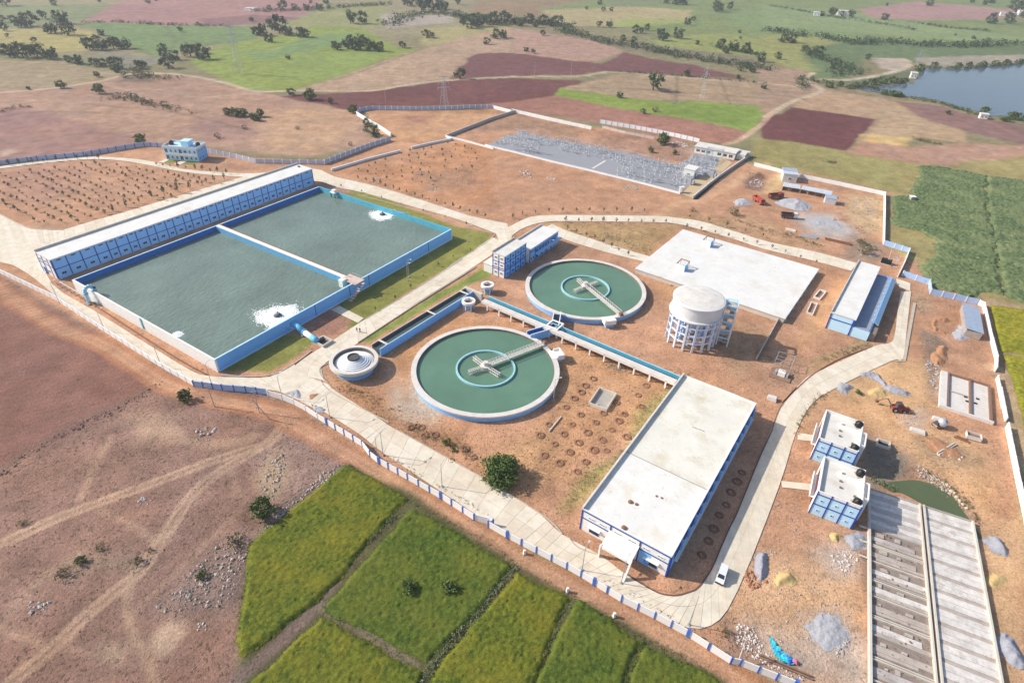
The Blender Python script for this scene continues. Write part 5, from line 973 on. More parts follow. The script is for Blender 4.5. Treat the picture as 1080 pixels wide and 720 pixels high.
# ------------------------------------------------------------------ clear water reservoir: broad white slab
SF = (46.15, 204.23, -35.18, 55.55, 44.9); SL, SW_ = SF[3], SF[4]
sl = place('clear_water_reservoir', 'broad low reservoir under a bright white flat roof', 'reservoir', SF)
w = MB(); w.box(0, 0, 0, SL, SW_, 1.75, 0, sides={'e': 1}); w.build('wall', [CONCL, BLUEL], sl)
w = MB(); w.box(-0.25, -0.25, 1.75, SL + 0.3, SW_ + 0.25, 2.05); w.build('roof', ROOFW, sl)
w = MB()
for k in range(9): w.box(SL + 0.0, 1 + k * (SW_ - 2) / 8, 0, SL + 0.28, 1.4 + k * (SW_ - 2) / 8, 1.74)
w.build('pilaster', PALE, sl)
for o_, lab in (((64.05, 202.48), 'open white rooftop frame with blue side, nearer one on the white slab'), ((79.19, 223.98), 'open white rooftop frame with blue side, farther one on the white slab')):
    t = thing('rooftop_shelter', lab, 'stair head', (*o_, 2.05), R(SF[2]), 'stair heads on the white reservoir roof')
    w = MB(); w.box(-3.6, 0, 0, 0, 0.25, 2.3, 0); w.box(-0.25, 0.25, 0, 0, 3.2, 2.3, 1); w.build('wall', [WHITE, BLUEL], t)
    for x, y in ((-3.6, 4.3), (-0.25, 4.3), (-3.6, 2.0)):
        w = MB(); w.box(x, y, 0, x + 0.25, y + 0.25, 2.5); w.build('post', CONCL, t)
    w = MB(); w.box(-3.6, 4.3, 2.5, 0, 4.55, 2.75); w.box(-3.6, 0.25, 2.3, -3.35, 4.3, 2.55); w.box(-0.25, 3.2, 2.3, 0, 4.3, 2.55); w.build('beam', RUST, t)
    w = MB(); w.box(-3.3, 0.3, 0.01, -0.3, 4.2, 0.25); w.build('hatch', CONCW, t)

# ------------------------------------------------------------------ elevated water tower
wc = (57.34, 160.75)
t = thing('water_tower', 'tall round white water tank standing on a ring of columns', 'water tower', (*wc, 0), R(10))
TRr = 8.0; COLB = mat('bluish_white_paint', (0.66, 0.74, 0.86), 0.8, 0.06, stain=0.2, stain_c=(0.5, 0.45, 0.4))
w = MB(); w.lathe([(0, 16.3), (3.5, 16.2), (TRr - 0.7, 15.8), (TRr, 15.6), (TRr, 15.2), (TRr - 0.25, 15.1), (TRr - 0.25, 11.2), (TRr + 0.35, 11.1), (TRr + 0.35, 10.7), (TRr - 1.2, 10.5), (0, 9.4)], 72, mis=[1, 1, 0, 0, 0, 0, 0, 0, 2, 2]); w.build('tank', [mat('water_tank_paint', (0.70, 0.71, 0.73), 0.8, 0.08, 0.5, stain=0.4, stain_c=(0.55, 0.45, 0.35)), ROOFB, BLUEL], t)
cm = None
for rr, n_ in ((TRr - 0.5, 16), (4.0, 8)):
    for k in range(n_):
        a = 2 * math.pi * (k + 0.2) / n_
        if cm is None:
            w = MB(); w.box(-0.3, -0.3, 0, 0.3, 0.3, 10.75); cm = w.build('column', COLB, t, (rr * math.cos(a), rr * math.sin(a), 0), a).data
        else: part('column', cm, t, (rr * math.cos(a), rr * math.sin(a), 0), a)
for z in (2.9, 5.6, 8.3):
    w = MB(); w.lathe([(TRr - 0.72, z), (TRr - 0.28, z), (TRr - 0.28, z + 0.55), (TRr - 0.72, z + 0.45)], 16, close=True); w.build('ring_beam', COLB, t, rotz=2 * math.pi * 0.2 / 16)
    w = MB(); w.lathe([(3.8, z), (4.2, z), (4.2, z + 0.5), (3.8, z + 0.5)], 7, close=True)
    for k in range(7):
        a = 2 * math.pi * k / 7; w.tube((4 * math.cos(a), 4 * math.sin(a), z + 0.25), ((TRr - 0.5) * math.cos(a), (TRr - 0.5) * math.sin(a), z + 0.25), 0.22, 4)
    w.build('inner_beam', BLUEL, t)
sc = [(66.12,159.68),(68.72,159.1),(78.62,185.28)]; s0 = [(67.4,159.39)][0]
t2 = thing('stair_tower', 'open pale blue stair frame beside the round water tank', 'stair tower', (*s0, 0), R(-20))
for x, y in ((-1.7, -1.7), (1.7, -1.7), (1.7, 2.4), (-1.7, 2.4)):
    w = MB(); w.box(x - 0.2, y - 0.2, 0, x + 0.2, y + 0.2, 14.6); w.build('post', WHITE, t2)
for k in range(5):
    z = 2.7 + k * 2.95
    w = MB()
    for a in ((-1.5, -1.85, 1.5, -1.55), (-1.5, 2.25, 1.5, 2.55), (-1.85, -1.5, -1.55, 2.2), (1.55, -1.5, 1.85, 2.2)): w.box(a[0], a[1], z, a[2], a[3], z + 0.4)
    w.box(-1.5, 1.0, z + 0.05, 1.5, 2.2, z + 0.3); w.build('landing', PALE, t2)
    w = MB()
    for s in range(8):
        xx = -0.1 if k % 2 else -1.5; yy = 0.9 - s * 0.3; zz = z - s * 0.17
        w.box(xx, yy - 0.3, zz - 0.2, xx + 1.4, yy, zz + 0.02)
        w.box(-1.4 - xx, -1.5 + s * 0.3, z - 1.45 - s * 0.17 - 0.2, 0.0 - xx, -1.2 + s * 0.3, z - 1.45 - s * 0.17 + 0.02)
    w.build('flight', CONCL, t2)

# ------------------------------------------------------------------ pump house on the right
PF = (105.18, 170.38, -34.52, 7.32, 45.78); PL, PW, PH = PF[3], PF[4], 6.4
ph = place('pump_house', 'long narrow white roofed building with a lower shaded wing, right of the reservoir slab', 'building', PF)
w = MB(); w.box(0, 0, 0, PL, PW, PH - 0.4, 0, sides={'e': 1, 's': 2}); w.build('wall', [WHITE, BLUEL, PALE], ph)
w = MB(); w.box(-0.2, -0.2, PH - 0.4, PL + 0.35, PW + 0.2, PH); w.build('roof', ROOFW, ph)
w = MB(); w.box(-0.2, -0.2, PH, 0.15, PW + 0.2, PH + 0.65); w.build('parapet', CONCL, ph)
AW = 5.4
w = MB(); w.box(PL + 0.02, 0, 0, PL + AW, PW - 1.5, 3.4, 0, sides={'s': 1}); w.build('wing_wall', [BLUEL, PALE], ph)
w = MB(); w.box(PL + 0.36, 0.1, 3.4, PL + AW - 0.3, PW - 1.6, 3.6, 0); w.build('wing_roof', mat('grey_blue_roof', (0.30, 0.34, 0.42), 0.9, 0.12, 0.5, stain=0.4, stain_c=(0.2, 0.22, 0.26)), ph)
w = MB(); w.box(PL + AW - 0.3, 6.5, 3.4, PL + AW, PW - 1.5, 4.3); w.box(PL + 0.36, PW - 1.6, 3.4, PL + AW - 0.3, PW - 1.3, 4.0); w.build('wing_parapet', BLUEL, ph)
w = MB(); w.add([(PL + AW, 6.5, 4.0), (PL + AW + 1.5, 6.5, 3.0), (PL + AW + 1.5, PW - 1.5, 3.0), (PL + AW, PW - 1.5, 4.0), (PL + AW, 6.5, 4.15), (PL + AW + 1.5, 6.5, 3.15), (PL + AW + 1.5, PW - 1.5, 3.15), (PL + AW, PW - 1.5, 4.15)], [(0, 3, 2, 1), (4, 5, 6, 7), (0, 1, 5, 4), (1, 2, 6, 5), (2, 3, 7, 6), (3, 0, 4, 7)]); w.build('awning', PALE, ph)
w = MB()
for u in (0, PL - 0.35): w.box(u, -0.22, 0, u + 0.35, 0.02, PH - 0.41)
w.box(0.35, -0.12, 3.9, PL - 0.35, 0.02, 4.2); w.build('facade_frame', BLUED, ph)
for k in range(11): window(ph, 'e', PL, PW, 3.5 + k * 3.9, 4.2, 2.2, 1.2, WHITE)
for k in range(8): window(ph, 'e', PL + AW, PW, 8.5 + k * 4.4, 0.9, 2.0, 1.4, WHITE)
for k in range(10):
    w = MB(); w.box(PL + AW - 0.9, 8 + k * 3.6, 3.6, PL + AW - 0.5, 8.5 + k * 3.6, 3.95); w.build('roof_block', CONCL, ph)
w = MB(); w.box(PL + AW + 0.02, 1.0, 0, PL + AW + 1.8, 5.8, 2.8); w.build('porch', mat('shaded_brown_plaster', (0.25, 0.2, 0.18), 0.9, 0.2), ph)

# ------------------------------------------------------------------ two staff quarters with black roof tanks
def quarters(fr, label, grid):
    L, W, H_ = 9.0, 12.4, 6.5
    t = place('staff_quarters', label, 'house', fr, 'two storey staff quarters')
    w = MB(); w.box(0, 0, 0, L, W, H_ - 0.3, 0, sides={'s': 1, 'e': 2}); w.box(L - 0.02, 3.2, 0, L + 1.2, 8.6, H_ - 0.3, 0); w.build('wall', [WHITE, PALE, BLUEL], t)
    w = MB(); w.box(0.25, 0.25, H_ - 0.3, L - 0.25, W - 0.25, H_); w.build('roof', ROOFB, t)
    w = parapet(L, W, H_ - 0.3, 1.15, 0.25); w.box(L, 3.2, H_ - 0.3, L + 1.2, 3.45, H_ + 0.6); w.box(L, 8.35, H_ - 0.3, L + 1.2, 8.6, H_ + 0.6); w.box(L + 0.95, 3.45, H_ - 0.3, L + 1.2, 8.35, H_ + 0.6); w.build('parapet', WHITE, t)
    w = MB(); w.box(4.0, 8.2, H_, 4.2, 9.6, H_ + 0.7); w.box(4.2, 8.2, H_, 8.7, 8.4, H_ + 0.7); w.build('roof_upstand', WHITE, t)
    w = MB()
    for u in (0, L / 3 - 0.1, 2 * L / 3 - 0.1, L - 0.2): w.box(u, -0.12, 0, u + 0.25, 0, H_ + 0.8)
    for z in (3.2, H_ - 0.2): w.box(0, -0.10, z, L, 0, z + 0.22)
    w.box(L, -0.1, 0, L + 0.12, 0.4, H_ + 0.8); w.build('facade_frame', BLUED, t)
    w = MB(); w.box(-0.08, 2.2, 0.4, 0, 9.8, 2.4); w.box(-0.08, 2.2, 3.7, 0, 9.8, 5.7); w.build('balcony_band', MAROON, t)
    w = MB(); w.box(-1.0, 2.0, 3.0, -0.0, 10, 3.2); w.box(-1.0, 2.0, 3.2, -0.85, 10, 4.0); w.build('balcony', WHITE, t)
    for z in (1.0, 4.2):
        for k in range(4): window(t, 'e', L, W, 1.6 + k * 3.0 if k in (0, 3) else 1.6 + k * 3.0, z, 1.2, 1.2, WHITE) if k in (0, 3) else None
        for k in range(3): window(t, 's', L, W, L * (k + 0.5) / 3, z + 0.3, 0.6, 0.6, PALE, 'ventilator')
    for x, y in ((8.0, 1.2), (8.0, 11.0)):
        o = thing('roof_tank', '', 'water tank', (*to_world(fr, x, y), H_), 0, 'black water tanks on the staff quarters')
        w = MB(); w.lathe([(0, 1.65), (0.35, 1.6), (0.4, 1.45), (0.85, 1.25), (0.9, 0.1), (0, 0.1)], 20)
        for z in (0.4, 0.7, 1.0): w.lathe([(0.88, z), (0.94, z + 0.05), (0.88, z + 0.1)], 20)
        w.build('tank_body', BLACK, o, smooth=True)
        w = MB(); w.box(-1, -1, 0, 1, 1, 0.14); w.build('slab', CONC, o)
        yield o, (x, y)
    for x, y in to_local(fr, []): pass
    for x, y in ((4.2, 4.2), (7.2, 3.0), (4.0, 6.3)):
        w = MB(); w.box(x, y, H_, x + 0.5, y + 0.4, H_ + 0.35); w.build('roof_vent', CONCD, t)
A1 = (76.42, 109.12, -28.58, 8.94, 12.28); A2_ = (69.45, 92.0, -26.98, 8.83, 12.31)
for o, k in quarters((A1[0], A1[1], -30), 'farther of two white two storey houses with blue gridded end walls', 0):
    o['label'] = 'black roof tank on the farther staff house, ' + ('near corner above the blue end wall' if k[1] < 5 else 'back corner of the roof')
for o, k in quarters((A2_[0], A2_[1], -28), 'nearer of two white two storey houses, its large blue gridded end wall toward us', 1):
    o['label'] = 'black roof tank on the nearer staff house, ' + ('near corner above the blue end wall' if k[1] < 5 else 'back corner next to the farther house')

# ------------------------------------------------------------------ blue house at the back wall
HB = [(-185.67,311.52),(-167.46,309.59),(-166.65,315.88)]; hb_ang = math.degrees(math.atan2(HB[1][1] - HB[0][1], HB[1][0] - HB[0][0]))
hf = (HB[0][0], HB[0][1], hb_ang); hL = math.dist(HB[0], HB[1]); hW = 9.0; hH = 6.6
t = place('blue_house', 'pale blue two storey house with black roof tanks by the far boundary wall', 'house', hf)
w = MB(); w.box(0, 0, 0, hL, hW, hH - 0.3, 0, sides={'e': 1}); w.build('wall', [PALE, BLUEM], t)
w = MB(); w.box(-0.4, -0.4, hH - 0.3, hL + 0.4, hW + 0.4, hH); w.build('roof', PALE, t)
parapet(hL + 0.6, hW + 0.6, hH, 0.9, 0.2, -0.3, -0.3).build('parapet', WHITE, t)
w = MB(); w.box(-0.2, -1.1, 3.1, hL + 0.2, 0, 3.35); w.box(-0.2, -1.1, 3.35, hL + 0.2, -0.95, 4.1); w.build('balcony', WHITE, t)
for z in (0.3, 3.7):
    for k in range(7): window(t, 's', hL, hW, hL * (k + 0.5) / 7, z + (0.5 if k not in (0, 3) else 0), 1.7 if k in (0, 3, 4) else 1.1, 1.4 if k not in (0, 3) else 2.2, PALE)
    for k in range(3): window(t, 'e', hL, hW, hW * (k + 0.5) / 3, z + 0.6, 1.2, 1.3, WHITE)
w = MB(); w.box(hL * 0.48, 2.5, hH, hL * 0.70, 7, hH + 2.6); w.prism([(hL * 0.46, 2.2), (hL * 0.72, 2.2), (hL * 0.72, 7.3), (hL * 0.46, 7.3)], hH + 2.6, hH + 2.9); w.build('stair_room', PALE, t)
for u, lab in ((0.12, 'black roof tank on the left end of the far blue house'), (0.93, 'black roof tank on the right end of the far blue house')):
    o = thing('roof_tank', lab, 'water tank', (*to_world(hf, hL * u, 4.5), hH), 0, 'black water tanks on the far blue house')
    w = MB(); w.lathe([(0, 2.3), (0.5, 2.2), (1.1, 1.7), (1.15, 0.1), (0, 0.1)], 16); w.build('tank_body', BLACK, o, smooth=True); w = MB(); w.box(-1.2, -1.2, 0, 1.2, 1.2, 0.14); w.build('slab', CONC, o)
# ------------------------------------------------------------------ loose material: stones, rubble, heaps
def rock_mesh(m, p, s, rg):
    """one irregular eight-sided stone"""
    a = rg.random() * 6.28; c, d = math.cos(a), math.sin(a); k = [rg.uniform(0.7, 1.25) * s for _ in range(6)]
    q = [(k[0], 0, 0.1 * s), (0, k[1], 0), (-k[2], 0, 0.05 * s), (0, -k[3], 0.1 * s), (0.15 * s, 0.1 * s, 0.75 * k[4]), (0, 0, -0.3 * s)]
    v = [(p[0] + x * c - y * d, p[1] + x * d + y * c, p[2] + z) for x, y, z in q]
    m.add(v, [(0, 1, 4), (1, 2, 4), (2, 3, 4), (3, 0, 4), (1, 0, 5), (2, 1, 5), (3, 2, 5), (0, 3, 5)])
def scatter(poly, n, rg):
    xs = [p[0] for p in poly]; ys = [p[1] for p in poly]; out = np.zeros((0, 2))
    while len(out) < n:
        x = rg.uniform(min(xs), max(xs), n * 3); y = rg.uniform(min(ys), max(ys), n * 3); k = inside(x, y, poly); out = np.vstack([out, np.stack([x[k], y[k]], 1)])
    return out[:n]
def rubble(name, poly, n, s0, s1, m, seed, zmax=0.0):
    rg = np.random.default_rng(seed); w = MB()
    for x, y in scatter(poly, n, rg):
        s = s0 * (s1 / s0) ** (rg.random() ** 2.2); rock_mesh(w, (x, y, rg.random() * zmax), s, rg)
    return w.build(name, m, kind='stuff')
STONE = mat('pale_stone', (0.46, 0.38, 0.32), 0.9, 0.25, 1.5); STONEW = mat('whitish_rubble', (0.60, 0.54, 0.50), 0.9, 0.2, 1.5)
STONED = mat('brown_clods', (0.27, 0.17, 0.12), 0.95, 0.25, 1.2); STONEG = mat('grey_rubble', (0.40, 0.36, 0.35), 0.9, 0.25, 1.2); SOILR = mat('red_clods', (0.38, 0.19, 0.11), 0.95, 0.2, 1.2)
rubble('stones', [(-66.78,63.62),(-64.39,67.19),(-62.6,72.54),(-61.9,78.85),(-57.65,80.83),(-54.19,79.76),(-52.46,67.64),(-53.55,64.6),(-61.2,62.38),(-64.41,62.5)], 340, 0.12, 0.55, STONE, 1)
rubble('stones', [(-52.47,79.24),(-51.44,88.1),(-48.71,93.01),(-41.18,102.26),(-38.71,101.6),(-47.11,89.63),(-50.73,82.97),(-50.65,76.96)], 230, 0.12, 0.5, STONE, 2)
rubble('stones', [(-57.58,94.75),(-57.67,103.06),(-54.75,104.8),(-52.43,99.43),(-52.34,90.76),(-55.06,89.28)], 90, 0.15, 0.6, STONE, 3)
rubble('stones', [(-80.86,111.93),(-79.02,114.69),(-75.62,113.97),(-75.47,107.91),(-78.39,107.77)], 26, 0.2, 0.6, STONEW, 4)
rubble('stones', [(-119.45,95.94),(-117.55,102.19),(-114.4,108.11),(-108.82,115.91),(-102.6,122.91),(-98.78,130.81),(-97.36,129.3),(-101.08,120.07),(-107.27,113.26),(-112.99,105.91),(-116.0,99.9),(-117.93,93.81)], 160, 0.15, 0.5, STONED, 5)
rubble('stones', [(-89.33,61.35),(-91.24,64.17),(-86.79,64.34),(-85.11,61.03)], 18, 0.2, 0.5, STONEW, 6)
rubble('stones', [(-75.77,73.68),(-73.27,75.47),(-72.07,72.17),(-75.09,71.51)], 14, 0.15, 0.4, STONE, 7)
rubble('stones', [(-83.58,89.38),(-80.77,90.19),(-79.59,87.87),(-82.45,87.75)], 12, 0.2, 0.5, STONEW, 8)
rubble('stones', [(-57.27,60.65),(-55.62,60.94),(-55.02,59.58),(-56.44,59.3)], 10, 0.2, 0.5, STONEW, 28)
rubble('stones', [(-166.69,161.97),(-98.01,129.27),(-72.24,124.53),(-45.55,107.7),(-49.43,86.86),(-56.04,76.74),(-76.29,49.31),(-85.86,48.99)], 420, 0.08, 0.24, STONED, 9)
rubble('rubble', [(129.85,153.5),(135.53,156.33),(124.98,135.03),(124.6,139.28),(126.21,146.11)], 150, 0.15, 0.6, STONEG, 10)
rubble('rubble', [(45.28,64.31),(48.03,63.99),(49.02,59.54),(52.28,56.57),(55.16,54.07),(52.24,54.34),(46.16,57.88),(43.93,60.96)], 260, 0.12, 0.45, STONEW, 11)
rubble('rubble', [(50.52,76.44),(52.88,75.55),(54.01,73.65),(50.36,71.61),(49.49,73.0)], 60, 0.2, 0.7, SOILR, 12)
rubble('rubble', [(69.01,80.75),(76.42,82.1),(75.22,79.44),(71.15,76.26),(69.52,78.7)], 70, 0.15, 0.5, STONEW, 13)
rubble('rubble', [(64.53,63.75),(66.03,62.56),(63.3,58.09),(62.22,59.22)], 50, 0.15, 0.5, STONEG, 14)
rubble('rubble', [(103.06,108.77),(104.56,106.62),(107.29,103.3),(107.88,98.79),(106.32,94.03),(106.52,97.53),(104.94,100.28),(101.45,103.88)], 170, 0.15, 0.5, STONE, 15)
rubble('rubble', [(110.64,117.45),(115.81,117.71),(117.31,111.77),(115.3,110.43),(110.42,111.44)], 60, 0.15, 0.5, STONEW, 16)
rubble('rubble', [(148.59,241.5),(155.42,235.77),(149.52,223.51),(140.54,223.65)], 170, 0.12, 0.45, STONEG, 17)
rubble('rubble', [(155.45,225.59),(160.27,227.6),(152.45,216.59),(149.38,215.6)], 60, 0.15, 0.4, STONEW, 18)
rubble('rubble', [(167.45,293.59),(176.27,290.57),(169.3,266.89),(166.69,270.02),(163.8,282.03)], 120, 0.15, 0.5, STONEG, 19)
rubble('rubble', [(152.9,257.41),(157.64,256.23),(153.21,243.81),(150.64,246.53)], 60, 0.15, 0.45, SOILR, 20)
rubble('rubble', [(146.81,264.97),(153.07,263.86),(151.6,260.48),(146.1,261.63)], 40, 0.15, 0.6, SOILR, 21)
rubble('rubble', [(120.45,307.28),(126.4,314.27),(129.04,308.11),(123.68,298.36),(120.06,301.05)], 70, 0.2, 0.7, STONEW, 22)
rubble('rubble', [(125.19,323.04),(132.52,323.77),(131.98,314.82),(122.55,311.73)], 70, 0.2, 0.6, RUST, 23)
rubble('rubble', [(-53.49,307.17),(-48.88,307.63),(-47.21,301.13),(-51.74,300.68)], 30, 0.2, 0.7, STONEG, 24)
rubble('rubble', [(-73.83,296.33),(-69.37,296.77),(-68.79,290.07),(-72.16,290.16)], 24, 0.2, 0.8, STONEW, 25)
rubble('rubble', [(-44.49,286.68),(-39.99,286.1),(-39.38,281.19),(-42.98,280.86)], 24, 0.2, 0.6, STONEG, 26)
rubble('rubble', [(1.13,313.56),(5.98,314.93),(7.71,303.08),(2.41,302.56)], 40, 0.25, 0.9, STONEW, 27)
rubble('rubble', [(14.9,307.16),(18.97,304.19),(18.78,299.23),(15.36,302.17)], 20, 0.25, 0.8, STONEW, 29)
rubble('rubble', [(52.66,296.42),(60.62,297.18),(60.45,291.38),(53.33,290.71)], 40, 0.25, 0.8, STONEG, 30)
rubble('rubble', [(91.7,377.48),(103.46,371.76),(100.16,360.51),(90.97,364.86)], 60, 0.3, 1.0, STONEW, 31)
rubble('rubble', [(49.28,212.41),(59.5,198.07),(58.78,194.48),(49.3,206.57)], 40, 0.2, 0.7, STONED, 32)
rubble('rubble', [(26.99,145.17),(35.4,147.24),(35.12,141.77),(30.47,142.27)], 50, 0.15, 0.45, STONEG, 33)
rubble('rubble', [(80.14,127.26),(90.82,137.44),(90.88,135.31),(80.94,124.71),(77.99,121.42)], 120, 0.12, 0.4, STONED, 34)
rubble('clods', [(-54.0,133.83),(-23.05,108.79),(13.95,84.43),(24.15,101.44),(43.41,130.68),(16.07,121.39),(-9.07,114.63),(-27.74,122.94),(-41.01,136.74)], 700, 0.08, 0.26, SOILR, 35)
rubble('clods', [(52.0,195.76),(103.08,173.42),(115.08,157.67),(70.69,132.14),(51.15,141.91),(35.69,152.98)], 420, 0.08, 0.28, SOILR, 36)
rubble('clods', [(69.67,113.28),(77.71,87.09),(66.3,57.43),(53.04,54.46),(43.21,61.95),(54.66,81.22)], 420, 0.08, 0.30, STONEG, 37)
rubble('clods', [(111.02,142.97),(131.28,148.74),(123.94,106.03),(109.24,78.75),(107.05,93.6),(99.72,104.92)], 380, 0.08, 0.30, SOILR, 38)
rubble('clods', [(20.39,66.86),(43.47,62.89),(51.5,54.9),(31.25,65.3)], 60, 0.08, 0.25, SOILR, 39)
rubble('litter', [(55.12,81.24),(74.33,83.63),(74.73,76.4),(68.04,63.46),(59.21,57.57),(49.81,61.98)], 130, 0.06, 0.22, STONEW, 60); rubble('litter', [(102.88,136.07),(122.86,134.22),(117.17,124.02),(102.92,117.22),(97.61,124.61)], 110, 0.06, 0.22, STONEW, 61); rubble('litter', [(131.74,298.12),(179.87,289.01),(159.93,247.28),(137.26,254.54),(121.6,266.13)], 130, 0.08, 0.3, STONEW, 62); rubble('litter', [(147.65,190.34),(163.34,184.9),(152.82,159.9),(135.71,151.39),(132.15,161.29)], 90, 0.06, 0.22, STONEW, 63)
# pale boulders round the pond, each a stone of its own
BOUL = mat('yellowish_boulder', (0.62, 0.52, 0.36), 0.9, 0.15, 0.8, 0.05, 3); rg = np.random.default_rng(44)
for i, (x, y, s) in enumerate([(107.1,101.8,1.0),(107.3,101.3,0.8),(106.9,99.8,1.0),(107.4,99.4,0.8),(107.2,98.0,1.1),(107.3,97.0,0.9),(107.4,95.9,0.8),(107.6,94.8,0.9),(105.5,103.6,0.5),(103.9,102.5,0.5),(101.5,104.1,0.4),(106.4,102.6,0.6)]):
    m = bmesh.new(); bmesh.ops.create_icosphere(m, subdivisions=2, radius=1.0)
    for v in m.verts: v.co *= 1 + rg.uniform(-0.16, 0.16)
    me = bpy.data.meshes.new('boulder'); m.to_mesh(me); m.free(); me.materials.append(BOUL)
    o = bpy.data.objects.new('boulder', me); COL.objects.link(o); o.location = (x, y, 0.05 * s); o.scale = (s * 0.5, s * 0.4, s * 0.34); o.rotation_euler.z = rg.random() * 6
    tag(o, 'pale yellowish boulder on the bank of the green pond', 'boulder', 'boulders round the pond')
def heap(name, label, cat, poly, h, m, seed, group=None, rough=0.22):
    """a tipped heap: height grows from the outline inwards"""
    rg = np.random.default_rng(seed); xs = [p[0] for p in poly]; ys = [p[1] for p in poly]; cx, cy = sum(xs) / len(xs), sum(ys) / len(ys); c = max(0.22, (max(xs) - min(xs)) / 60)
    X_, Y_ = np.meshgrid(np.arange(min(xs) - c, max(xs) + 2 * c, c), np.arange(min(ys) - c, max(ys) + 2 * c, c)); wx_ = X_ + vnoise(X_, Y_, 2.5, seed) * 1.0; wy_ = Y_ + vnoise(X_, Y_, 2.5, seed + 1) * 1.0
    ins = inside(wx_, wy_, poly); d = np.where(ins, line_dist(wx_, wy_, list(poly) + [poly[0]]), 0); dm = d.max()
    Z_ = 0.62 * h * np.sin(np.clip(d / dm, 0, 1) * 1.45) * (1 + 0.45 * vnoise(X_, Y_, 2.6, seed + 2)) + 0.16 * vnoise(X_, Y_, 0.9, seed + 4) * (d > 0) + np.where(ins, rg.uniform(-0.05, 0.05, X_.shape), 0)
    keep = ins[:-1, :-1] | ins[1:, :-1] | ins[:-1, 1:] | ins[1:, 1:]; idx = np.arange(X_.size).reshape(X_.shape); q = np.stack([idx[:-1, :-1], idx[:-1, 1:], idx[1:, 1:], idx[1:, :-1]], -1)[keep]
    u, inv = np.unique(q.ravel(), return_inverse=True); vv = np.stack([X_.ravel()[u] - cx, Y_.ravel()[u] - cy, np.maximum(Z_.ravel()[u], 0.01)], -1)
    me = bpy.data.meshes.new(name); me.from_pydata(vv.tolist(), [], inv.reshape(-1, 4).tolist()); me.materials.append(m); me.polygons.foreach_set('use_smooth', [True] * len(me.polygons))
    o = bpy.data.objects.new(name, me); COL.objects.link(o); o.location = (cx, cy, 0)
    rubble('spill', [(cx + (x - cx) * 1.3, cy + (y - cy) * 1.3) for x, y in poly], 70 if cat != 'sand heap' else 30, 0.05, 0.2, m, seed + 200)
    return tag(o, label, cat, group)
GRAV = mat('grey_gravel', (0.42, 0.415, 0.44), 0.95, 0.2, 3, 0.05, 9); GRAVD = mat('dark_grey_grit', (0.35, 0.35, 0.39), 0.95, 0.2, 3, 0.05, 9); SAND = mat('yellow_sand', (0.62, 0.44, 0.20), 0.95, 0.1, 2, 0.03, 6); EARTH = mat('red_earth_heap', (0.42, 0.22, 0.12), 0.95, 0.2, 1.2, 0.08, 3)
heap('gravel_heap', 'grey gravel heap beside the maroon tipper truck', 'gravel heap', [(125.03,280.38),(131.38,286.49),(137.31,287.03),(141.06,283.65),(141.84,276.5),(137.96,271.8),(132.99,271.36),(128.98,273.61)], 2.6, GRAV, 1)
heap('gravel_heap', 'low grey gravel heap left of the small red truck', 'gravel heap', [(104.8,278.57),(109.2,284.09),(113.13,282.97),(113.96,277.59),(109.47,275.41),(105.19,275.03)], 1.6, GRAV, 2)
heap('gravel_heap', 'wide flat spread of pale grit in the middle of the work yard', 'gravel heap', [(134.32,262.26),(141.23,264.49),(146.1,261.63),(148.1,255.44),(145.38,252.12),(139.96,254.76),(133.83,255.82)], 0.6, GRAV, 3)
heap('gravel_heap', 'long curved grey grit heap beside the bend of the road', 'gravel heap', [(105.6,145.47),(109.6,146.34),(111.62,143.89),(111.37,140.14),(114.73,139.11),(116.6,137.11),(114.67,135.23),(110.48,136.78),(109.86,139.45),(108.87,143.11),(106.08,143.9)], 1.3, GRAVD, 4)
heap('gravel_heap', 'small dark grey heap at the edge of the curving road', 'gravel heap', [(94.71,138.02),(97.95,140.63),(100.07,140.13),(100.44,138.33),(97.66,135.5),(95.44,136.56)], 1.4, GRAVD, 5)
heap('sand_heap', 'yellow sand heap beside the curved grey grit heap', 'sand heap', [(104.23,137.33),(107.87,139.34),(109.36,137.61),(109.1,135.52),(105.69,134.75),(103.77,135.53)], 1.2, SAND, 6)
heap('gravel_heap', 'steep blue grey gravel heap beside the road near the white van', 'gravel heap', [(52.32,78.02),(54.64,80.43),(56.33,80.76),(55.7,78.16),(54.33,74.62),(52.99,73.85),(52.59,76.03)], 2.0, GRAVD, 7)
heap('sand_heap', 'yellow sand heap in the orange yard below the staff houses', 'sand heap', [(55.05,74.17),(57.58,76.47),(59.72,76.31),(60.55,74.38),(58.84,72.64),(55.79,72.53)], 1.4, SAND, 8)
heap('gravel_heap', 'broad grey grit spread above the blue tarpaulin', 'gravel heap', [(58.45,64.79),(62.22,67.08),(65.4,66.76),(66.17,63.81),(64.16,60.07),(61.19,59.57),(58.8,61.49)], 0.8, GRAV, 9)
heap('gravel_heap', 'dark grey heap at the corner of the nearer staff house', 'gravel heap', [(76.02,85.9),(78.67,87.13),(80.07,86.07),(78.06,82.71),(75.61,82.34),(75.04,83.66)], 1.5, GRAVD, 10)
heap('sand_heap', 'small yellow heap below the blue gridded house wall', 'sand heap', [(72.44,86.31),(73.88,86.93),(74.35,85.83),(72.93,84.12),(71.98,84.62)], 0.9, SAND, 11)
heap('gravel_heap', 'blue grey heap right of the long filter beds, upper one', 'gravel heap', [(105.79,86.02),(108.44,87.24),(110.49,86.77),(110.52,84.29),(108.38,82.07),(106.26,83.05)], 1.9, GRAVD, 12)
heap('gravel_heap', 'blue grey double heap right of the long filter beds, lower one', 'gravel heap', [(94.07,63.15),(96.82,64.28),(98.05,62.47),(97.35,59.65),(95.82,57.68),(94.02,58.76),(93.05,60.29)], 2.0, GRAVD, 13)
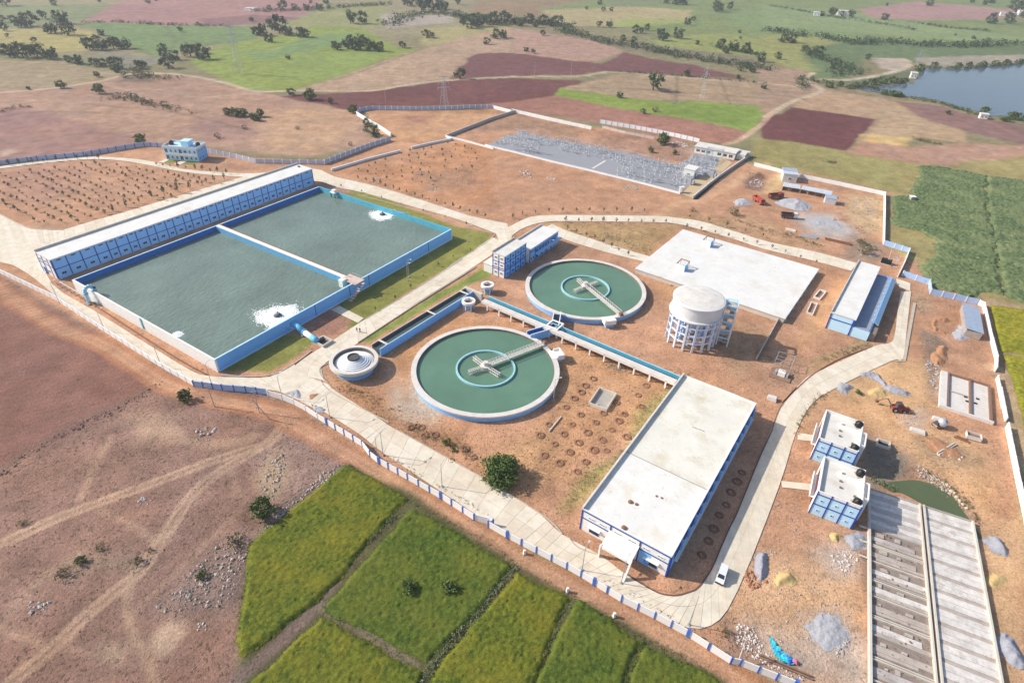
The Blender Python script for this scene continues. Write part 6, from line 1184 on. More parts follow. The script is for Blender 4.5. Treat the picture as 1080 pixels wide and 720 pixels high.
heap('sand_heap', 'yellow sand heap between the two blue grey heaps', 'sand heap', [(100.43,75.92),(103.36,77.77),(105.14,77.09),(104.29,75.1),(101.42,74.03),(99.95,74.45)], 0.9, SAND, 14)
heap('gravel_heap', 'pale broken stone heap beside the ring shaped dug pit', 'gravel heap', [(147.67,169.81),(152.99,175.26),(154.02,172.74),(150.88,166.3),(147.61,164.89),(146.54,166.65)], 1.0, GRAV, 15)
heap('earth_heap', 'reddish earth bank left of the pale foundation walls', 'earth heap', [(133.24,157.04),(139.04,162.0),(141.19,160.95),(135.15,152.71),(131.87,150.36),(131.07,152.47)], 1.6, EARTH, 16)
heap('earth_heap', 'ring shaped bank of earth around a dug pit', 'earth heap', [(142.88,174.63),(146.28,178.82),(150.11,180.42),(151.57,177.81),(149.27,176.34),(146.64,176.84),(143.63,173.38),(143.64,170.19),(147.31,170.42),(144.74,168.38),(141.44,170.05)], 1.0, EARTH, 17)
heap('earth_heap', 'small red earth patch dumped on the concrete road junction', 'earth heap', [(-56.25,126.44),(-55.46,127.47),(-53.69,127.7),(-53.1,126.89),(-54.18,125.57),(-55.39,125.37)], 0.5, EARTH, 18)
heap('gravel_heap', 'grey stone heap inside the wall at the road junction, left one', 'gravel heap', [(-62.31,127.1),(-61.0,128.74),(-59.72,129.38),(-58.38,128.02),(-57.18,125.27),(-58.78,125.19),(-60.92,126.19)], 1.0, GRAV, 19)
heap('gravel_heap', 'grey stone heap inside the wall at the road junction, right one', 'gravel heap', [(-53.83,121.9),(-52.83,122.76),(-51.02,122.05),(-49.25,120.81),(-49.59,119.48),(-51.62,120.42)], 0.9, GRAV, 20)
heap('earth_heap', 'dark spoil heap among the dump of concrete scraps', 'earth heap', [(110.0,117.42),(113.73,118.49),(116.71,115.99),(117.31,111.77),(114.3,110.8),(110.66,111.87),(109.58,114.35)], 0.9, EARTH, 21)

# ------------------------------------------------------------------ filter beds under construction
bp_ = [(86.82,99.22),(106.15,90.36),(66.35,54.26)]
bang = math.degrees(math.atan2(bp_[1][1] - bp_[0][1], bp_[1][0] - bp_[0][0])); BFr = (bp_[0][0], bp_[0][1], bang)
q = to_local(BFr, [(86.82,99.22),(96.7,94.81),(97.52,94.29),(106.15,90.36),(66.35,54.26),(77.74,54.81),(77.76,54.0),(88.87,54.37),(74.68,72.37),(86.26,72.82),(87.44,72.86),(98.3,73.28)])
LX0, LX1 = 0.0, (q[1][0] + q[5][0]) / 2; RX0, RX1 = (q[2][0] + q[6][0]) / 2, (q[3][0] + q[7][0]) / 2; YB = q[4][1] - 14
beds = place('filter_bed', 'two long unfinished concrete filter beds divided by a dark gutter', 'filter beds', BFr)
w = MB(); w.box(LX0 - 0.45, YB, 0, LX0, 0, 1.1); w.build('side_wall', CONCL, beds)
w = MB(); w.box(RX1, YB, 0, RX1 + 0.4, 0, 1.1); w.build('side_wall', CONCL, beds)
w = MB(); w.box(LX1 - 0.25, YB, 0, LX1 + 0.05, 0, 1.15); w.build('gutter_wall', CONCL, beds)
w = MB(); w.box(RX0 - 0.05, YB, 0, RX0 + 0.3, 0, 1.15); w.build('gutter_wall', CONCL, beds)
w = MB(); w.box(LX0, -0.25, 0, LX1 - 0.25, 0, 0.95); w.box(RX0 + 0.3, -0.25, 0, RX1, 0, 0.95); w.build('end_wall', CONC, beds)
w = MB(); w.box(LX0, YB, -0.01, LX1 - 0.25, -0.25, 0.26); w.box(LX1 + 0.05, YB, -0.01, RX0 - 0.05, 0, 0.16); w.box(RX0 + 0.3, YB, -0.01, RX1, -0.25, 0.12); w.build('bed_floor', mat('muddy_bed_concrete', (0.27, 0.22, 0.19), 0.95, 0.25, 0.8, 0.03, 4), beds)
LAV = [mat('bed_slab_' + a, c, 0.9, 0.18, 0.5, 0.02, 5, stain=0.75, stain_c=(0.30, 0.24, 0.20), sscale=0.55) for a, c in (('grey', (0.50, 0.455, 0.43)), ('pale', (0.68, 0.64, 0.60)), ('brown', (0.47, 0.41, 0.36)))]
y = -0.3; k = 0
while y > YB + 1:                                            # right bed: pale slabs and a narrow lower strip in turn
    for wd, z, mm in ((1.55, 0.62, 1), (1.55, 0.60, 1), (0.85, 0.52, 2)):
        w = MB(); w.box(RX0 + 0.32, y - wd + 0.07, 0.13, RX1 - 0.02, y, z + random.uniform(-0.02, 0.02)); w.build('slab', LAV[mm if random.random() > 0.15 else 0], beds); y -= wd
y = -0.3
while y > -11.5:                                             # left bed, finished part
    w = MB(); w.box(LX0 + 0.02, y - 1.28, 0.13, LX1 - 0.27, y, 0.66 + random.uniform(-0.03, 0.03)); w.build('slab', LAV[random.choice((0, 0, 1))], beds); y -= 1.35
k = 0
while y > YB + 1:                                            # left bed, broken part with open trenches and beams
    w = MB(); w.box(LX0 + 0.02, y - 0.25, 0.13, LX1 - 0.27, y, 0.66); w.build('beam', CONCL if k % 3 else CONC, beds)
    for xs_ in (random.uniform(1, 3), random.uniform(4, 6.5)):
        w = MB(); w.box(LX0 + xs_, y - 1.88, 0.265, LX0 + xs_ + random.uniform(0.5, 1.6), y - 0.8 - random.uniform(0, 0.6), 0.4 + random.uniform(0, 0.15)); w.build('broken_slab', LAV[2], beds)
    if k % 2: w = MB(); w.box(LX0 + 0.02, y - 0.75, 0.13, LX1 - 0.27, y - 0.5, 0.72); w.build('beam', CONCL, beds)
    w = MB(); w.box(LX0 + 0.02, y - 3.3, 0.13, LX1 - 0.27 - random.choice((0, 0, 1.5)), y - 1.9 - random.uniform(0, 0.5), 0.42 + random.uniform(-0.06, 0.04)); w.build('slab', LAV[random.choice((0, 2, 1))], beds)
    w = MB(); w.box(LX0 + 0.02 + random.choice((0, 0, 1.2)), y - 4.0, 0.13, LX1 - 0.27 - random.choice((0, 0, 2.4)), y - 3.34, 0.36); w.build('slab', LAV[2], beds)
    y -= 4.35 + random.uniform(-0.3, 0.5); k += 1
for i in range(3): w = MB(); w.box(LX0 - 2.2, -13 - i * 4.3, 0.3, LX0 - 0.46, -12.7 - i * 4.3, 0.55); w.build('stub_beam', CONCL, beds)
rubble('rubble', [to_world(BFr, a, b) for a, b in ((LX0 + 0.3, -11.5), (LX1 - 0.5, -11.5), (LX1 - 0.5, YB), (LX0 + 0.3, YB))], 700, 0.05, 0.30, STONED, 50, 0.6)
rubble('rubble', [to_world(BFr, a, b) for a, b in ((RX0 + 0.5, -1), (RX1 - 0.3, -1), (RX1 - 0.3, YB), (RX0 + 0.5, YB))], 160, 0.04, 0.16, STONED, 51, 0.6)

# ------------------------------------------------------------------ pale foundation with brick partitions
FDr = (121.09, 130.88, -30.8, 13.05, 19.16)
t = place('tank_foundation', 'pale concrete foundation with brown partition walls near the right boundary wall', 'foundation', FDr); fl, fw_ = FDr[3], FDr[4]
w = MB(); w.box(0, 0, 0, fl, fw_, 0.35); w.build('floor', CONCW, t)
w = MB(); w.box(0, 0, 0.35, 1.7, fw_, 1.0); w.build('white_ledge', CONCW, t)
w = MB(); w.box(1.7, 0, 0.35, fl, 0.5, 1.0); w.build('front_wall', CONCW, t)
for a in ((1.7, 0.5, 2.2, fw_), (fl * 0.56, 0.5, fl * 0.56 + 0.5, fw_), (fl - 0.9, 0.5, fl - 0.3, fw_), (2.2, fw_ - 0.4, fl - 0.9, fw_)):
    w = MB(); w.box(*a[:2], 0.355, *a[2:], 1.0); w.build('partition', mat('brown_brick', (0.25, 0.15, 0.11), 0.95, 0.25, 2), t)
w = MB(); w.box(2.2, fw_ * 0.5, 0.355, fl * 0.56, fw_ * 0.5 + 0.3, 0.7); w.build('partition', CONC, t)
for x, y_ in ((fl * 0.47, fw_ * 0.47), (fl * 0.5, fw_ * 0.36), (fl * 0.66, fw_ * 0.38), (fl * 0.70, fw_ * 0.52), (0.9, fw_ * 0.33)):
    w = MB(); w.box(x, y_, 0.36, x + 0.8, y_ + 0.7, 0.5); w.build('opening', BLACK, t)

# ------------------------------------------------------------------ small pits and boxes
pr = (21.69, 126.64, -27.37, 5.38, 7.93)
def pit(fr, label, h, m=CONCL, t_=0.3, cat='pit', inner=CONC):
    t = place('concrete_pit', label, cat, fr); L, W = fr[3], fr[4]
    for a in ((0, 0, L, t_), (0, W - t_, L, W), (0, t_, t_, W - t_), (L - t_, t_, L, W - t_)):
        w = MB(); w.box(*a[:2], -0.02, *a[2:], h); w.build('pit_wall', m, t)
    w = MB(); w.box(t_, t_, -0.02, L - t_, W - t_, 0.06); w.build('floor', inner, t); return t
pit(pr, 'open rectangular concrete pit in the red garden soil near the clarifier', 1.0)
pit((108.58, 189.88, -38.55, 2.43, 7.29), 'white rimmed open box beside the reservoir slab, farther one', 0.7, CONCW, 0.35, 'pit', STONED)
pit((101.83, 178.9, -31.35, 2.28, 8.87), 'white rimmed open box beside the reservoir slab, nearer one', 0.7, CONCW, 0.35, 'pit', STONED)
pit((*(95.74, 114.53), -28, 3.2, 2.6), 'small open concrete box in the shade behind the staff houses', 0.8, CONCL, 0.3, 'pit', BLACK)
for pp, lab, s in (((74.29, 131.81), 'white block lying by the brick kerb of the curving road', (2.6, 1.7, 1.1)), ((117.48, 125.62), 'stack of pale blocks beside the grey concrete mixer', (1.8, 1.4, 0.9)), ((109.78, 120.55), 'pile of pale planks and slabs on the orange ground', (3.6, 1.6, 0.6))):
    t = thing('concrete_block', lab, 'block', (*pp, 0), R(-30)); w = MB(); w.box(-s[0] / 2, -s[1] / 2, 0, s[0] / 2, s[1] / 2, s[2] * 0.6); w.build('lower_block', CONCW, t)
    w = MB(); w.box(-s[0] / 2 + 0.15, -s[1] / 2 + 0.1, s[2] * 0.6 + 0.004, s[0] / 2 - 0.2, s[1] / 2 - 0.12, s[2]); w.build('upper_block', CONCW, t, rotz=0.06)
# transformer yard with white equipment inside a wire fence frame
t = thing('transformer', 'white equipment on a square brown plinth beside the curving road', 'transformer', (*(80.8, 143.19), 0), R(-30))
w = MB(); w.box(-3.0, -2.6, 0, 3.0, 2.6, 0.25); w.build('plinth', STONED, t); w = MB(); w.box(-1.0, -0.9, 0.25, 1.1, 0.8, 1.6); w.build('body', WHITE, t)
for x in (-0.6, 0.0, 0.6):
    w = MB(); w.tube((x, 0, 1.6), (x, 0, 2.4), 0.12, 6); w.build('bushing', CONCL, t)
for x in (-1.6, 1.7):
    w = MB(); w.box(x - 0.3, -0.8, 0.25, x + 0.3, 0.8, 1.3); w.build('radiator', STEEL, t)
w = MB(); pts = [(-2.8, 3.2), (2.0, 3.2), (2.0, 7.6), (-2.8, 7.6)]
for i in range(4): a, b = pts[i], pts[(i + 1) % 4]; w.tube((*a, 0), (*a, 3.2), 0.08, 5); w.tube((*a, 3.2), (*b, 3.2), 0.06, 4); w.tube((*a, 1.6), (*b, 1.6), 0.05, 4)
w.build('pole_frame', GALV, t)

# ------------------------------------------------------------------ electrical substation
yard = [(-19.26,353.2),(-0.41,340.31),(18.58,327.54),(36.54,316.61),(46.79,309.8),(62.44,299.72),(80.52,287.99),(92.22,307.24),(111.13,331.98),(117.15,351.99),(102.86,350.45),(87.28,329.99),(76.39,338.98),(60.4,350.43),(46.48,358.55),(26.9,368.37),(1.21,383.53),(-9.13,371.11)]
YARD = mat('grey_stone_bed', (0.31, 0.315, 0.34), 0.95, 0.14, 1.5, 0.04, 6, stain=0.4, stain_c=(0.26, 0.26, 0.29), sscale=0.1)
sheet('gravel_yard', yard, 0.035, YARD)
sheet('concrete_apron', [(81.5,287.71),(85.93,282.64),(120.52,337.63),(116.81,350.69),(111.13,331.98),(92.22,307.24)], 0.05, mat('sandy_apron', (0.55, 0.42, 0.26), 0.92, 0.12))
sheet('concrete_path', [(39.64,320.68),(40.64,320.06),(49.04,333.39),(48.2,334.46)], 0.06, CONCW)
sheet('drain_trench', [(85.54,281.26),(87.59,280.89),(111.46,318.74),(111.73,321.49),(104.01,308.13)], 0.06, mat('dark_trench', (0.07, 0.055, 0.05), 0.95, 0.2))
POST1 = MB(); POST1.tube((0, 0, 0), (0, 0, 2.4), 0.16, 5); POST1.lathe([(0.12, 2.4), (0.3, 2.5), (0.14, 2.75), (0.3, 2.95), (0.14, 3.2), (0.28, 3.4), (0.0, 3.7)], 6)
POST1.box(-0.5, -0.5, 0, 0.5, 0.5, 0.35)
INS = mat('pale_insulator', (0.60, 0.60, 0.63), 0.5, 0.1); POLEM = mat('equipment_grey', (0.40, 0.41, 0.44), 0.6, 0.12)
post_me = POST1.build('insulator_post', INS); post_o = post_me; tag(post_o, 'slim grey post with a ribbed insulator on the gravel substation yard', 'insulator post', 'insulator posts in the substation')
b2 = MB(); b2.box(-0.6, -0.4, 0, 0.6, 0.4, 0.3); b2.box(-0.9, -0.35, 1.4, 0.9, 0.35, 2.0)
for x in (-0.7, 0, 0.7): b2.tube((x, 0, 0.3), (x, 0, 1.4), 0.09, 4); b2.tube((x, 0, 2.0), (x * 1.5, 0, 3.6), 0.13, 5)
brk_o = b2.build('circuit_breaker', POLEM); tag(brk_o, 'grey three pole switch box on legs on the gravel substation yard', 'circuit breaker', 'circuit breakers in the substation')
SX = yard[0]; sxe = (80.52, 287.99); sang = math.atan2(sxe[1] - SX[1], sxe[0] - SX[0]); SFr = (SX[0], SX[1], math.degrees(sang))
zones = [[(-7.78,372.43),(1.22,382.56),(15.83,368.24),(9.92,337.83),(-3.11,346.55)], [(15.95,372.86),(51.67,354.67),(49.98,339.14),(38.42,339.88),(25.92,348.69),(16.29,359.36)], [(46.1,354.55),(87.19,329.52),(102.02,350.36),(115.96,350.6),(110.32,331.9),(91.23,306.12),(80.22,295.15),(71.15,300.16),(60.35,305.16),(51.01,312.58),(55.22,328.52),(44.51,338.02)], [(-16.82,357.81),(-7.78,372.43),(-4.56,352.7),(-11.28,354.09)]]
rgs = np.random.default_rng(5); npost = nb_ = 0; first = True
for sx_ in np.arange(2, 150, 3.1):
    for sy_ in np.arange(1.5, 62, 3.3):
        xw, yw = to_world(SFr, sx_ + rgs.uniform(-.4, .4), sy_ + rgs.uniform(-.4, .4))
        if not any(inside(np.array([xw]), np.array([yw]), zz)[0] for zz in zones): continue
        if rgs.random() < 0.22: continue
        kind = brk_o if (int(sy_ / 3.3) % 4 == 2) else post_o
        if kind is post_o: npost += 1
        else: nb_ += 1
        if (kind is post_o and npost == 1) or (kind is brk_o and nb_ == 1): o = kind
        elif npost > 290 and kind is post_o: continue
        else: o = kind.copy(); COL.objects.link(o)
        o.location = (xw, yw, 0.03); o.rotation_euler.z = sang + rgs.uniform(-.1, .1); s = rgs.uniform(0.42, 0.8); o.scale = (1, 1, s)
def lattice(m, a, b, w0, w1, n, r=0.06):
    """square lattice mast between two points along z or any axis"""
    a, b = Vector(a), Vector(b); d = (b - a).normalized(); u = d.orthogonal().normalized(); v = d.cross(u); prev = None
    for k in range(n + 1):
        t = k / n; c = a.lerp(b, t); w_ = w0 + (w1 - w0) * t; ring = [c + (u * x + v * y) * w_ / 2 for x, y in ((-1, -1), (1, -1), (1, 1), (-1, 1))]
        if prev:
            for i in range(4): m.tube(prev[i], ring[i], r, 4, cap=False); m.tube(prev[i], ring[(i + 1) % 4], r * 0.7, 4, cap=False)
        prev = ring
g = MB()
for x in (-4.5, 4.5): lattice(g, (x, 0, 0), (x, 0, 5.6), 0.6, 0.4, 5, 0.05)
lattice(g, (-4.5, 0, 5.35), (4.5, 0, 5.35), 0.5, 0.5, 8, 0.045)
g_o = g.build('gantry', GALV); tag(g_o, 'grey lattice portal standing over the gravel substation yard', 'gantry', 'lattice gantries in the substation'); k = 0
for pp in [(-4.63,355.92),(1.32,368.86),(7.57,373.05),(1.5,344.99),(8.04,343.66),(14.33,362.44),(30.28,355.51),(39.16,349.1),(46.57,343.76),(60.11,336.07),(68.61,329.9),(77.64,324.0),(82.9,315.76),(64.61,313.94),(72.98,306.39),(95.11,337.36),(102.75,342.98),(107.3,338.63),(101.44,324.18),(112.14,345.21)]:
    o = g_o if k == 0 else g_o.copy()
    if k: COL.objects.link(o)
    o.location = (*pp, 0); o.rotation_euler.z = sang + (math.pi / 2 if k % 3 == 2 else 0); k += 1
for pp, lab in (((87.56, 302.73), 'big power transformer in front of the white kiosk'), ((102.09, 314.46), 'big power transformer by the apron right of the kiosk')):
    t = thing('power_transformer', lab, 'transformer', (*pp, 0), sang, 'power transformers')
    w = MB(); w.box(-2.2, -1.4, 0.3, 2.2, 1.4, 3.0); w.build('body', POLEM, t); w = MB(); w.box(-2.6, -1.8, 0, 2.6, 1.8, 0.29); w.build('plinth', CONC, t)
    for x in (-2.9, 2.9):
        w = MB(); w.box(x - 0.5, -1.2, 0.5, x + 0.5, 1.2, 2.6); w.build('radiator', GALV, t)
    w = MB(); w.tube((-2, 0.9, 3.8), (2, 0.9, 3.8), 0.45, 10); w.build('conservator', POLEM, t)
    for x in (-1.2, 0, 1.2):
        w = MB(); w.tube((x, -0.5, 3.0), (x, -0.9, 4.4), 0.16, 6); w.build('bushing', INS, t)
# control building, kiosk and small pillars
cb = [(102.76,354.27),(122.97,342.84),(129.14,352.01)]; ca = math.degrees(math.atan2(cb[1][1] - cb[0][1], cb[1][0] - cb[0][0])); cL = math.dist(cb[0], cb[1]); CFr = (*cb[0], ca)
t = place('control_building', 'long low white control building at the far end of the substation', 'building', CFr)
w = MB(); w.box(0, 0, 0, cL, 9, 3.7); w.build('wall', WHITE, t); w = MB(); w.box(-0.4, -0.5, 3.7, cL + 0.4, 9.4, 4.0); w.build('roof', ROOFB, t)
w = MB(); w.box(cL * 0.62, 9.42, 0, cL + 6, 12, 3.0); w.box(cL + 0.45, 3, 0, cL + 5, 9.40, 3.0); w.build('annexe', CONCW, t)
for u in (0.09, 0.22, 0.34, 0.62, 0.76, 0.9): window(t, 's', cL, 9, cL * u, 1.0, 2.2, 1.7, WHITE)
kb = [(87.19,312.33),(92.68,310.9)]; ka = math.degrees(math.atan2(kb[1][1] - kb[0][1], kb[1][0] - kb[0][0])); kL = math.dist(*kb); KF = (*kb[0], sang * 57.3)
t = place('kiosk', 'white boxy kiosk with shaded side in the middle of the substation', 'kiosk', KF)
w = MB(); w.box(0, 0, 0, kL, 6.5, 4.6); w.build('wall', WHITE, t); w = MB(); w.box(-0.3, -0.3, 4.6, kL + 0.3, 6.8, 4.9); w.build('roof', ROOFW, t)
window(t, 's', kL, 6.5, kL * 0.5, 1.2, 1.6, 1.4, WHITE); w = MB(); w.box(kL, 2, 0, kL + 0.06, 3.4, 2.4); w.build('door', BLUED, t)
for pp in [(80.75,289.13),(82.2,290.01)]:
    o = thing('gate_pillar', 'white gate pillar at the front corner of the substation kerb wall', 'pillar', (*pp, 0), sang, 'gate pillars of the substation'); w = MB(); w.box(-0.5, -0.5, 0, 0.5, 0.5, 2.8); w.build('shaft', WHITE, o); w = MB(); w.box(-0.65, -0.65, 2.8, 0.65, 0.65, 3.05); w.build('cap', WHITE, o)

# ------------------------------------------------------------------ sheds
def shed(fr, L, W, h0, h1, label, rm, wm, posts=True):
    t = place('shed', label, 'shed', fr)
    w = MB(); nr = max(6, int(L / 0.9))
    for i in range(nr):                                          # ribbed sheet roof, each sheet a shallow fold
        a, b = L * i / nr, L * (i + 1) / nr; m_ = (a + b) / 2; r = 0.09
        w.face([(a, -0.4, h0), (m_, -0.4, h0 + r), (m_, W + 0.4, h1 + r), (a, W + 0.4, h1)]); w.face([(m_, -0.4, h0 + r), (b, -0.4, h0), (b, W + 0.4, h1), (m_, W + 0.4, h1 + r)])
    w.build('roof', rm, t)
    w = MB(); w.box(0, W - 0.1, 0, L, W, h1 - 0.1); w.box(0, 0.1, 0, 0.1, W - 0.1, min(h0, h1) - 0.1); w.box(L - 0.1, 0.1, 0, L, W - 0.1, min(h0, h1) - 0.1); w.build('wall', wm, t)
    n_ = max(2, int(L / 3.5))
    for i in range(n_ + 1): w = MB(); w.box(L * i / n_ - 0.08, 0, 0, L * i / n_ + 0.08, 0.1, h0 - 0.05); w.build('post', STEEL, t)
    return t
TIN = mat('blue_grey_tin', (0.42, 0.50, 0.62), 0.5, 0.12, 1, metal=0.2, stain=0.3, stain_c=(0.35, 0.33, 0.34)); TINW = mat('pale_tin', (0.66, 0.70, 0.74), 0.5, 0.1, 1, metal=0.2, stain=0.3, stain_c=(0.5, 0.42, 0.36)); DIRTY = mat('dirty_wall', (0.40, 0.34, 0.30), 0.9, 0.2)
sp = [(152.39,168.16),(154.44,166.18),(163.99,184.84),(161.15,185.08)]; sa = math.atan2(sp[3][1] - sp[0][1], sp[3][0] - sp[0][0])
shed((*sp[1], math.degrees(sa)), math.dist(sp[0], sp[3]), 4.6, 2.5, 3.0, 'long blue grey tin roofed shed against the right boundary wall', TIN, DIRTY)
for i in range(9):
    a = sp[0][0] + (sp[3][0] - sp[0][0]) * (i + 0.5) / 9 - 1.6, sp[0][1] + (sp[3][1] - sp[0][1]) * (i + 0.5) / 9 - 0.7
    t = thing('barrel', 'dark barrel standing along the open side of the blue grey shed', 'barrel', (*a, 0), 0, 'barrels beside the blue grey shed'); w = MB(); w.lathe([(0, 0.9), (0.36, 0.9), (0.40, 0.45), (0.36, 0), (0, 0)], 10); w.build('drum', BLACK if i % 2 else RUST, t); w = MB(); w.lathe([(0.38, 0.9), (0.38, 0.95), (0.0, 0.95)], 10); w.build('lid', CONCL, t)
ss = [(135.84,303.91),(139.94,302.85),(146.27,317.5),(143.76,322.24)]; sa2 = math.atan2(ss[1][1] - ss[0][1], ss[1][0] - ss[0][0])
t = place('site_office', 'two tone tin site office standing by the work yard wall', 'shed', (*(139.23, 310.79), math.degrees(sa2)))
w = MB(); w.box(0, 0, 0, 7, 9, 4.2); w.build('wall', TINW, t); w = MB(); w.box(-0.2, -0.2, 4.2, 7.2, 4.5, 4.35, 0); w.box(-0.2, 4.5, 4.2, 7.2, 9.2, 4.6, 1); w.build('roof', [TINW, TIN], t); window(t, 's', 7, 9, 3.5, 1.2, 1.6, 1.3, WHITE)
lo = [(134.63,297.64),(142.62,294.41),(155.34,287.29)]
for i, (a, b, lab) in enumerate(((lo[0], lo[1], 'white roofed low shed left of the maroon truck lane'), (lo[1], lo[2], 'long narrow white roofed shed in the middle of the work yard'))):
    shed((*a, math.degrees(math.atan2(b[1] - a[1], b[0] - a[0]))), math.dist(a, b) - 0.4, 4.0, 2.2, 2.7, lab, TINW, DIRTY)
t = place('tin_cabin', 'small pale tin cabin at the right end of the narrow shed', 'shed', (*(149.65, 281.68), -20)); w = MB(); w.box(0, 0, 0, 5, 4.6, 2.9); w.build('wall', TINW, t); w = MB(); w.box(-0.15, -0.15, 2.9, 5.15, 4.75, 3.05); w.build('roof', TIN, t); w = MB(); w.box(5.0, 1.5, 0, 5.05, 2.6, 2.1); w.build('door', BLACK, t)
# steel and planks
for i, (a, b, lab, m, n_) in enumerate(((*[(133.33,240.78),(142.96,235.63)], 'long brown bundle of steel pipes on the ground of the work yard', RUST, 4), (*[(124.34,244.41),(130.42,240.55)], 'heap of grey girders stacked along the work yard track', POLEM, 6), (*[(119.32,249.98),(123.5,247.31)], 'white and brown scrap girders near the work yard track', CONCW, 4), (*[(118.71,119.19),(121.6,116.89)], 'reddish brown girder leaning by the grey skip', RUST, 2), (*[(110.31,112.06),(117.48,116.25)], 'pale pole lying across the rubble dump', CONCL, 2), (*[(47.26,58.31),(56.07,54.47)], 'dark plank row beside the white wall under the tarpaulin', STONED, 2), (*[(10.2,115.2),(13.94,121.49)], 'thin pale post lying on the red garden soil', CONCL, 1))):
    t = thing('steel_bundle' if m is not CONCL else 'lying_pole', lab, 'girders' if m is not CONCL else 'pole', (*a, 0), math.atan2(b[1] - a[1], b[0] - a[0])); L = math.dist(a, b)
    for k in range(n_): w = MB(); w.box(random.uniform(0, 0.6), -n_ * 0.2 + k * 0.42, 0, L - random.uniform(0, 0.8), -n_ * 0.2 + k * 0.42 + 0.3, 0.35 + 0.25 * (k % 2)); w.build('bar', m, t)

# ------------------------------------------------------------------ vehicles
TYRE = mat('tyre_rubber', (0.02, 0.02, 0.02), 0.9); VW = mat('white_car_paint', (0.78, 0.80, 0.82), 0.25, 0.02, spec=0.5); LAMP = mat('lamp_glass', (0.7, 0.7, 0.65), 0.2); REDL = mat('red_lamp', (0.5, 0.02, 0.02), 0.3)
def wheel(t, x, y, r, wd):
    w = MB(); w.tube((0, -wd / 2, 0), (0, wd / 2, 0), r, 14); o = w.build('wheel', TYRE, t, (x, y, r)); w = MB(); w.tube((0, -wd / 2 - 0.01, 0), (0, wd / 2 + 0.01, 0), r * 0.55, 10); w.build('rim', GALV, o)
def profile(m, prof, y0, y1, mi=0, taper=0.0):
    """side profile (x, z) swept across y; upper points drawn in by taper"""
    zm = max(p[1] for p in prof); zn = min(p[1] for p in prof); k = len(m.v); n = len(prof)
    for y, s in ((y0, 1), (y1, -1)):
        for x, z in prof: m.v.append((x, y + s * taper * max(0, (z - zn) / (zm - zn) - 0.45), z))
    m.f += [tuple(k + i for i in range(n)), tuple(k + n + n - 1 - i for i in range(n))]; m.m += [mi, mi]
    for i in range(n): j = (i + 1) % n; m.f.append((k + j, k + i, k + n + i, k + n + j)); m.m.append(mi)
vp = [(43.73,72.79),(45.89,76.67)]; va = math.atan2(vp[0][1] - vp[1][1], vp[0][0] - vp[1][0])
t = thing('parked_van', 'white minivan parked on the shaded road bend beside the large flat roofed building', 'van', (*(44.76, 74.42), 0.12), va)
w = MB(); profile(w, [(-2.1, 0.35), (2.1, 0.35), (2.15, 0.85), (1.9, 1.05), (1.35, 1.15), (0.75, 1.82), (-1.9, 1.86), (-2.12, 1.5)], -0.85, 0.85, 0, 0.18); w.build('body', VW, t)
w = MB(); w.face([(1.36, -0.68, 1.17), (1.36, 0.68, 1.17), (0.80, 0.60, 1.78), (0.80, -0.60, 1.78)]); w.build('windscreen', GLASS, t)
for s in (-1, 1):
    w = MB(); w.box(-1.7, s * 0.80 - 0.03, 1.15, 0.8, s * 0.80 + 0.03, 1.62); w.build('side_window', GLASS, t)
    w = MB(); w.box(2.10, s * 0.6 - 0.18, 0.65, 2.18, s * 0.6 + 0.18, 0.85); w.build('headlight', LAMP, t); w = MB(); w.box(-2.16, s * 0.7 - 0.08, 0.8, -2.08, s * 0.7 + 0.08, 1.2); w.build('tail_light', REDL, t)
    for x in (-1.35, 1.35): wheel(t, x, s * 0.78, 0.31, 0.2)
w = MB(); w.box(2.08, -0.84, 0.3, 2.25, 0.84, 0.58); w.build('bumper', BLACK, t)
def tipper(p, ang, label, body, cabm):
    t = thing('tipper_truck', label, 'truck', (*p, 0), ang, 'tipper trucks in the work yard')
    w = MB(); w.box(-3.6, -0.5, 0.7, 3.4, 0.5, 1.0); w.build('chassis', BLACK, t)
    w = MB(); profile(w, [(1.7, 0.7), (3.6, 0.7), (3.6, 1.7), (3.3, 2.7), (1.7, 2.7)], -1.15, 1.15, 0, 0.1); w.build('cab', cabm, t)
    w = MB(); w.box(3.40, -0.95, 1.75, 3.62, 0.95, 2.5); w.build('windscreen', GLASS, t)
    w = MB(); w.box(-3.8, -1.25, 1.05, 1.5, 1.25, 1.2); w.box(-3.8, -1.25, 1.2, 1.5, -1.12, 2.4); w.box(-3.8, 1.12, 1.2, 1.5, 1.25, 2.4); w.box(1.37, -1.12, 1.2, 1.5, 1.12, 2.7); w.box(-3.8, -1.12, 1.2, -3.67, 1.12, 2.3); w.build('tipping_body', body, t)
    for s in (-1, 1):
        for x in (-2.9, -1.7, 2.6): wheel(t, x, s * 1.0, 0.52, 0.35)
        w = MB(); w.box(3.58, s * 0.85 - 0.15, 0.95, 3.66, s * 0.85 + 0.15, 1.2); w.build('headlight', LAMP, t)
MAR = mat('maroon_truck_paint', (0.22, 0.05, 0.04), 0.6, 0.15); REDP = mat('red_truck_paint', (0.42, 0.08, 0.05), 0.5, 0.1); DKB = mat('dark_brown_body', (0.11, 0.07, 0.07), 0.7, 0.2)
tipper((127.67, 286.52), R(15), 'maroon tipper truck beside the grey gravel heap', MAR, MAR)
tipper((117.03, 280.03), R(-75), 'small red truck standing near the low gravel heap', REDP, REDP)
tipper((125.66, 262.34), R(-8), 'dark bodied tipper truck with a white cab on the orange track', DKB, VW)
t = thing('backhoe_loader', 'red backhoe loader with raised rear arm on the orange yard', 'backhoe', (*(108.33, 128.89), 0), R(-5))
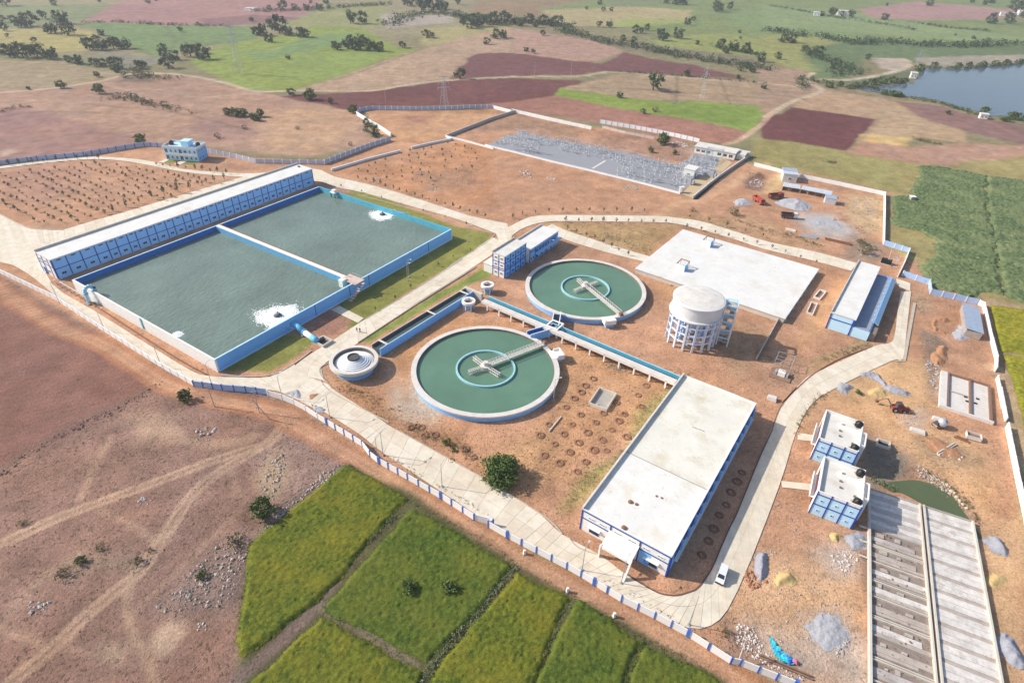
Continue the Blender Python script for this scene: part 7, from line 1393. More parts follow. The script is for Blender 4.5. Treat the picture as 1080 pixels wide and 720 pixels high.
w = MB(); w.box(-1.6, -0.55, 0.6, 2.0, 0.55, 1.5); w.build('body', REDP, t); w = MB(); profile(w, [(-0.8, 1.5), (0.9, 1.5), (0.7, 2.8), (-0.7, 2.8)], -0.8, 0.8, 0, 0.1); w.build('cab', DKB, t)
w = MB(); w.box(2.8, -1.15, 0.2, 3.6, 1.15, 0.9); w.build('bucket', RUST, t); w = MB(); w.tube((1.2, -0.7, 1.2), (3.0, -0.7, 0.6), 0.12, 6); w.tube((1.2, 0.7, 1.2), (3.0, 0.7, 0.6), 0.12, 6); w.build('loader_arm', REDP, t)
w = MB(); w.tube((-1.6, 0, 1.2), (-3.2, 0.8, 3.4), 0.18, 6); w.tube((-3.2, 0.8, 3.4), (-4.8, 2.2, 1.4), 0.15, 6); w.build('rear_arm', STONED, t); w = MB(); w.box(-5.2, 1.9, 0.8, -4.4, 2.6, 1.5); w.build('rear_bucket', RUST, t)
for s in (-1, 1): wheel(t, -0.9, s * 0.85, 0.75, 0.45); wheel(t, 1.6, s * 0.85, 0.5, 0.35)
t = thing('concrete_mixer', 'grey wheeled concrete mixer on the dirt by the rubble bank', 'concrete mixer', (*(116.68, 123.21), 0), R(25))
w = MB(); w.box(-1.6, -0.7, 0.6, 1.6, 0.7, 0.9); w.build('frame', POLEM, t); w = MB(); w.lathe([(0.5, 0), (1.25, 0.5), (1.35, 1.2), (0.7, 2.1), (0.55, 2.1), (0.3, 1.2)], 16); d = w.build('drum', GALV, t, (0, 0, 1.0), smooth=True); d.rotation_euler = (0.7, 0.2, 0)
w = MB(); w.box(-1.5, -0.5, 0.9, -0.7, 0.5, 1.9); w.build('engine_box', DKB, t)
for s in (-1, 1): wheel(t, -1.0, s * 0.8, 0.5, 0.25); wheel(t, 1.0, s * 0.8, 0.5, 0.25)
t = thing('skip', 'open grey skip with white rim beside the right hand wall', 'skip', (*(123.51, 118.75), 0), R(-25)); w = MB(); w.box(-1.7, -1.1, 0.1, 1.7, 1.1, 0.2, 1); w.box(-1.7, -1.1, 0.2, 1.7, -1.0, 1.3); w.box(-1.7, 1.0, 0.2, 1.7, 1.1, 1.3); w.box(-1.7, -1.0, 0.2, -1.6, 1.0, 1.3); w.box(1.6, -1.0, 0.2, 1.7, 1.0, 1.3); w.build('bin', [CONCW, DKB], t); w = MB(); w.box(-1.6, -1.0, 0.2, 1.6, 1.0, 0.7); w.build('load', STONED, t)
t = thing('generator', 'dark generator set behind the pump house by the white wall', 'generator', (*(149.45, 219.5), 0), R(-35)); w = MB(); w.box(-1.9, -1.0, 0.2, 1.9, 1.0, 1.9); w.build('housing', BLACK, t); w = MB(); w.box(-2.1, -1.2, 0, 2.1, 1.2, 0.2); w.build('plinth', CONCL, t); w = MB(); w.tube((1.2, 0, 1.9), (1.2, 0, 3.0), 0.12, 6); w.build('exhaust', STEEL, t)
t = thing('field_booth', 'tiny white roofed hut at the edge of the dark green crop', 'hut', (*(196.72, 290.04), 0), 0); w = MB(); w.box(-1.1, -1.1, 0, 1.1, 1.1, 2.0); w.build('wall', DIRTY, t); w = MB(); w.box(-1.3, -1.3, 2.0, 1.3, 1.3, 2.2); w.build('roof', WHITE, t)
# crumpled tarpaulin
tp = [(50.41,62.0),(51.09,62.23),(51.47,60.42),(52.51,58.88),(54.01,57.96),(53.87,56.93),(52.64,56.5),(51.12,57.1),(50.08,58.6)]; rg = np.random.default_rng(8)
xs = [p[0] for p in tp]; ys = [p[1] for p in tp]; cx, cy = sum(xs) / len(xs), sum(ys) / len(ys); c = 0.3; X_, Y_ = np.meshgrid(np.arange(min(xs), max(xs), c), np.arange(min(ys), max(ys), c)); ins = inside(X_, Y_, tp)
Z_ = 0.15 + 0.45 * np.abs(vnoise(X_, Y_, 1.4, 9)) + rg.uniform(0, 0.12, X_.shape); w = MB()
for i in range(X_.shape[0] - 1):
    for j in range(X_.shape[1] - 1):
        if ins[i, j] and ins[i + 1, j + 1] and ins[i, j + 1] and ins[i + 1, j]: w.face([(X_[a, b] - cx, Y_[a, b] - cy, Z_[a, b]) for a, b in ((i, j), (i, j + 1), (i + 1, j + 1), (i + 1, j))], 0 if (vnoise(X_[i:i + 1, j], Y_[i:i + 1, j], 2.2, 3)[0] < 0.18) else 1)
o = w.build('tarpaulin', [mat('turquoise_plastic', (0.05, 0.55, 0.66), 0.35, 0.15, 1, spec=0.5), mat('bright_blue_plastic', (0.03, 0.20, 0.72), 0.35, 0.15, 1, spec=0.5)], None, (cx, cy, 0)); tag(o, 'crumpled turquoise and blue tarpaulin on the rubble by the front wall', 'tarpaulin')
t = thing('cloth_bundle', 'pink and dark blue bundle at the end of the tarpaulin', 'bundle', (*(53.77, 57.3), 0), 0.4); w = MB(); rock_mesh(w, (0, 0, 0.3), 0.7, rg); w.build('cloth', mat('pink_cloth', (0.6, 0.15, 0.25), 0.8), t); w = MB(); rock_mesh(w, (-0.8, 0.3, 0.25), 0.6, rg); w.build('sack', BLUED, t)

# ------------------------------------------------------------------ poles and pylons
def light_pole_master():
    t = thing('street_light', 'slim grey street light leaning over the concrete road', 'street light', (0, 0, 0)); w = MB(); w.tube((0, 0, 0), (0, 0, 7.6), 0.10, 6, r2=0.06); w.build('pole', POLEM, t)
    w = MB(); w.tube((0, 0, 7.4), (1.3, 0, 7.9), 0.05, 5); w.build('arm', POLEM, t); w = MB(); w.box(1.2, -0.15, 7.82, 1.9, 0.15, 7.96); w.build('lamp', CONCW, t); w = MB(); w.box(-0.25, -0.25, 0, 0.25, 0.25, 0.3); w.build('base', CONC, t); return t
lp = light_pole_master(); k = 0
for pp, lab, ang in (((-152.23, 169.57), 'leftmost street light, along the wall before the white basin', 57), ((-127.64, 153.7), 'street light by the road below the pale inlet pipe', 57), ((-101.67, 136.9), 'street light by the road in front of the white basin wall', 57), ((-83.8, 129.52), 'street light near the blue panelled stretch of wall', 70), ((-62.61, 125.17), 'street light beside the grey stone heap at the junction', 75), ((-47.62, 118.13), 'street light at the first blue pier of the front wall', 57), ((-31.95, 103.75), 'street light in the wall line where the wall bends', 57), ((-30.94, 105.13), 'street light just inside the wall bend', 57), ((-15.26, 95.79), 'street light beyond the wall opposite the dark tree', 57), ((16.1, 74.81), 'street light in front of the porch of the large building', 57), ((23.85, 72.13), 'street light right of the porch pillar', 57), ((35.75, 63.78), 'rightmost street light, at the corner of the front road', 57), ((-38.91, 192.03), 'street light on the lawn beside the blue basin wall', -33), ((-38.9, 194.69), 'street light on the lawn between basin and cross road', -33), ((-19.49, 226.03), 'street light on the lawn near the far basin corner', -33), ((13.41, 214.76), 'street light between the pump wing and the far clarifier', -33), ((12.14, 128.01), 'street light in the shadow of the nearer clarifier', 20)):
    o = lp if k == 0 else copy_tree(lp, (0, 0, 0)); o.location = (*pp, 0); o.rotation_euler.z = R(ang); o['label'] = lab; o['group'] = 'street lights of the plant'; k += 1
def pylon(p, h, label, wd=4.0, rz=0.3, r=0.10):
    t = thing('pylon', label, 'pylon', (*p, 0), rz, 'lattice pylons'); w = MB(); lattice(w, (0, 0, 0), (0, 0, h), wd, 0.8, 9, r); w.build('tower', GALV, t)
    for z, L in ((h * 0.62, 4.2), (h * 0.78, 3.6), (h * 0.94, 3.0)):
        w = MB(); lattice(w, (-L, 0, z), (L, 0, z), 0.35, 0.35, 6, r * 0.7); w.build('cross_arm', GALV, t)
        for s in (-1, 1): w = MB(); w.tube((s * L * 0.95, 0, z - 0.2), (s * L * 0.95, 0, z - 1.5), 0.10, 5); w.build('insulator', INS, t)
pylon((-52.85, 436.49), 21, 'lattice pylon behind the lilac wall of the dirt yard', 4.4)
pylon((-227.9, 518.4), 36, 'faint tall lattice pylon in the far green field', 6.5, 0.5, 0.14)
pylon((139.11, 488.46), 22, 'thin lattice pylon among the tan terraces', 3.4, 0.5, 0.08)
pylon((390.98, 652.91), 14, 'thin lattice mast on the shore road of the lake', 2.5, 0.2, 0.08)
def pole(p, h, label, m=STEEL, lean=(0, 0), group='wooden utility poles'):
    t = thing('utility_pole', label, 'utility pole', (*p, 0), 0.4, group); w = MB(); w.tube((0, 0, 0), (lean[0], lean[1], h), 0.14, 6, r2=0.09); w.build('pole', m, t); w = MB(); w.box(-0.8 + lean[0], -0.06 + lean[1], h - 0.8, 0.8 + lean[0], 0.06 + lean[1], h - 0.65); w.build('cross_bar', m, t)
pole((-66.66, 119.01), 8, 'wooden pole left of the dirt track fork', CONC); pole((-63.09, 116.6), 7, 'leaning wooden pole right of the dirt track fork', CONC, (-3, 1))
pole((-79.41, 120.73), 8, 'pole beside the small green tree by the dirt track', CONC)
pole((11.22, 543.44), 12, 'left one of two poles on the dark field road'); pole((42.1, 548.38), 12, 'right one of two poles on the dark field road'); pole((-95.48, 445.08), 11, 'pole in the dark ploughed field left of the pylon')
pole((147.5, 191.99), 8, 'pole by the white wall left of the blue panelled wall', CONC); pole((149.82, 218.74), 7, 'pale leaning pole behind the generator', CONCL, (1.2, 1.8))
pole((42.97, 56.41), 6, 'thin pole leaning against the inside of the front wall', CONCL, (1.6, 1.6))
for pp, lab in (((12.79, 69.87), 'short white marker post between track and paddy, left one'), ((21.55, 64.94), 'short white marker stone between track and paddy, right one'), ((4.17, 78.3), 'low white stone on the edge of the red dirt track')):
    t = thing('marker_post', lab, 'marker post', (*pp, 0), 0.3); w = MB(); w.box(-0.22, -0.22, 0, 0.22, 0.22, 1.3); w.build('shaft', WHITE, t); w = MB(); w.box(-0.35, -0.35, 0, 0.35, 0.35, 0.2); w.build('foot', CONCL, t)

# ------------------------------------------------------------------ two people on the cross road
def person(p, rz, label, top_c, leg_c, stride):
    J = {'pelvis': (0, 0, 0.92), 'chest': (0, 0.02, 1.28), 'neck': (0, 0.02, 1.47), 'head': (0, 0.04, 1.62), 'crown': (0, 0.03, 1.73)}
    v = list(J.values()); e = [(0, 1), (1, 2), (2, 3), (3, 4)]; r = [0.13, 0.15, 0.06, 0.09, 0.07]
    for s in (-1, 1):
        k = len(v); v += [(s * 0.19, 0.02, 1.40), (s * 0.24, 0.04 * s * stride, 1.12), (s * 0.25, 0.15 * -s * stride, 0.88), (s * 0.25, 0.17 * -s * stride, 0.78)]; e += [(1, k), (k, k + 1), (k + 1, k + 2), (k + 2, k + 3)]; r += [0.065, 0.05, 0.04, 0.035]
        k = len(v); v += [(s * 0.10, 0, 0.86), (s * 0.11, 0.12 * s * stride, 0.48), (s * 0.11, 0.16 * s * stride - 0.03, 0.08), (s * 0.12, 0.16 * s * stride + 0.14, 0.04)]; e += [(0, k), (k, k + 1), (k + 1, k + 2), (k + 2, k + 3)]; r += [0.10, 0.075, 0.05, 0.04]
    me = bpy.data.meshes.new('body'); me.from_pydata(v, e, []); o = bpy.data.objects.new('body', me); COL.objects.link(o); sk = o.modifiers.new('s', 'SKIN'); o.modifiers.new('d', 'SUBSURF').levels = 1
    for q, rr in zip(me.skin_vertices[0].data, r): q.radius = (rr, rr)
    me.skin_vertices[0].data[0].use_root = True
    dg = bpy.context.evaluated_depsgraph_get(); m2 = bpy.data.meshes.new_from_object(o.evaluated_get(dg)); o.modifiers.clear(); o.data = m2
    m2.materials.clear()
    for m in (top_c, leg_c, SKIN, HAIR): m2.materials.append(m)
    for f in m2.polygons:
        z = f.center.z; f.material_index = 3 if z > 1.66 or (z > 1.56 and f.center.y < 0.0) else 2 if z > 1.46 or (abs(f.center.x) > 0.2 and z < 1.05 and z > 0.7) else 0 if z > 0.88 else 1
    t = thing('person', label, 'person', (*p, 0.12), rz, None); o.parent = t
SKIN = mat('skin', (0.25, 0.14, 0.09), 0.6); HAIR = mat('hair', (0.015, 0.012, 0.01), 0.6)
person((-49.62, 158.25), 0.8, 'person in grey clothes walking on the cross road, left of two', mat('grey_shirt', (0.2, 0.2, 0.2), 0.9), mat('grey_trousers', (0.12, 0.11, 0.1), 0.9), 1)
person((-48.59, 158.05), 0.6, 'person in dark clothes walking on the cross road, right of two', mat('dark_shirt', (0.03, 0.03, 0.04), 0.9), mat('dark_trousers', (0.04, 0.035, 0.03), 0.9), -1)

# ------------------------------------------------------------------ far houses
for pp, w_, d_, h_, lab in (((488.71, 1052.04), 16, 10, 7, 'bright white farmhouse among far trees, larger of two'), ((444.62, 1040.61), 9, 8, 5, 'bright white farmhouse among far trees, smaller of two'), ((827.78, 1146.48), 14, 10, 7, 'white village house at the right edge of the far fields'), ((782.76, 1128.28), 7, 6, 5, 'small white village house left of the far grove'), ((806.71, 1134.49), 6, 6, 4, 'tiny white hut between the far grove and village house'), ((356.44, 593.73), 5, 5, 5, 'small white pump hut on the lake shore spit'), ((335.46, 456.84), 5, 4, 3.5, 'small pale hut on the near bank of the lake'), ((-354.83, 883.26), 14, 7, 3, 'pale low farm shed in the far purple field')):
    t = thing('far_house', lab, 'house', (*pp, 0), R(-20)); w = MB(); w.box(-w_ / 2, -d_ / 2, 0, w_ / 2, d_ / 2, h_ * 0.85); w.build('wall', WHITE, t); w = MB(); w.box(-w_ / 2 - 0.3, -d_ / 2 - 0.3, h_ * 0.85, w_ / 2 + 0.3, d_ / 2 + 0.3, h_); w.build('roof', ROOFB, t)
    for u in (-0.25, 0.25): window(t, 's', w_, d_, 0, 1.0, 1.2, 1.2, WHITE).location = (u * w_, -d_ / 2, h_ * 0.3)
# ------------------------------------------------------------------ trees, shrubs, saplings
def leaf_mat(name, a, b_):
    m = bpy.data.materials.new(name); m.use_nodes = True; n = m.node_tree.nodes; l = m.node_tree.links; p = n['Principled BSDF']; p.inputs['Roughness'].default_value = 0.7; p.inputs['Specular IOR Level'].default_value = 0.2
    g = n.new('ShaderNodeNewGeometry'); oi = n.new('ShaderNodeObjectInfo'); q = n.new('ShaderNodeTexNoise'); q.inputs['Scale'].default_value = 0.9; q.inputs['Detail'].default_value = 3; l.new(g.outputs['Position'], q.inputs['Vector'])
    ad = n.new('ShaderNodeMath'); ad.operation = 'MULTIPLY_ADD'; l.new(oi.outputs['Random'], ad.inputs[0]); ad.inputs[1].default_value = 0.35; l.new(q.outputs[0], ad.inputs[2])
    a2 = n.new('ShaderNodeMath'); a2.operation = 'MULTIPLY_ADD'; l.new(g.outputs['Random Per Island'], a2.inputs[0]); a2.inputs[1].default_value = 0.5; l.new(ad.outputs[0], a2.inputs[2])
    r = n.new('ShaderNodeValToRGB'); r.color_ramp.elements[0].position = 0.45; r.color_ramp.elements[1].position = 1.2 if False else 1.0; r.color_ramp.elements[0].color = (*a, 1); r.color_ramp.elements[1].color = (*b_, 1); l.new(a2.outputs[0], r.inputs[0]); l.new(r.outputs[0], p.inputs['Base Color']); return m
LEAF = leaf_mat('green_leaves', (0.035, 0.065, 0.018), (0.115, 0.165, 0.045)); LEAFD = leaf_mat('dark_leaves', (0.035, 0.065, 0.034), (0.105, 0.145, 0.065)); LEAFY = leaf_mat('dry_leaves', (0.10, 0.09, 0.04), (0.20, 0.17, 0.08)); LEAFP = leaf_mat('pale_shrub_leaves', (0.09, 0.12, 0.05), (0.26, 0.29, 0.16))
BARK = mat('bark', (0.14, 0.10, 0.07), 0.95, 0.2)
def leaves(m, c, rad, n_, s, rg):
    """a clump of small leaf faces spread through a ball"""
    d = rg.standard_normal((n_, 3)); d /= np.linalg.norm(d, axis=1)[:, None]; rr = rad * rg.random(n_) ** 0.45
    for k in range(n_):
        p = np.array(c) + d[k] * rr[k] * np.array((1, 1, 0.8)); t = rg.standard_normal(3); t /= np.linalg.norm(t); b = np.cross(t, d[k] + rg.standard_normal(3) * 0.7); b /= np.linalg.norm(b) + 1e-6; z = s * rg.uniform(0.6, 1.4)
        m.face([p - t * z, p + b * z * 0.55, p + t * z, p - b * z * 0.55])
def crown_mesh(seed, clumps, per, leaf, flat=0.75, gap=0.3):
    """unit crown: radius about 1, centre at z = 0"""
    rg = np.random.default_rng(seed); m = MB(); lob = rg.uniform(0.75, 1.15, 7)
    for k in range(clumps):
        a = rg.random() * 6.283; u = rg.uniform(-0.75, 1.0); r_ = math.sqrt(max(0, 1 - u * u * 0.95)) * rg.uniform(0.35, 0.85) * lob[int(a / 6.284 * 7)]
        leaves(m, (r_ * math.cos(a), r_ * math.sin(a), u * flat * 0.78), rg.uniform(0.2, 0.36), per, leaf, rg)
    return m
def tree_proto(name, seed, lm, clumps=34, per=18, leaf=0.11, flat=0.8, trunk=0.3):
    t = thing(name, 'tree', 'tree'); r_ = np.random.default_rng(seed)
    w = MB(); w.tube((0, 0, -0.05), (0.05, 0.02, trunk * 0.75 + 0.1), 0.09, 7, r2=0.06)
    for k in range(5): a = k * 1.257 + r_.random(); w.tube((0.05, 0.02, trunk * 0.7 + 0.08), (0.5 * math.cos(a), 0.5 * math.sin(a), trunk + 0.2 + 0.35 * r_.random()), 0.045, 5, r2=0.012)
    w.build('trunk', BARK, t); crown_mesh(seed, clumps, per, leaf, flat).build('crown', lm, t, (0, 0, trunk + 0.35)); return t
PROTO = {}
for nm, lm, seeds, kw in (('tree', LEAF, (1, 2, 3), {}), ('dark', LEAFD, (4, 5, 6, 14, 15, 16), dict(flat=0.8, clumps=24)), ('bush', LEAF, (7, 8), dict(trunk=0.06, flat=0.6, clumps=26)), ('dry', LEAFY, (9, 10), dict(trunk=0.12, clumps=20, per=14, leaf=0.085, flat=0.65))):
    PROTO[nm] = [[None, ('bush' if nm == 'bush' else 'tree'), s, lm, kw] for s in seeds]
def plant(kind, x, y, wd, label, group, hs=1.0):
    slot = random.choice(PROTO[kind]); s = wd * 0.5
    if slot[0] is None:
        o = slot[0] = tree_proto('bush' if kind == 'bush' else 'tree', slot[2], slot[3], **slot[4]); o.location = (x, y, 0); o.scale = (s, s, s * hs); o.rotation_euler.z = random.uniform(0, 6.28)
    else: o = copy_tree(slot[0], (x, y, 0), random.uniform(0, 6.28), (s * random.uniform(.9, 1.1), s * random.uniform(.9, 1.1), s * hs * random.uniform(.9, 1.15)))
    o['label'] = label; o['category'] = 'bush' if kind == 'bush' else 'tree'
    if group: o['group'] = group
    elif 'group' in o: del o['group']
    return o
# single trees that can be pointed at
hero = tree_proto('tree', 21, LEAF, 150, 26, 0.062, 0.72, 0.12); hx, hy, hw = [(-1.6,99.4,10.0)][0]; hero.location = (hx, hy, 0); hero.scale = (hw * .54, hw * .54, hw * .46)
tag(hero, 'large round dark green tree by the front road kerb', 'tree')
for (x, y, w_), kind, lab in (([(-88.2,123.2,4.7)][0], 'tree', 'small green tree on the dirt track outside the basin corner'), ([(-53.9,86.0,6.8)][0], 'tree', 'green tree on the stony bank left of the nearest paddy'), ([(-57.2,78.4,4.5)][0], 'dry', 'thin greenish tree below the stony bank tree'), ([(-60.8,70.5,2.6)][0], 'bush', 'small green bush among the pale stones'), ([(-87.7,69.4,3.5)][0], 'dry', 'sparse bush with a grey shadow in the dry field'), ([(-86.1,72.7,2.7)][0], 'bush', 'low dark bush in the dry field beside the sparse one'), ([(-83.9,75.9,3.0)][0], 'dry', 'pale sparse bush near the double track'), ([(-103.8,81.2,2.0)][0], 'dry', 'brown bush near the left edge of the dry field'),
    ([(-73.9,75.7,2.0)][0], 'dry', 'small brown bush at the crossing of tracks'), ([(-75.1,72.9,2.9)][0], 'dry', 'olive bush on the double track'), ([(88.2,182.4,3.5)][0], 'bush', 'small bright green bush at the corner of the white slab'), ([(-10.6,69.8,4.5)][0], 'bush', 'pale green bush standing inside the middle paddy'), ([(-19.0,68.9,3.8)][0], 'bush', 'dark green bush standing inside the middle paddy'), ([(42.4,62.4,2.5)][0], 'dry', 'yellowish bush inside the front wall near the road bend'), ([(100.9,136.0,2.3)][0], 'bush', 'dark green bush beside the small grey heap'),
    ([(-15.7,109.9,2.9)][0], 'bush', 'leafy bush by the kerb between clarifier and front road'), ([(-10.4,107.2,2.1)][0], 'dry', 'dry bush left of the large round tree'), ([(-13.8,107.4,1.6)][0], 'bush', 'low bush beside the front road kerb'), ([(74.8,124.4,0.0)][0], 'bush', '')):
    if lab: plant(kind, x, y, w_, lab, None)
# far trees
for x, y, w_ in [(-599.2,864.1,10.6),(-649.6,849.6,17.9),(-528.0,698.5,17.5),(-524.3,707.8,20.2),(-544.3,757.5,12.1),(-478.3,669.8,18.0),(-455.8,662.7,17.9),(-504.2,730.0,20.8),(-528.3,674.2,9.7),(-499.8,638.8,5.8),(-461.5,619.5,6.3),(-566.2,724.0,10.3),(-549.9,719.1,10.3)]: plant('dark', x, y, w_, 'dark tree in the belt left of the far green field', 'far trees at the upper left')
for x, y, w_ in [(-393.0,592.9,12.9),(-382.0,592.6,15.1),(-376.6,602.2,13.1),(-367.7,603.9,15.3),(-409.1,614.5,8.9),(-400.1,616.3,11.2),(-384.1,619.5,9.0),(-424.6,666.5,9.6)]: plant('dark', x, y, w_, 'dark tree in the small grove beside the yellow field', 'trees of the small far grove')
for x, y, w_ in [(-436.8,550.8,14.2),(-422.8,548.1,16.1),(-415.1,554.8,14.2),(-399.0,547.2,16.1),(-376.9,535.8,7.9),(-366.1,532.7,11.8),(-349.4,525.9,9.7),(-343.2,527.0,9.7),(-339.4,532.5,7.9),(-326.8,520.3,11.5),(-448.9,559.4,10.2),(-430.4,568.4,10.4),(-441.5,566.3,10.4),(-321.6,507.5,9.4)]: plant('dark', x, y, w_, 'dark tree in the row above the pale village road', 'row of trees above the village road')
for x, y, w_ in [(-316.2,572.9,10.5),(-300.8,562.7,12.4),(-294.9,579.0,14.8),(-278.8,568.8,16.6),(-290.7,529.2,13.7),(-308.6,597.2,10.9),(-329.2,599.2,8.7),(-294.2,594.0,13.0),(-310.9,523.0,9.7),(-311.9,532.4,7.8)]: plant('dark', x, y, w_, 'dark tree in the clump beside the bright green field', 'tree clump beside the green field')
for x, y, w_ in [(-506.8,917.2,9.6),(-569.6,912.2,6.4),(-362.9,703.3,7.5),(-366.6,753.8,4.0),(-509.3,944.4,6.6),(-321.2,793.3,8.4),(-282.4,975.0,11.9),(-305.0,976.9,6.8),(-271.5,906.0,12.7),(-287.6,901.6,12.6),(-318.8,900.5,15.7),(-307.2,908.8,9.5),(-332.2,889.4,9.3),(94.0,1019.9,7.1),(120.0,1086.8,11.2)]: plant('dark', x, y, w_, 'small far tree on a hedge line between fields', 'far hedge trees')
for x, y, w_ in [(-329.8,452.0,7.7),(-295.9,440.6,9.7),(-348.8,444.8,3.4),(-326.1,489.4,5.5),(-166.9,397.4,6.9),(-165.6,387.7,6.0)]: plant('tree', x, y, w_, 'single tree on the dry land near the village road', 'trees on the dry land')
for x, y, w_ in [(-252.9,415.7,9.5),(-270.5,430.6,9.0),(-277.6,431.6,7.4),(-264.3,428.2,6.5),(-236.7,411.7,7.1),(-249.1,420.6,4.8),(-166.8,369.3,4.3),(-175.5,350.6,5.2),(-295.5,490.1,9.1),(-289.0,495.4,7.4),(-303.9,488.8,7.3),(-135.7,373.1,3.6),(-96.3,344.8,4.1),(-230.3,892.8,9.4)]: plant('dry', x, y, w_, 'greyish scrub bush on the dry land behind the plant', 'scrub bushes on the dry land')
for x, y, w_ in [(-188.4,397.5,6.4),(-182.2,395.5,7.6),(-177.5,397.2,7.3),(-168.4,388.9,6.0)]: plant('tree', x, y, w_, 'flat crowned tree in the short row on the dry land', 'row of four trees on the dry land')
for (x, y, w_), kind, lab in (([(-211.6,335.8,8.2)][0], 'tree', 'round green tree outside the wall left of the blue house'), ([(-165.3,454.5,7.5)][0], 'dark', 'dark tree at the left end of the dark ploughed field'), ([(-148.6,444.4,11.1)][0], 'tree', 'broad tree on the edge of the dark ploughed field'), ([(-131.9,435.4,5.9)][0], 'tree', 'smaller tree right of the broad field edge tree'), ([(-111.0,413.4,7.6)][0], 'tree', 'green tree outside the corner of the lilac wall'), ([(-86.9,365.1,10.3)][0], 'dark', 'dark bush like tree against the short white wall'), ([(-95.6,385.7,6.6)][0], 'dark', 'dark shrub on the white wall above the dark tree'), ([(-49.9,527.4,12.1)][0], 'dark', 'dark bush beside the pale track across ploughed land'), ([(-209.0,581.4,5.9)][0], 'dark', 'small lone tree in the bright green field'), ([(-119.4,656.2,9.0)][0], 'dark', 'tall lone tree at the tip of the green field'), ([(105.6,510.6,17.4)][0], 'dark', 'wide dark bush on the tan terraces'), ([(75.4,481.7,6.8)][0], 'dark', 'slim dark tree at the edge of the bright green strip'), ([(86.8,367.6,10.6)][0], 'tree', 'green tree behind the substation wall'), ([(77.0,352.2,4.4)][0], 'tree', 'small tree in the dirt behind the gravel yard'), ([(90.3,349.3,3.6)][0], 'tree', 'slim tree in the dirt left of the control building'), ([(145.5,567.8,7.5)][0], 'dark', 'small round tree on the village road'), ([(95.7,443.5,7.0)][0], 'dry', 'bare dark tree on the red soil, right one'), ([(86.0,437.2,5.0)][0], 'dark', 'dark tree on the red soil, left one'), ([(189.4,565.3,5.2)][0], 'dark', 'small tree on the road right of the round tree'), ([(145.1,227.9,6.9)][0], 'dry', 'grey thicket behind the pump house'), ([(100.1,264.1,6.6)][0], 'dry', 'dry thicket beside the upper road'), ([(82.0,266.7,3.3)][0], 'dry', 'dry clump by the substation turn off')):
    plant(kind, x, y, w_, lab, None)
for x, y, w_ in [(-178.1,634.4,12.6),(-170.8,642.2,13.9),(-161.6,637.6,18.4),(-149.8,636.0,16.1),(-139.1,634.3,13.7),(-185.2,648.6,9.3),(-173.6,668.5,12.0),(-160.6,664.2,11.9),(-149.3,655.6,9.4)]: plant('dark', x, y, w_, 'dense dark tree of the long grove in the green field', 'long grove in the green field')
for x, y, w_ in [(-254.2,661.9,11.9),(-262.1,717.5,23.0),(-273.4,699.2,17.5),(-279.2,697.9,15.0),(-247.7,704.7,15.1),(-233.2,698.5,15.0),(-226.5,696.9,10.0),(-280.0,747.2,15.9)]: plant('dark', x, y, w_, 'dark tree in the thicket above the green field', 'thicket above the green field')
for x, y, w_ in [(-38.1,693.0,9.9),(-29.8,732.4,15.6),(-20.8,737.5,13.1),(-103.7,719.9,11.5),(-97.5,721.2,7.7),(-66.6,800.0,22.6),(-56.2,813.8,22.9),(-22.7,845.6,20.8),(-37.0,832.1,23.4),(-126.2,958.9,30.0),(-138.7,929.6,22.7),(-167.7,988.4,24.0),(-98.9,1022.9,14.2),(-192.0,805.0,17.0),(-205.4,801.8,17.0),(-109.0,925.1,19.4),(-156.6,1006.0,20.9),(-49.7,849.4,14.9),(-75.1,833.0,14.6)]: plant('dark', x, y, w_, 'bluish dark tree in the far scrubland at top centre', 'far scrubland trees')
for x, y, w_ in [(4.1,660.3,6.6),(10.7,650.0,5.9),(23.0,763.2,8.1),(-10.9,848.5,11.9),(7.0,852.8,18.0),(24.8,846.8,14.9),(42.9,851.1,17.9),(-4.8,829.8,14.6),(15.6,824.8,11.6),(33.5,838.8,11.8),(112.8,746.4,9.0),(122.4,739.0,9.2),(152.6,827.4,10.2),(134.7,805.0,11.4),(142.1,806.6,8.5),(162.5,793.4,14.0),(159.7,756.1,16.1),(180.1,776.7,16.5),(193.1,738.0,6.8),(216.3,892.2,12.5),(232.4,929.2,8.1),(108.1,846.3,11.9),(95.9,843.4,10.1),(129.6,1007.5,8.7),(116.5,998.5,8.7),(268.3,834.5,5.9),(256.1,787.7,4.2)]: plant('dark', x, y, w_, 'small dark tree scattered over the far centre fields', 'scattered far centre trees')
for x, y, w_ in [(200.1,598.7,6.5),(209.9,595.2,8.7),(209.2,610.8,6.6),(199.4,528.7,5.9),(223.2,704.8,15.1),(234.9,693.4,14.9),(213.9,717.1,12.8),(235.8,649.4,11.7),(211.4,689.0,9.9),(293.3,1046.3,21.7),(259.9,1127.6,23.3),(247.5,1124.0,19.3),(234.4,1136.6,15.6),(305.1,1063.8,14.7),(325.4,1084.0,14.9)]: plant('dark', x, y, w_, 'dark bush along the scrub line beyond the village road', 'scrub line bushes')
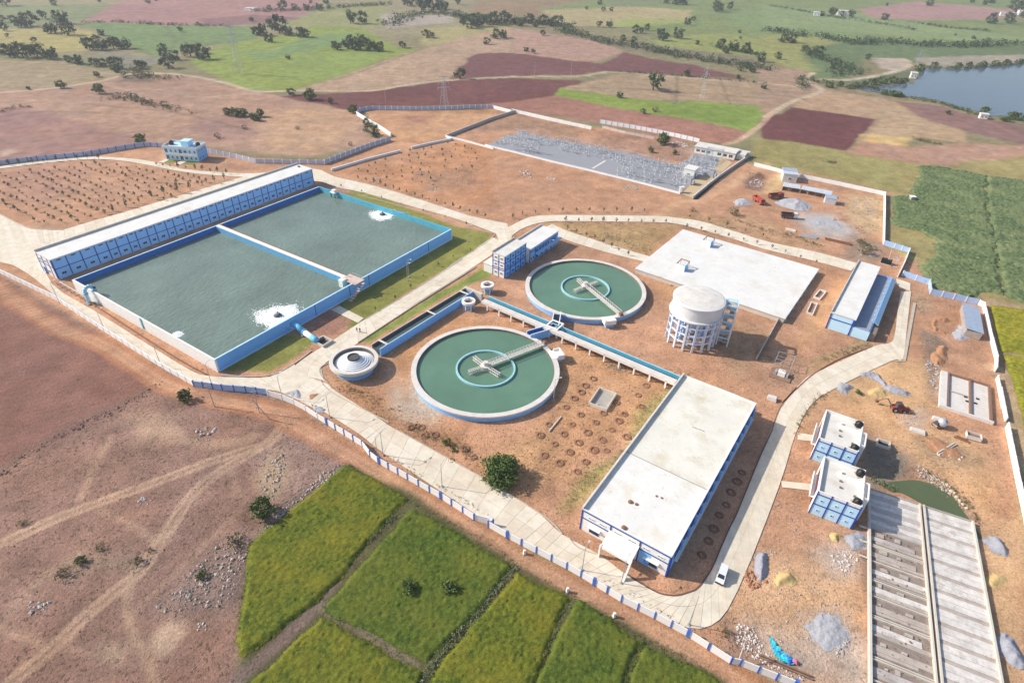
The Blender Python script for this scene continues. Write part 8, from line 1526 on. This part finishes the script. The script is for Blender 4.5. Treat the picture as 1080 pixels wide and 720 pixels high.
for x, y, w_ in [(728.3,1246.5,19.2),(257.7,665.4,9.6),(311.2,774.4,16.4),(300.6,775.5,13.7),(464.9,1037.0,17.9),(490.7,1030.4,14.3),(485.6,1047.6,10.9),(451.3,1038.8,10.8),(695.1,1018.0,21.1),(724.4,1025.0,21.3),(828.4,1159.9,23.9),(874.3,1219.4,20.9),(869.8,1234.8,21.1),(804.9,1110.3,15.3),(857.0,1332.4,13.6),(892.6,1331.4,18.1),(858.7,1295.0,13.2),(568.9,853.3,6.0),(593.2,828.5,5.8),(561.7,879.6,4.3),(535.5,1016.1,14.1),(639.0,1220.8,6.7),(301.6,692.6,14.9),(313.8,701.5,12.5),(301.8,712.9,10.2),(296.1,625.5,9.0),(311.3,650.8,9.4),(356.8,683.3,7.3)]: plant('dark', x, y, w_, 'dark tree scattered around the lake plain', 'trees of the lake plain')
for x, y, w_ in [(348.0,451.0,7.1),(358.0,458.4,10.3),(362.3,457.1,8.6),(347.8,475.3,7.8),(301.6,518.4,9.6),(295.9,522.4,7.7),(307.0,517.6,5.7),(292.9,553.9,8.1),(303.5,559.1,10.2),(315.1,566.3,10.4),(327.4,570.1,10.4),(283.0,545.4,8.0),(336.4,571.5,8.4),(274.6,539.9,6.0),(270.0,547.8,8.0),(259.5,541.9,8.0),(432.9,654.3,9.4),(447.6,659.1,9.5),(461.7,662.7,9.5),(483.7,674.8,9.7),(381.7,628.9,11.4),(315.7,465.8,5.2),(406.9,649.9,9.4),(497.3,680.8,9.8),(517.6,689.2,9.9)]: plant('bush', x, y, w_, 'bushy green shrub on the bank of the lake', 'shrubs on the lake bank')
def thicket(name, pts, n_, wd, s0, s1, lm, seed, leafk=0.26):
    """low bushes along a line or bank, one mass"""
    rg = np.random.default_rng(seed); m = MB(); pts = smooth_line(pts, 4); L = [0]
    for a, b in zip(pts, pts[1:]): L.append(L[-1] + math.dist(a, b))
    for k in range(n_):
        s = rg.random() * L[-1]; i = max(0, int(np.searchsorted(L, s)) - 1); t = (s - L[i]) / max(1e-6, L[i + 1] - L[i]); x = pts[i][0] + (pts[i + 1][0] - pts[i][0]) * t + rg.standard_normal() * wd * 0.4; y = pts[i][1] + (pts[i + 1][1] - pts[i][1]) * t + rg.standard_normal() * wd * 0.4
        r_ = rg.uniform(s0, s1); leaves(m, (x, y, r_ * 0.6), r_, 14, r_ * leafk, rg)
    return m.build(name, lm, kind='stuff')
thicket('bund_shrubs', [(-2.22,71.13),(-5.48,64.43),(-9.46,58.72),(-13.07,53.05),(-14.39,50.59)], 150, 1.1, 0.25, 0.6, LEAFP, 1)
thicket('bund_shrubs', [(-35.07,64.8),(-27.49,60.8),(-20.54,57.01),(-14.81,53.4)], 90, 0.7, 0.18, 0.42, LEAFP, 2)
thicket('bund_shrubs', [(-24.21,87.95),(-26.64,83.98),(-29.08,80.8),(-29.7,78.98)], 70, 0.8, 0.2, 0.5, LEAFP, 3)
thicket('bund_shrubs', [(2.11,75.09),(-0.67,70.66),(-3.74,65.96),(-5.34,62.53)], 90, 1.0, 0.25, 0.55, LEAFP, 4)
thicket('bund_shrubs', [(13.75,68.62),(11.93,65.07),(8.52,58.47),(5.43,53.26),(3.77,50.41)], 70, 0.5, 0.18, 0.4, LEAFP, 5)
thicket('bund_shrubs', [(26.8,60.45),(25.06,57.73),(23.26,54.28),(21.97,51.01)], 60, 0.5, 0.18, 0.42, LEAF, 6)
thicket('bund_shrubs', [(-39.47,102.34),(-32.61,97.34),(-23.95,92.71),(-22.64,91.38),(-12.27,85.86),(-2.54,80.09),(2.6,75.11),(13.1,69.62),(20.17,64.89),(26.84,60.68),(34.08,57.18),(38.04,53.95)], 260, 0.8, 0.15, 0.4, LEAFY, 7)
thicket('bund_shrubs', [(-57.77,86.5),(-55.95,79.09),(-52.26,74.62),(-50.73,63.25),(-45.88,55.27)], 60, 0.8, 0.2, 0.45, LEAFY, 8)
thicket('weeds', [(13.17,89.56),(18.82,99.69),(27.84,107.93),(32.79,113.2),(31.19,110.57),(36.89,123.41),(45.38,133.91)], 150, 2.2, 0.15, 0.42, LEAFP, 9, 0.3)
thicket('weeds', [(-27.29,116.71),(-22.04,113.01),(-15.75,110.26),(-10.13,107.2),(-5.62,102.46)], 120, 2.2, 0.15, 0.45, LEAFY, 10, 0.3)
thicket('weeds', [(-47.75,130.62),(-40.96,128.22),(-34.56,122.59),(-30.61,122.15)], 90, 2.4, 0.15, 0.45, LEAFY, 11, 0.3)
thicket('weeds', [(26.33,148.32),(30.74,144.6),(36.07,141.82),(42.2,139.16)], 80, 2.0, 0.15, 0.4, LEAFP, 12, 0.3)
thicket('weeds', [(23.86,153.55),(32.67,146.68),(40.84,143.62),(48.53,142.9),(57.16,143.39)], 80, 2.0, 0.15, 0.42, LEAFY, 13, 0.3)
thicket('weeds', [(37.14,239.76),(43.48,233.27),(51.21,224.99),(57.52,227.65)], 70, 3.0, 0.2, 0.5, LEAFP, 14, 0.3)
thicket('weeds', [(100.27,257.76),(108.73,249.11),(119.78,244.04),(128.83,233.43)], 130, 2.6, 0.2, 0.6, LEAFY, 15, 0.3)
thicket('weeds', [(148.58,240.59),(149.69,233.58),(152.43,230.36)], 110, 3.5, 0.25, 0.7, LEAFY, 16, 0.3)
thicket('weeds', [(96.73,151.58),(105.96,155.86),(115.86,160.98)], 70, 1.6, 0.2, 0.5, LEAFY, 17, 0.3)
thicket('weeds', [(89.39,103.76),(90.55,102.12),(91.9,100.93),(93.34,99.35)], 60, 1.6, 0.2, 0.6, LEAFP, 18, 0.3)
thicket('weeds', [(76.31,117.99),(80.06,124.67),(85.73,130.88),(91.8,135.89)], 70, 1.2, 0.15, 0.5, LEAFY, 19, 0.3)
thicket('weeds', [(21.0,72.55),(28.11,68.65),(35.26,62.59),(40.44,58.27)], 60, 0.8, 0.12, 0.3, LEAFY, 20, 0.3)
thicket('weeds', [(-29.58,105.19),(-21.64,99.34),(-13.11,93.89),(-3.98,88.16)], 90, 0.9, 0.12, 0.35, LEAFY, 21, 0.3)
thicket('weeds', [(107.63,90.94),(108.75,96.45),(106.83,102.94),(102.99,106.64)], 80, 1.4, 0.15, 0.45, LEAFY, 22, 0.3)
thicket('scrub', [(43.72,802.91),(69.14,764.78),(96.89,723.17),(129.37,700.65),(152.35,665.0),(181.08,645.6),(206.65,621.3),(231.44,614.57)], 330, 14, 2.0, 4.5, LEAFD, 23)
thicket('scrub', [(313.01,863.52),(337.52,831.19),(368.03,819.85),(385.69,781.5),(426.83,797.98),(461.39,788.69),(506.6,789.71),(570.05,810.43),(616.26,828.06)], 420, 18, 2.0, 5, LEAFD, 24)
thicket('scrub', [(298.92,685.56),(313.85,651.25),(310.53,617.07),(286.77,592.51)], 160, 14, 1.5, 4, LEAFD, 25)
thicket('scrub', [(282.92,549.77),(297.23,545.83),(304.13,519.58),(325.09,501.86),(332.62,482.84),(338.8,463.63),(351.06,455.69),(363.78,454.19)], 220, 4, 0.8, 2.0, LEAFD, 26)
thicket('scrub', [(391.49,647.25),(417.47,643.72),(460.07,660.08),(521.26,687.39)], 180, 4, 0.8, 2.4, LEAFD, 27)
thicket('scrub', [(-158.63,793.65),(-135.36,905.96),(-83.78,895.82),(-37.44,842.09),(-14.29,868.66)], 240, 22, 2.0, 5, LEAFD, 28)
thicket('scrub', [(-345.19,873.86),(-312.89,887.41),(-277.78,916.92),(-241.66,953.34),(-196.27,994.44)], 160, 10, 1.5, 4, LEAFD, 29)
thicket('scrub', [(-14.08,858.09),(22.03,856.37),(56.29,824.52)], 150, 14, 2, 4.5, LEAFD, 30)
thicket('scrub', [(-484.88,734.67),(-459.47,749.96),(-419.55,744.87),(-371.34,743.69),(-331.4,749.47)], 130, 4, 1, 2.6, LEAFD, 31)
thicket('scrub', [(83.96,574.39),(117.29,572.94),(156.56,561.97),(194.54,551.36),(208.53,544.61)], 110, 3, 0.8, 1.8, LEAFD, 32)
thicket('scrub', [(-316.22,522.1),(-285.32,491.75),(-264.85,495.0)], 90, 8, 0.8, 2.2, LEAFY, 33)
thicket('scrub', [(210.44,723.65),(225.9,705.34),(243.72,681.88)], 90, 7, 1.5, 3.5, LEAFD, 34)
thicket('scrub', [(408.27,1154.3),(435.79,1099.49),(460.48,1030.54),(494.93,981.67),(522.83,942.62),(526.13,911.49)], 150, 5, 1.2, 3, LEAFD, 35)
thicket('scrub', [(565.19,998.73),(594.21,952.56),(637.99,932.46)], 100, 4, 1.2, 3, LEAFD, 36)
thicket('scrub', [(232.88,529.47),(248.48,576.57),(256.04,563.64),(267.26,560.79)], 100, 8, 1, 2.5, LEAFD, 37)
thicket('scrub', [(254.56,396.39),(261.42,392.18),(264.95,387.68)], 40, 3, 0.6, 1.5, LEAFY, 38)
thicket('scrub', [(176.69,344.99),(181.36,344.23)], 24, 2, 0.5, 1.1, LEAFY, 39)
thicket('scrub', [(-286.91,425.0),(-264.22,424.93),(-234.36,410.21),(-204.5,399.41)], 90, 6, 0.8, 1.8, LEAFY, 40)
thicket('scrub', [(-327.13,386.24),(-325.34,400.97),(-316.45,399.19)], 40, 4, 0.6, 1.4, LEAFY, 41)
# saplings: a low dark tuft on a thin stem; copies share one mesh
SAP = []
for k in range(3):
    m = MB(); m.tube((0, 0, 0), (0, 0, 0.7), 0.05, 4); rg = np.random.default_rng(60 + k); leaves(m, (0, 0, 1.0), 0.55, 34, 0.2, rg); leaves(m, (0.1, 0, 1.5), 0.3, 12, 0.16, rg); SAP.append(m)
sap_me = []
for k, m in enumerate(SAP):
    me = bpy.data.meshes.new('sapling'); me.from_pydata(m.v, [], m.f); me.materials.append(LEAFD if k else LEAFY); sap_me.append(me)
def sapling(x, y, s, label, group, hs=1.0):
    o = bpy.data.objects.new('sapling', random.choice(sap_me)); COL.objects.link(o); o.location = (x, y, -0.02); o.scale = (s, s, s * hs); o.rotation_euler.z = random.uniform(0, 6.28); return tag(o, label, 'sapling', group)
def row(pts, n_, s, label, group, hs=1.3):
    for x, y in resample(pts, n_ - 1): sapling(x + random.uniform(-.4, .4), y + random.uniform(-.4, .4), s * random.uniform(0.7, 1.3), label, group, hs)
row([(-79.65,291.94),(-72.19,288.51),(-64.27,282.79),(-48.58,272.31),(-37.56,266.35),(-25.57,258.63),(-13.71,251.29)], 18, 1.0, 'dark sapling along the road behind the basin lawn', 'saplings along the basin road')
row([(-1.9,250.91),(4.44,256.71),(17.47,259.99),(36.1,261.61),(59.35,263.63)], 11, 1.0, 'dark sapling along the upper road below the bare plot', 'saplings along the upper road')
row([(21.78,248.82),(40.34,250.38),(66.96,251.59)], 9, 1.1, 'dark sapling on the lower side of the upper road', 'saplings below the upper road')
row([(22.37,240.47),(30.58,234.54),(45.47,218.62)], 8, 1.0, 'dark sapling along the path to the white slab', 'saplings along the slab path')
row([(-186.31,301.63),(-172.95,298.63),(-160.1,296.35),(-146.51,293.07)], 10, 1.2, 'dark sapling on the road before the blue house', 'saplings before the blue house')
row([(-257.2,294.44),(-244.82,299.33),(-232.55,305.64),(-219.26,307.93)], 9, 1.2, 'dark sapling along the far left road', 'saplings along the far left road')
row([(75.15,247.19),(79.65,245.74),(83.89,243.38),(91.53,239.16),(99.5,234.91),(110.1,226.28),(120.42,217.68)], 10, 0.9, 'sapling between road and white slab', 'saplings by the white slab')
row([(-85.62,281.0),(-70.48,273.21),(-60.58,266.67),(-50.72,260.59),(-41.2,254.71),(-31.26,248.59),(-21.25,241.74)], 7, 0.7, 'tiny sapling at the far edge of the basin lawn', 'saplings of the basin lawn')
row([(-17.7,217.56),(-21.67,215.87),(-27.79,206.06),(-33.67,195.91),(-35.77,189.64),(-40.29,180.02),(-46.38,170.95)], 7, 0.7, 'tiny sapling on the lawn kerb of the cross road', 'saplings of the cross road lawn')
row([(-175.81,244.23),(-170.27,251.34),(-163.76,261.69),(-157.76,267.51),(-151.81,274.11),(-143.83,285.02)], 10, 1.4, 'tall sapling behind the long blue building', 'saplings behind the long building', 1.8)
row([(79.17,258.86),(86.69,254.27),(98.39,246.69),(106.89,240.65)], 5, 1.0, 'sapling on the far side of the road bend', 'saplings at the road bend')
pl = [(-252.92,282.51),(-239.79,288.88),(-216.83,300.02),(-197.48,300.22),(-171.03,290.67),(-146.07,284.81),(-159.67,257.81),(-173.15,243.17),(-184.81,228.63),(-197.15,226.44),(-213.51,235.89),(-224.36,242.58)]; rg = np.random.default_rng(70)
xs = [p[0] for p in pl]; ys = [p[1] for p in pl]; cnt = 0; ca, sa_ = math.cos(R(-33)), math.sin(R(-33))
for i in range(-60, 60):
    for j in range(-60, 60):
        a, b = i * 4.9, j * 4.9; x, y = -200 + a * ca - b * sa_ + rg.uniform(-.8, .8), 260 + a * sa_ + b * ca + rg.uniform(-.8, .8)
        if inside(np.array([x]), np.array([y]), pl)[0] and rg.random() < 0.93 and cnt < 290: sapling(x, y, rg.uniform(0.7, 1.5), 'dark sapling in the planted rows of the red plot', 'saplings in the red plot'); cnt += 1
pl = [(-90.97,301.16),(-64.42,335.16),(-39.89,357.06),(-21.21,339.85),(-19.68,315.19),(-37.82,306.49),(-39.62,283.14),(-62.64,289.02)]; cnt = 0; xs = [p[0] for p in pl]; ys = [p[1] for p in pl]
for i in range(-30, 30):
    for j in range(-30, 30):
        a, b = i * 6.4, j * 6.4; x, y = -40 + a * ca - b * sa_ + rg.uniform(-.9, .9), 300 + a * sa_ + b * ca + rg.uniform(-.9, .9)
        if inside(np.array([x]), np.array([y]), pl)[0] and rg.random() < 0.8: sapling(x, y, rg.uniform(0.7, 1.35), 'small sapling in the bare plot before the substation', 'saplings in the bare plot')
# planting rings of scraped earth
RING = mat('damp_ring_soil', (0.25, 0.13, 0.08), 0.95, 0.25, 1.5)
w = MB(); w.lathe([(0.55, 0.0), (0.75, 0.2), (0.95, 0.16), (1.25, 0.0)], 14); rgx = np.random.default_rng(3)
w.v = [(x * rgx.uniform(.9, 1.1), y * rgx.uniform(.9, 1.1), z * rgx.uniform(.6, 1.3)) for x, y, z in w.v]
leaves(w, (0, 0, 0.25), 0.25, 6, 0.16, rgx); ring_me = bpy.data.meshes.new('planting_ring'); ring_me.from_pydata(w.v, [], w.f); ring_me.materials.append(RING)
def rings(pts, label, group):
    for x, y in pts:
        o = bpy.data.objects.new('planting_ring', ring_me); COL.objects.link(o); o.location = (x, y, -0.03); s = random.uniform(0.8, 1.15); o.scale = (s, s, s); o.rotation_euler.z = random.uniform(0, 6.28); tag(o, label, 'planting ring', group)
rings([(19.43,122.61),(23.31,119.76),(16.89,118.62),(20.72,115.72),(14.45,114.82),(11.97,111.16),(18.1,111.91),(24.32,113.06),(15.59,108.44),(21.8,109.4),(19.34,105.37),(12.89,104.65),(17.01,101.96),(9.17,107.04),(29.51,120.74),(27.24,117.12),(25.01,109.44),(25.69,123.58),(29.7,128.15),(15.57,125.42),(31.43,123.44),(30.81,114.65),(10.56,118.22),(8.24,114.12),(21.64,135.11),(20.29,132.21),(24.24,138.53),(31.28,123.44),(39.37,136.08),(36.58,126.96),(18.07,129.33),(36.42,131.69)], 'ring of dark earth for planting on the red garden soil', 'planting rings in the garden')
rings([(-25.69,115.39),(-22.95,115.53),(-21.69,112.45),(-19.04,112.97),(-10.74,108.27),(-8.42,105.48),(-14.04,104.15),(-24.14,116.12)], 'ring of dark earth near the large round tree', 'planting rings near the tree')
rings([(53.21,97.14),(51.01,93.34),(48.61,90.3),(46.38,86.52),(44.38,83.22),(42.08,79.54),(57.66,103.56),(55.6,100.61)], 'dark earth ring in the shade of the large flat roofed building', 'planting rings in the shade')
# ------------------------------------------------------------------ haze: thin even air over the whole plain
w = MB(); w.box(-6100, -1600, -1.5, 7100, 9100, 116)
hz = w.build('haze', [], kind='stuff'); hm = bpy.data.materials.new('haze'); hm.use_nodes = True; n = hm.node_tree.nodes; l = hm.node_tree.links; n.remove(n['Principled BSDF'])
pv = n.new('ShaderNodeVolumePrincipled'); pv.inputs['Color'].default_value = (0.88, 0.91, 1.0, 1); pv.inputs['Density'].default_value = 0.00018; pv.inputs['Anisotropy'].default_value = 0.2
l.new(pv.outputs[0], n['Material Output'].inputs['Volume']); hz.data.materials.append(hm)

# ------------------------------------------------------------------ alike things that stand in a row are told apart by their place, counted from the left
ORD = ['leftmost'] + [w_ + ' from left' for w_ in 'second third fourth fifth sixth seventh eighth ninth tenth eleventh twelfth thirteenth fourteenth fifteenth sixteenth seventeenth eighteenth nineteenth twentieth twenty-first twenty-second twenty-third twenty-fourth twenty-fifth twenty-sixth twenty-seventh twenty-eighth'.split()]
bpy.context.view_layer.update(); same = {}
for o in SC.objects:
    if o.parent is None and 'label' in o and 'group' in o: same.setdefault((o['group'], o['label']), []).append(o)
for (gr, lb_), os_ in same.items():
    if 1 < len(os_) <= 28:
        def across(o): d = o.matrix_world.translation - cam.matrix_world.translation; return d.dot(rt) / d.dot(fw)
        for i, o in enumerate(sorted(os_, key=across)): o['label'] = lb_ + ', ' + (ORD[i] if i < len(os_) - 1 or i == 0 else 'rightmost')
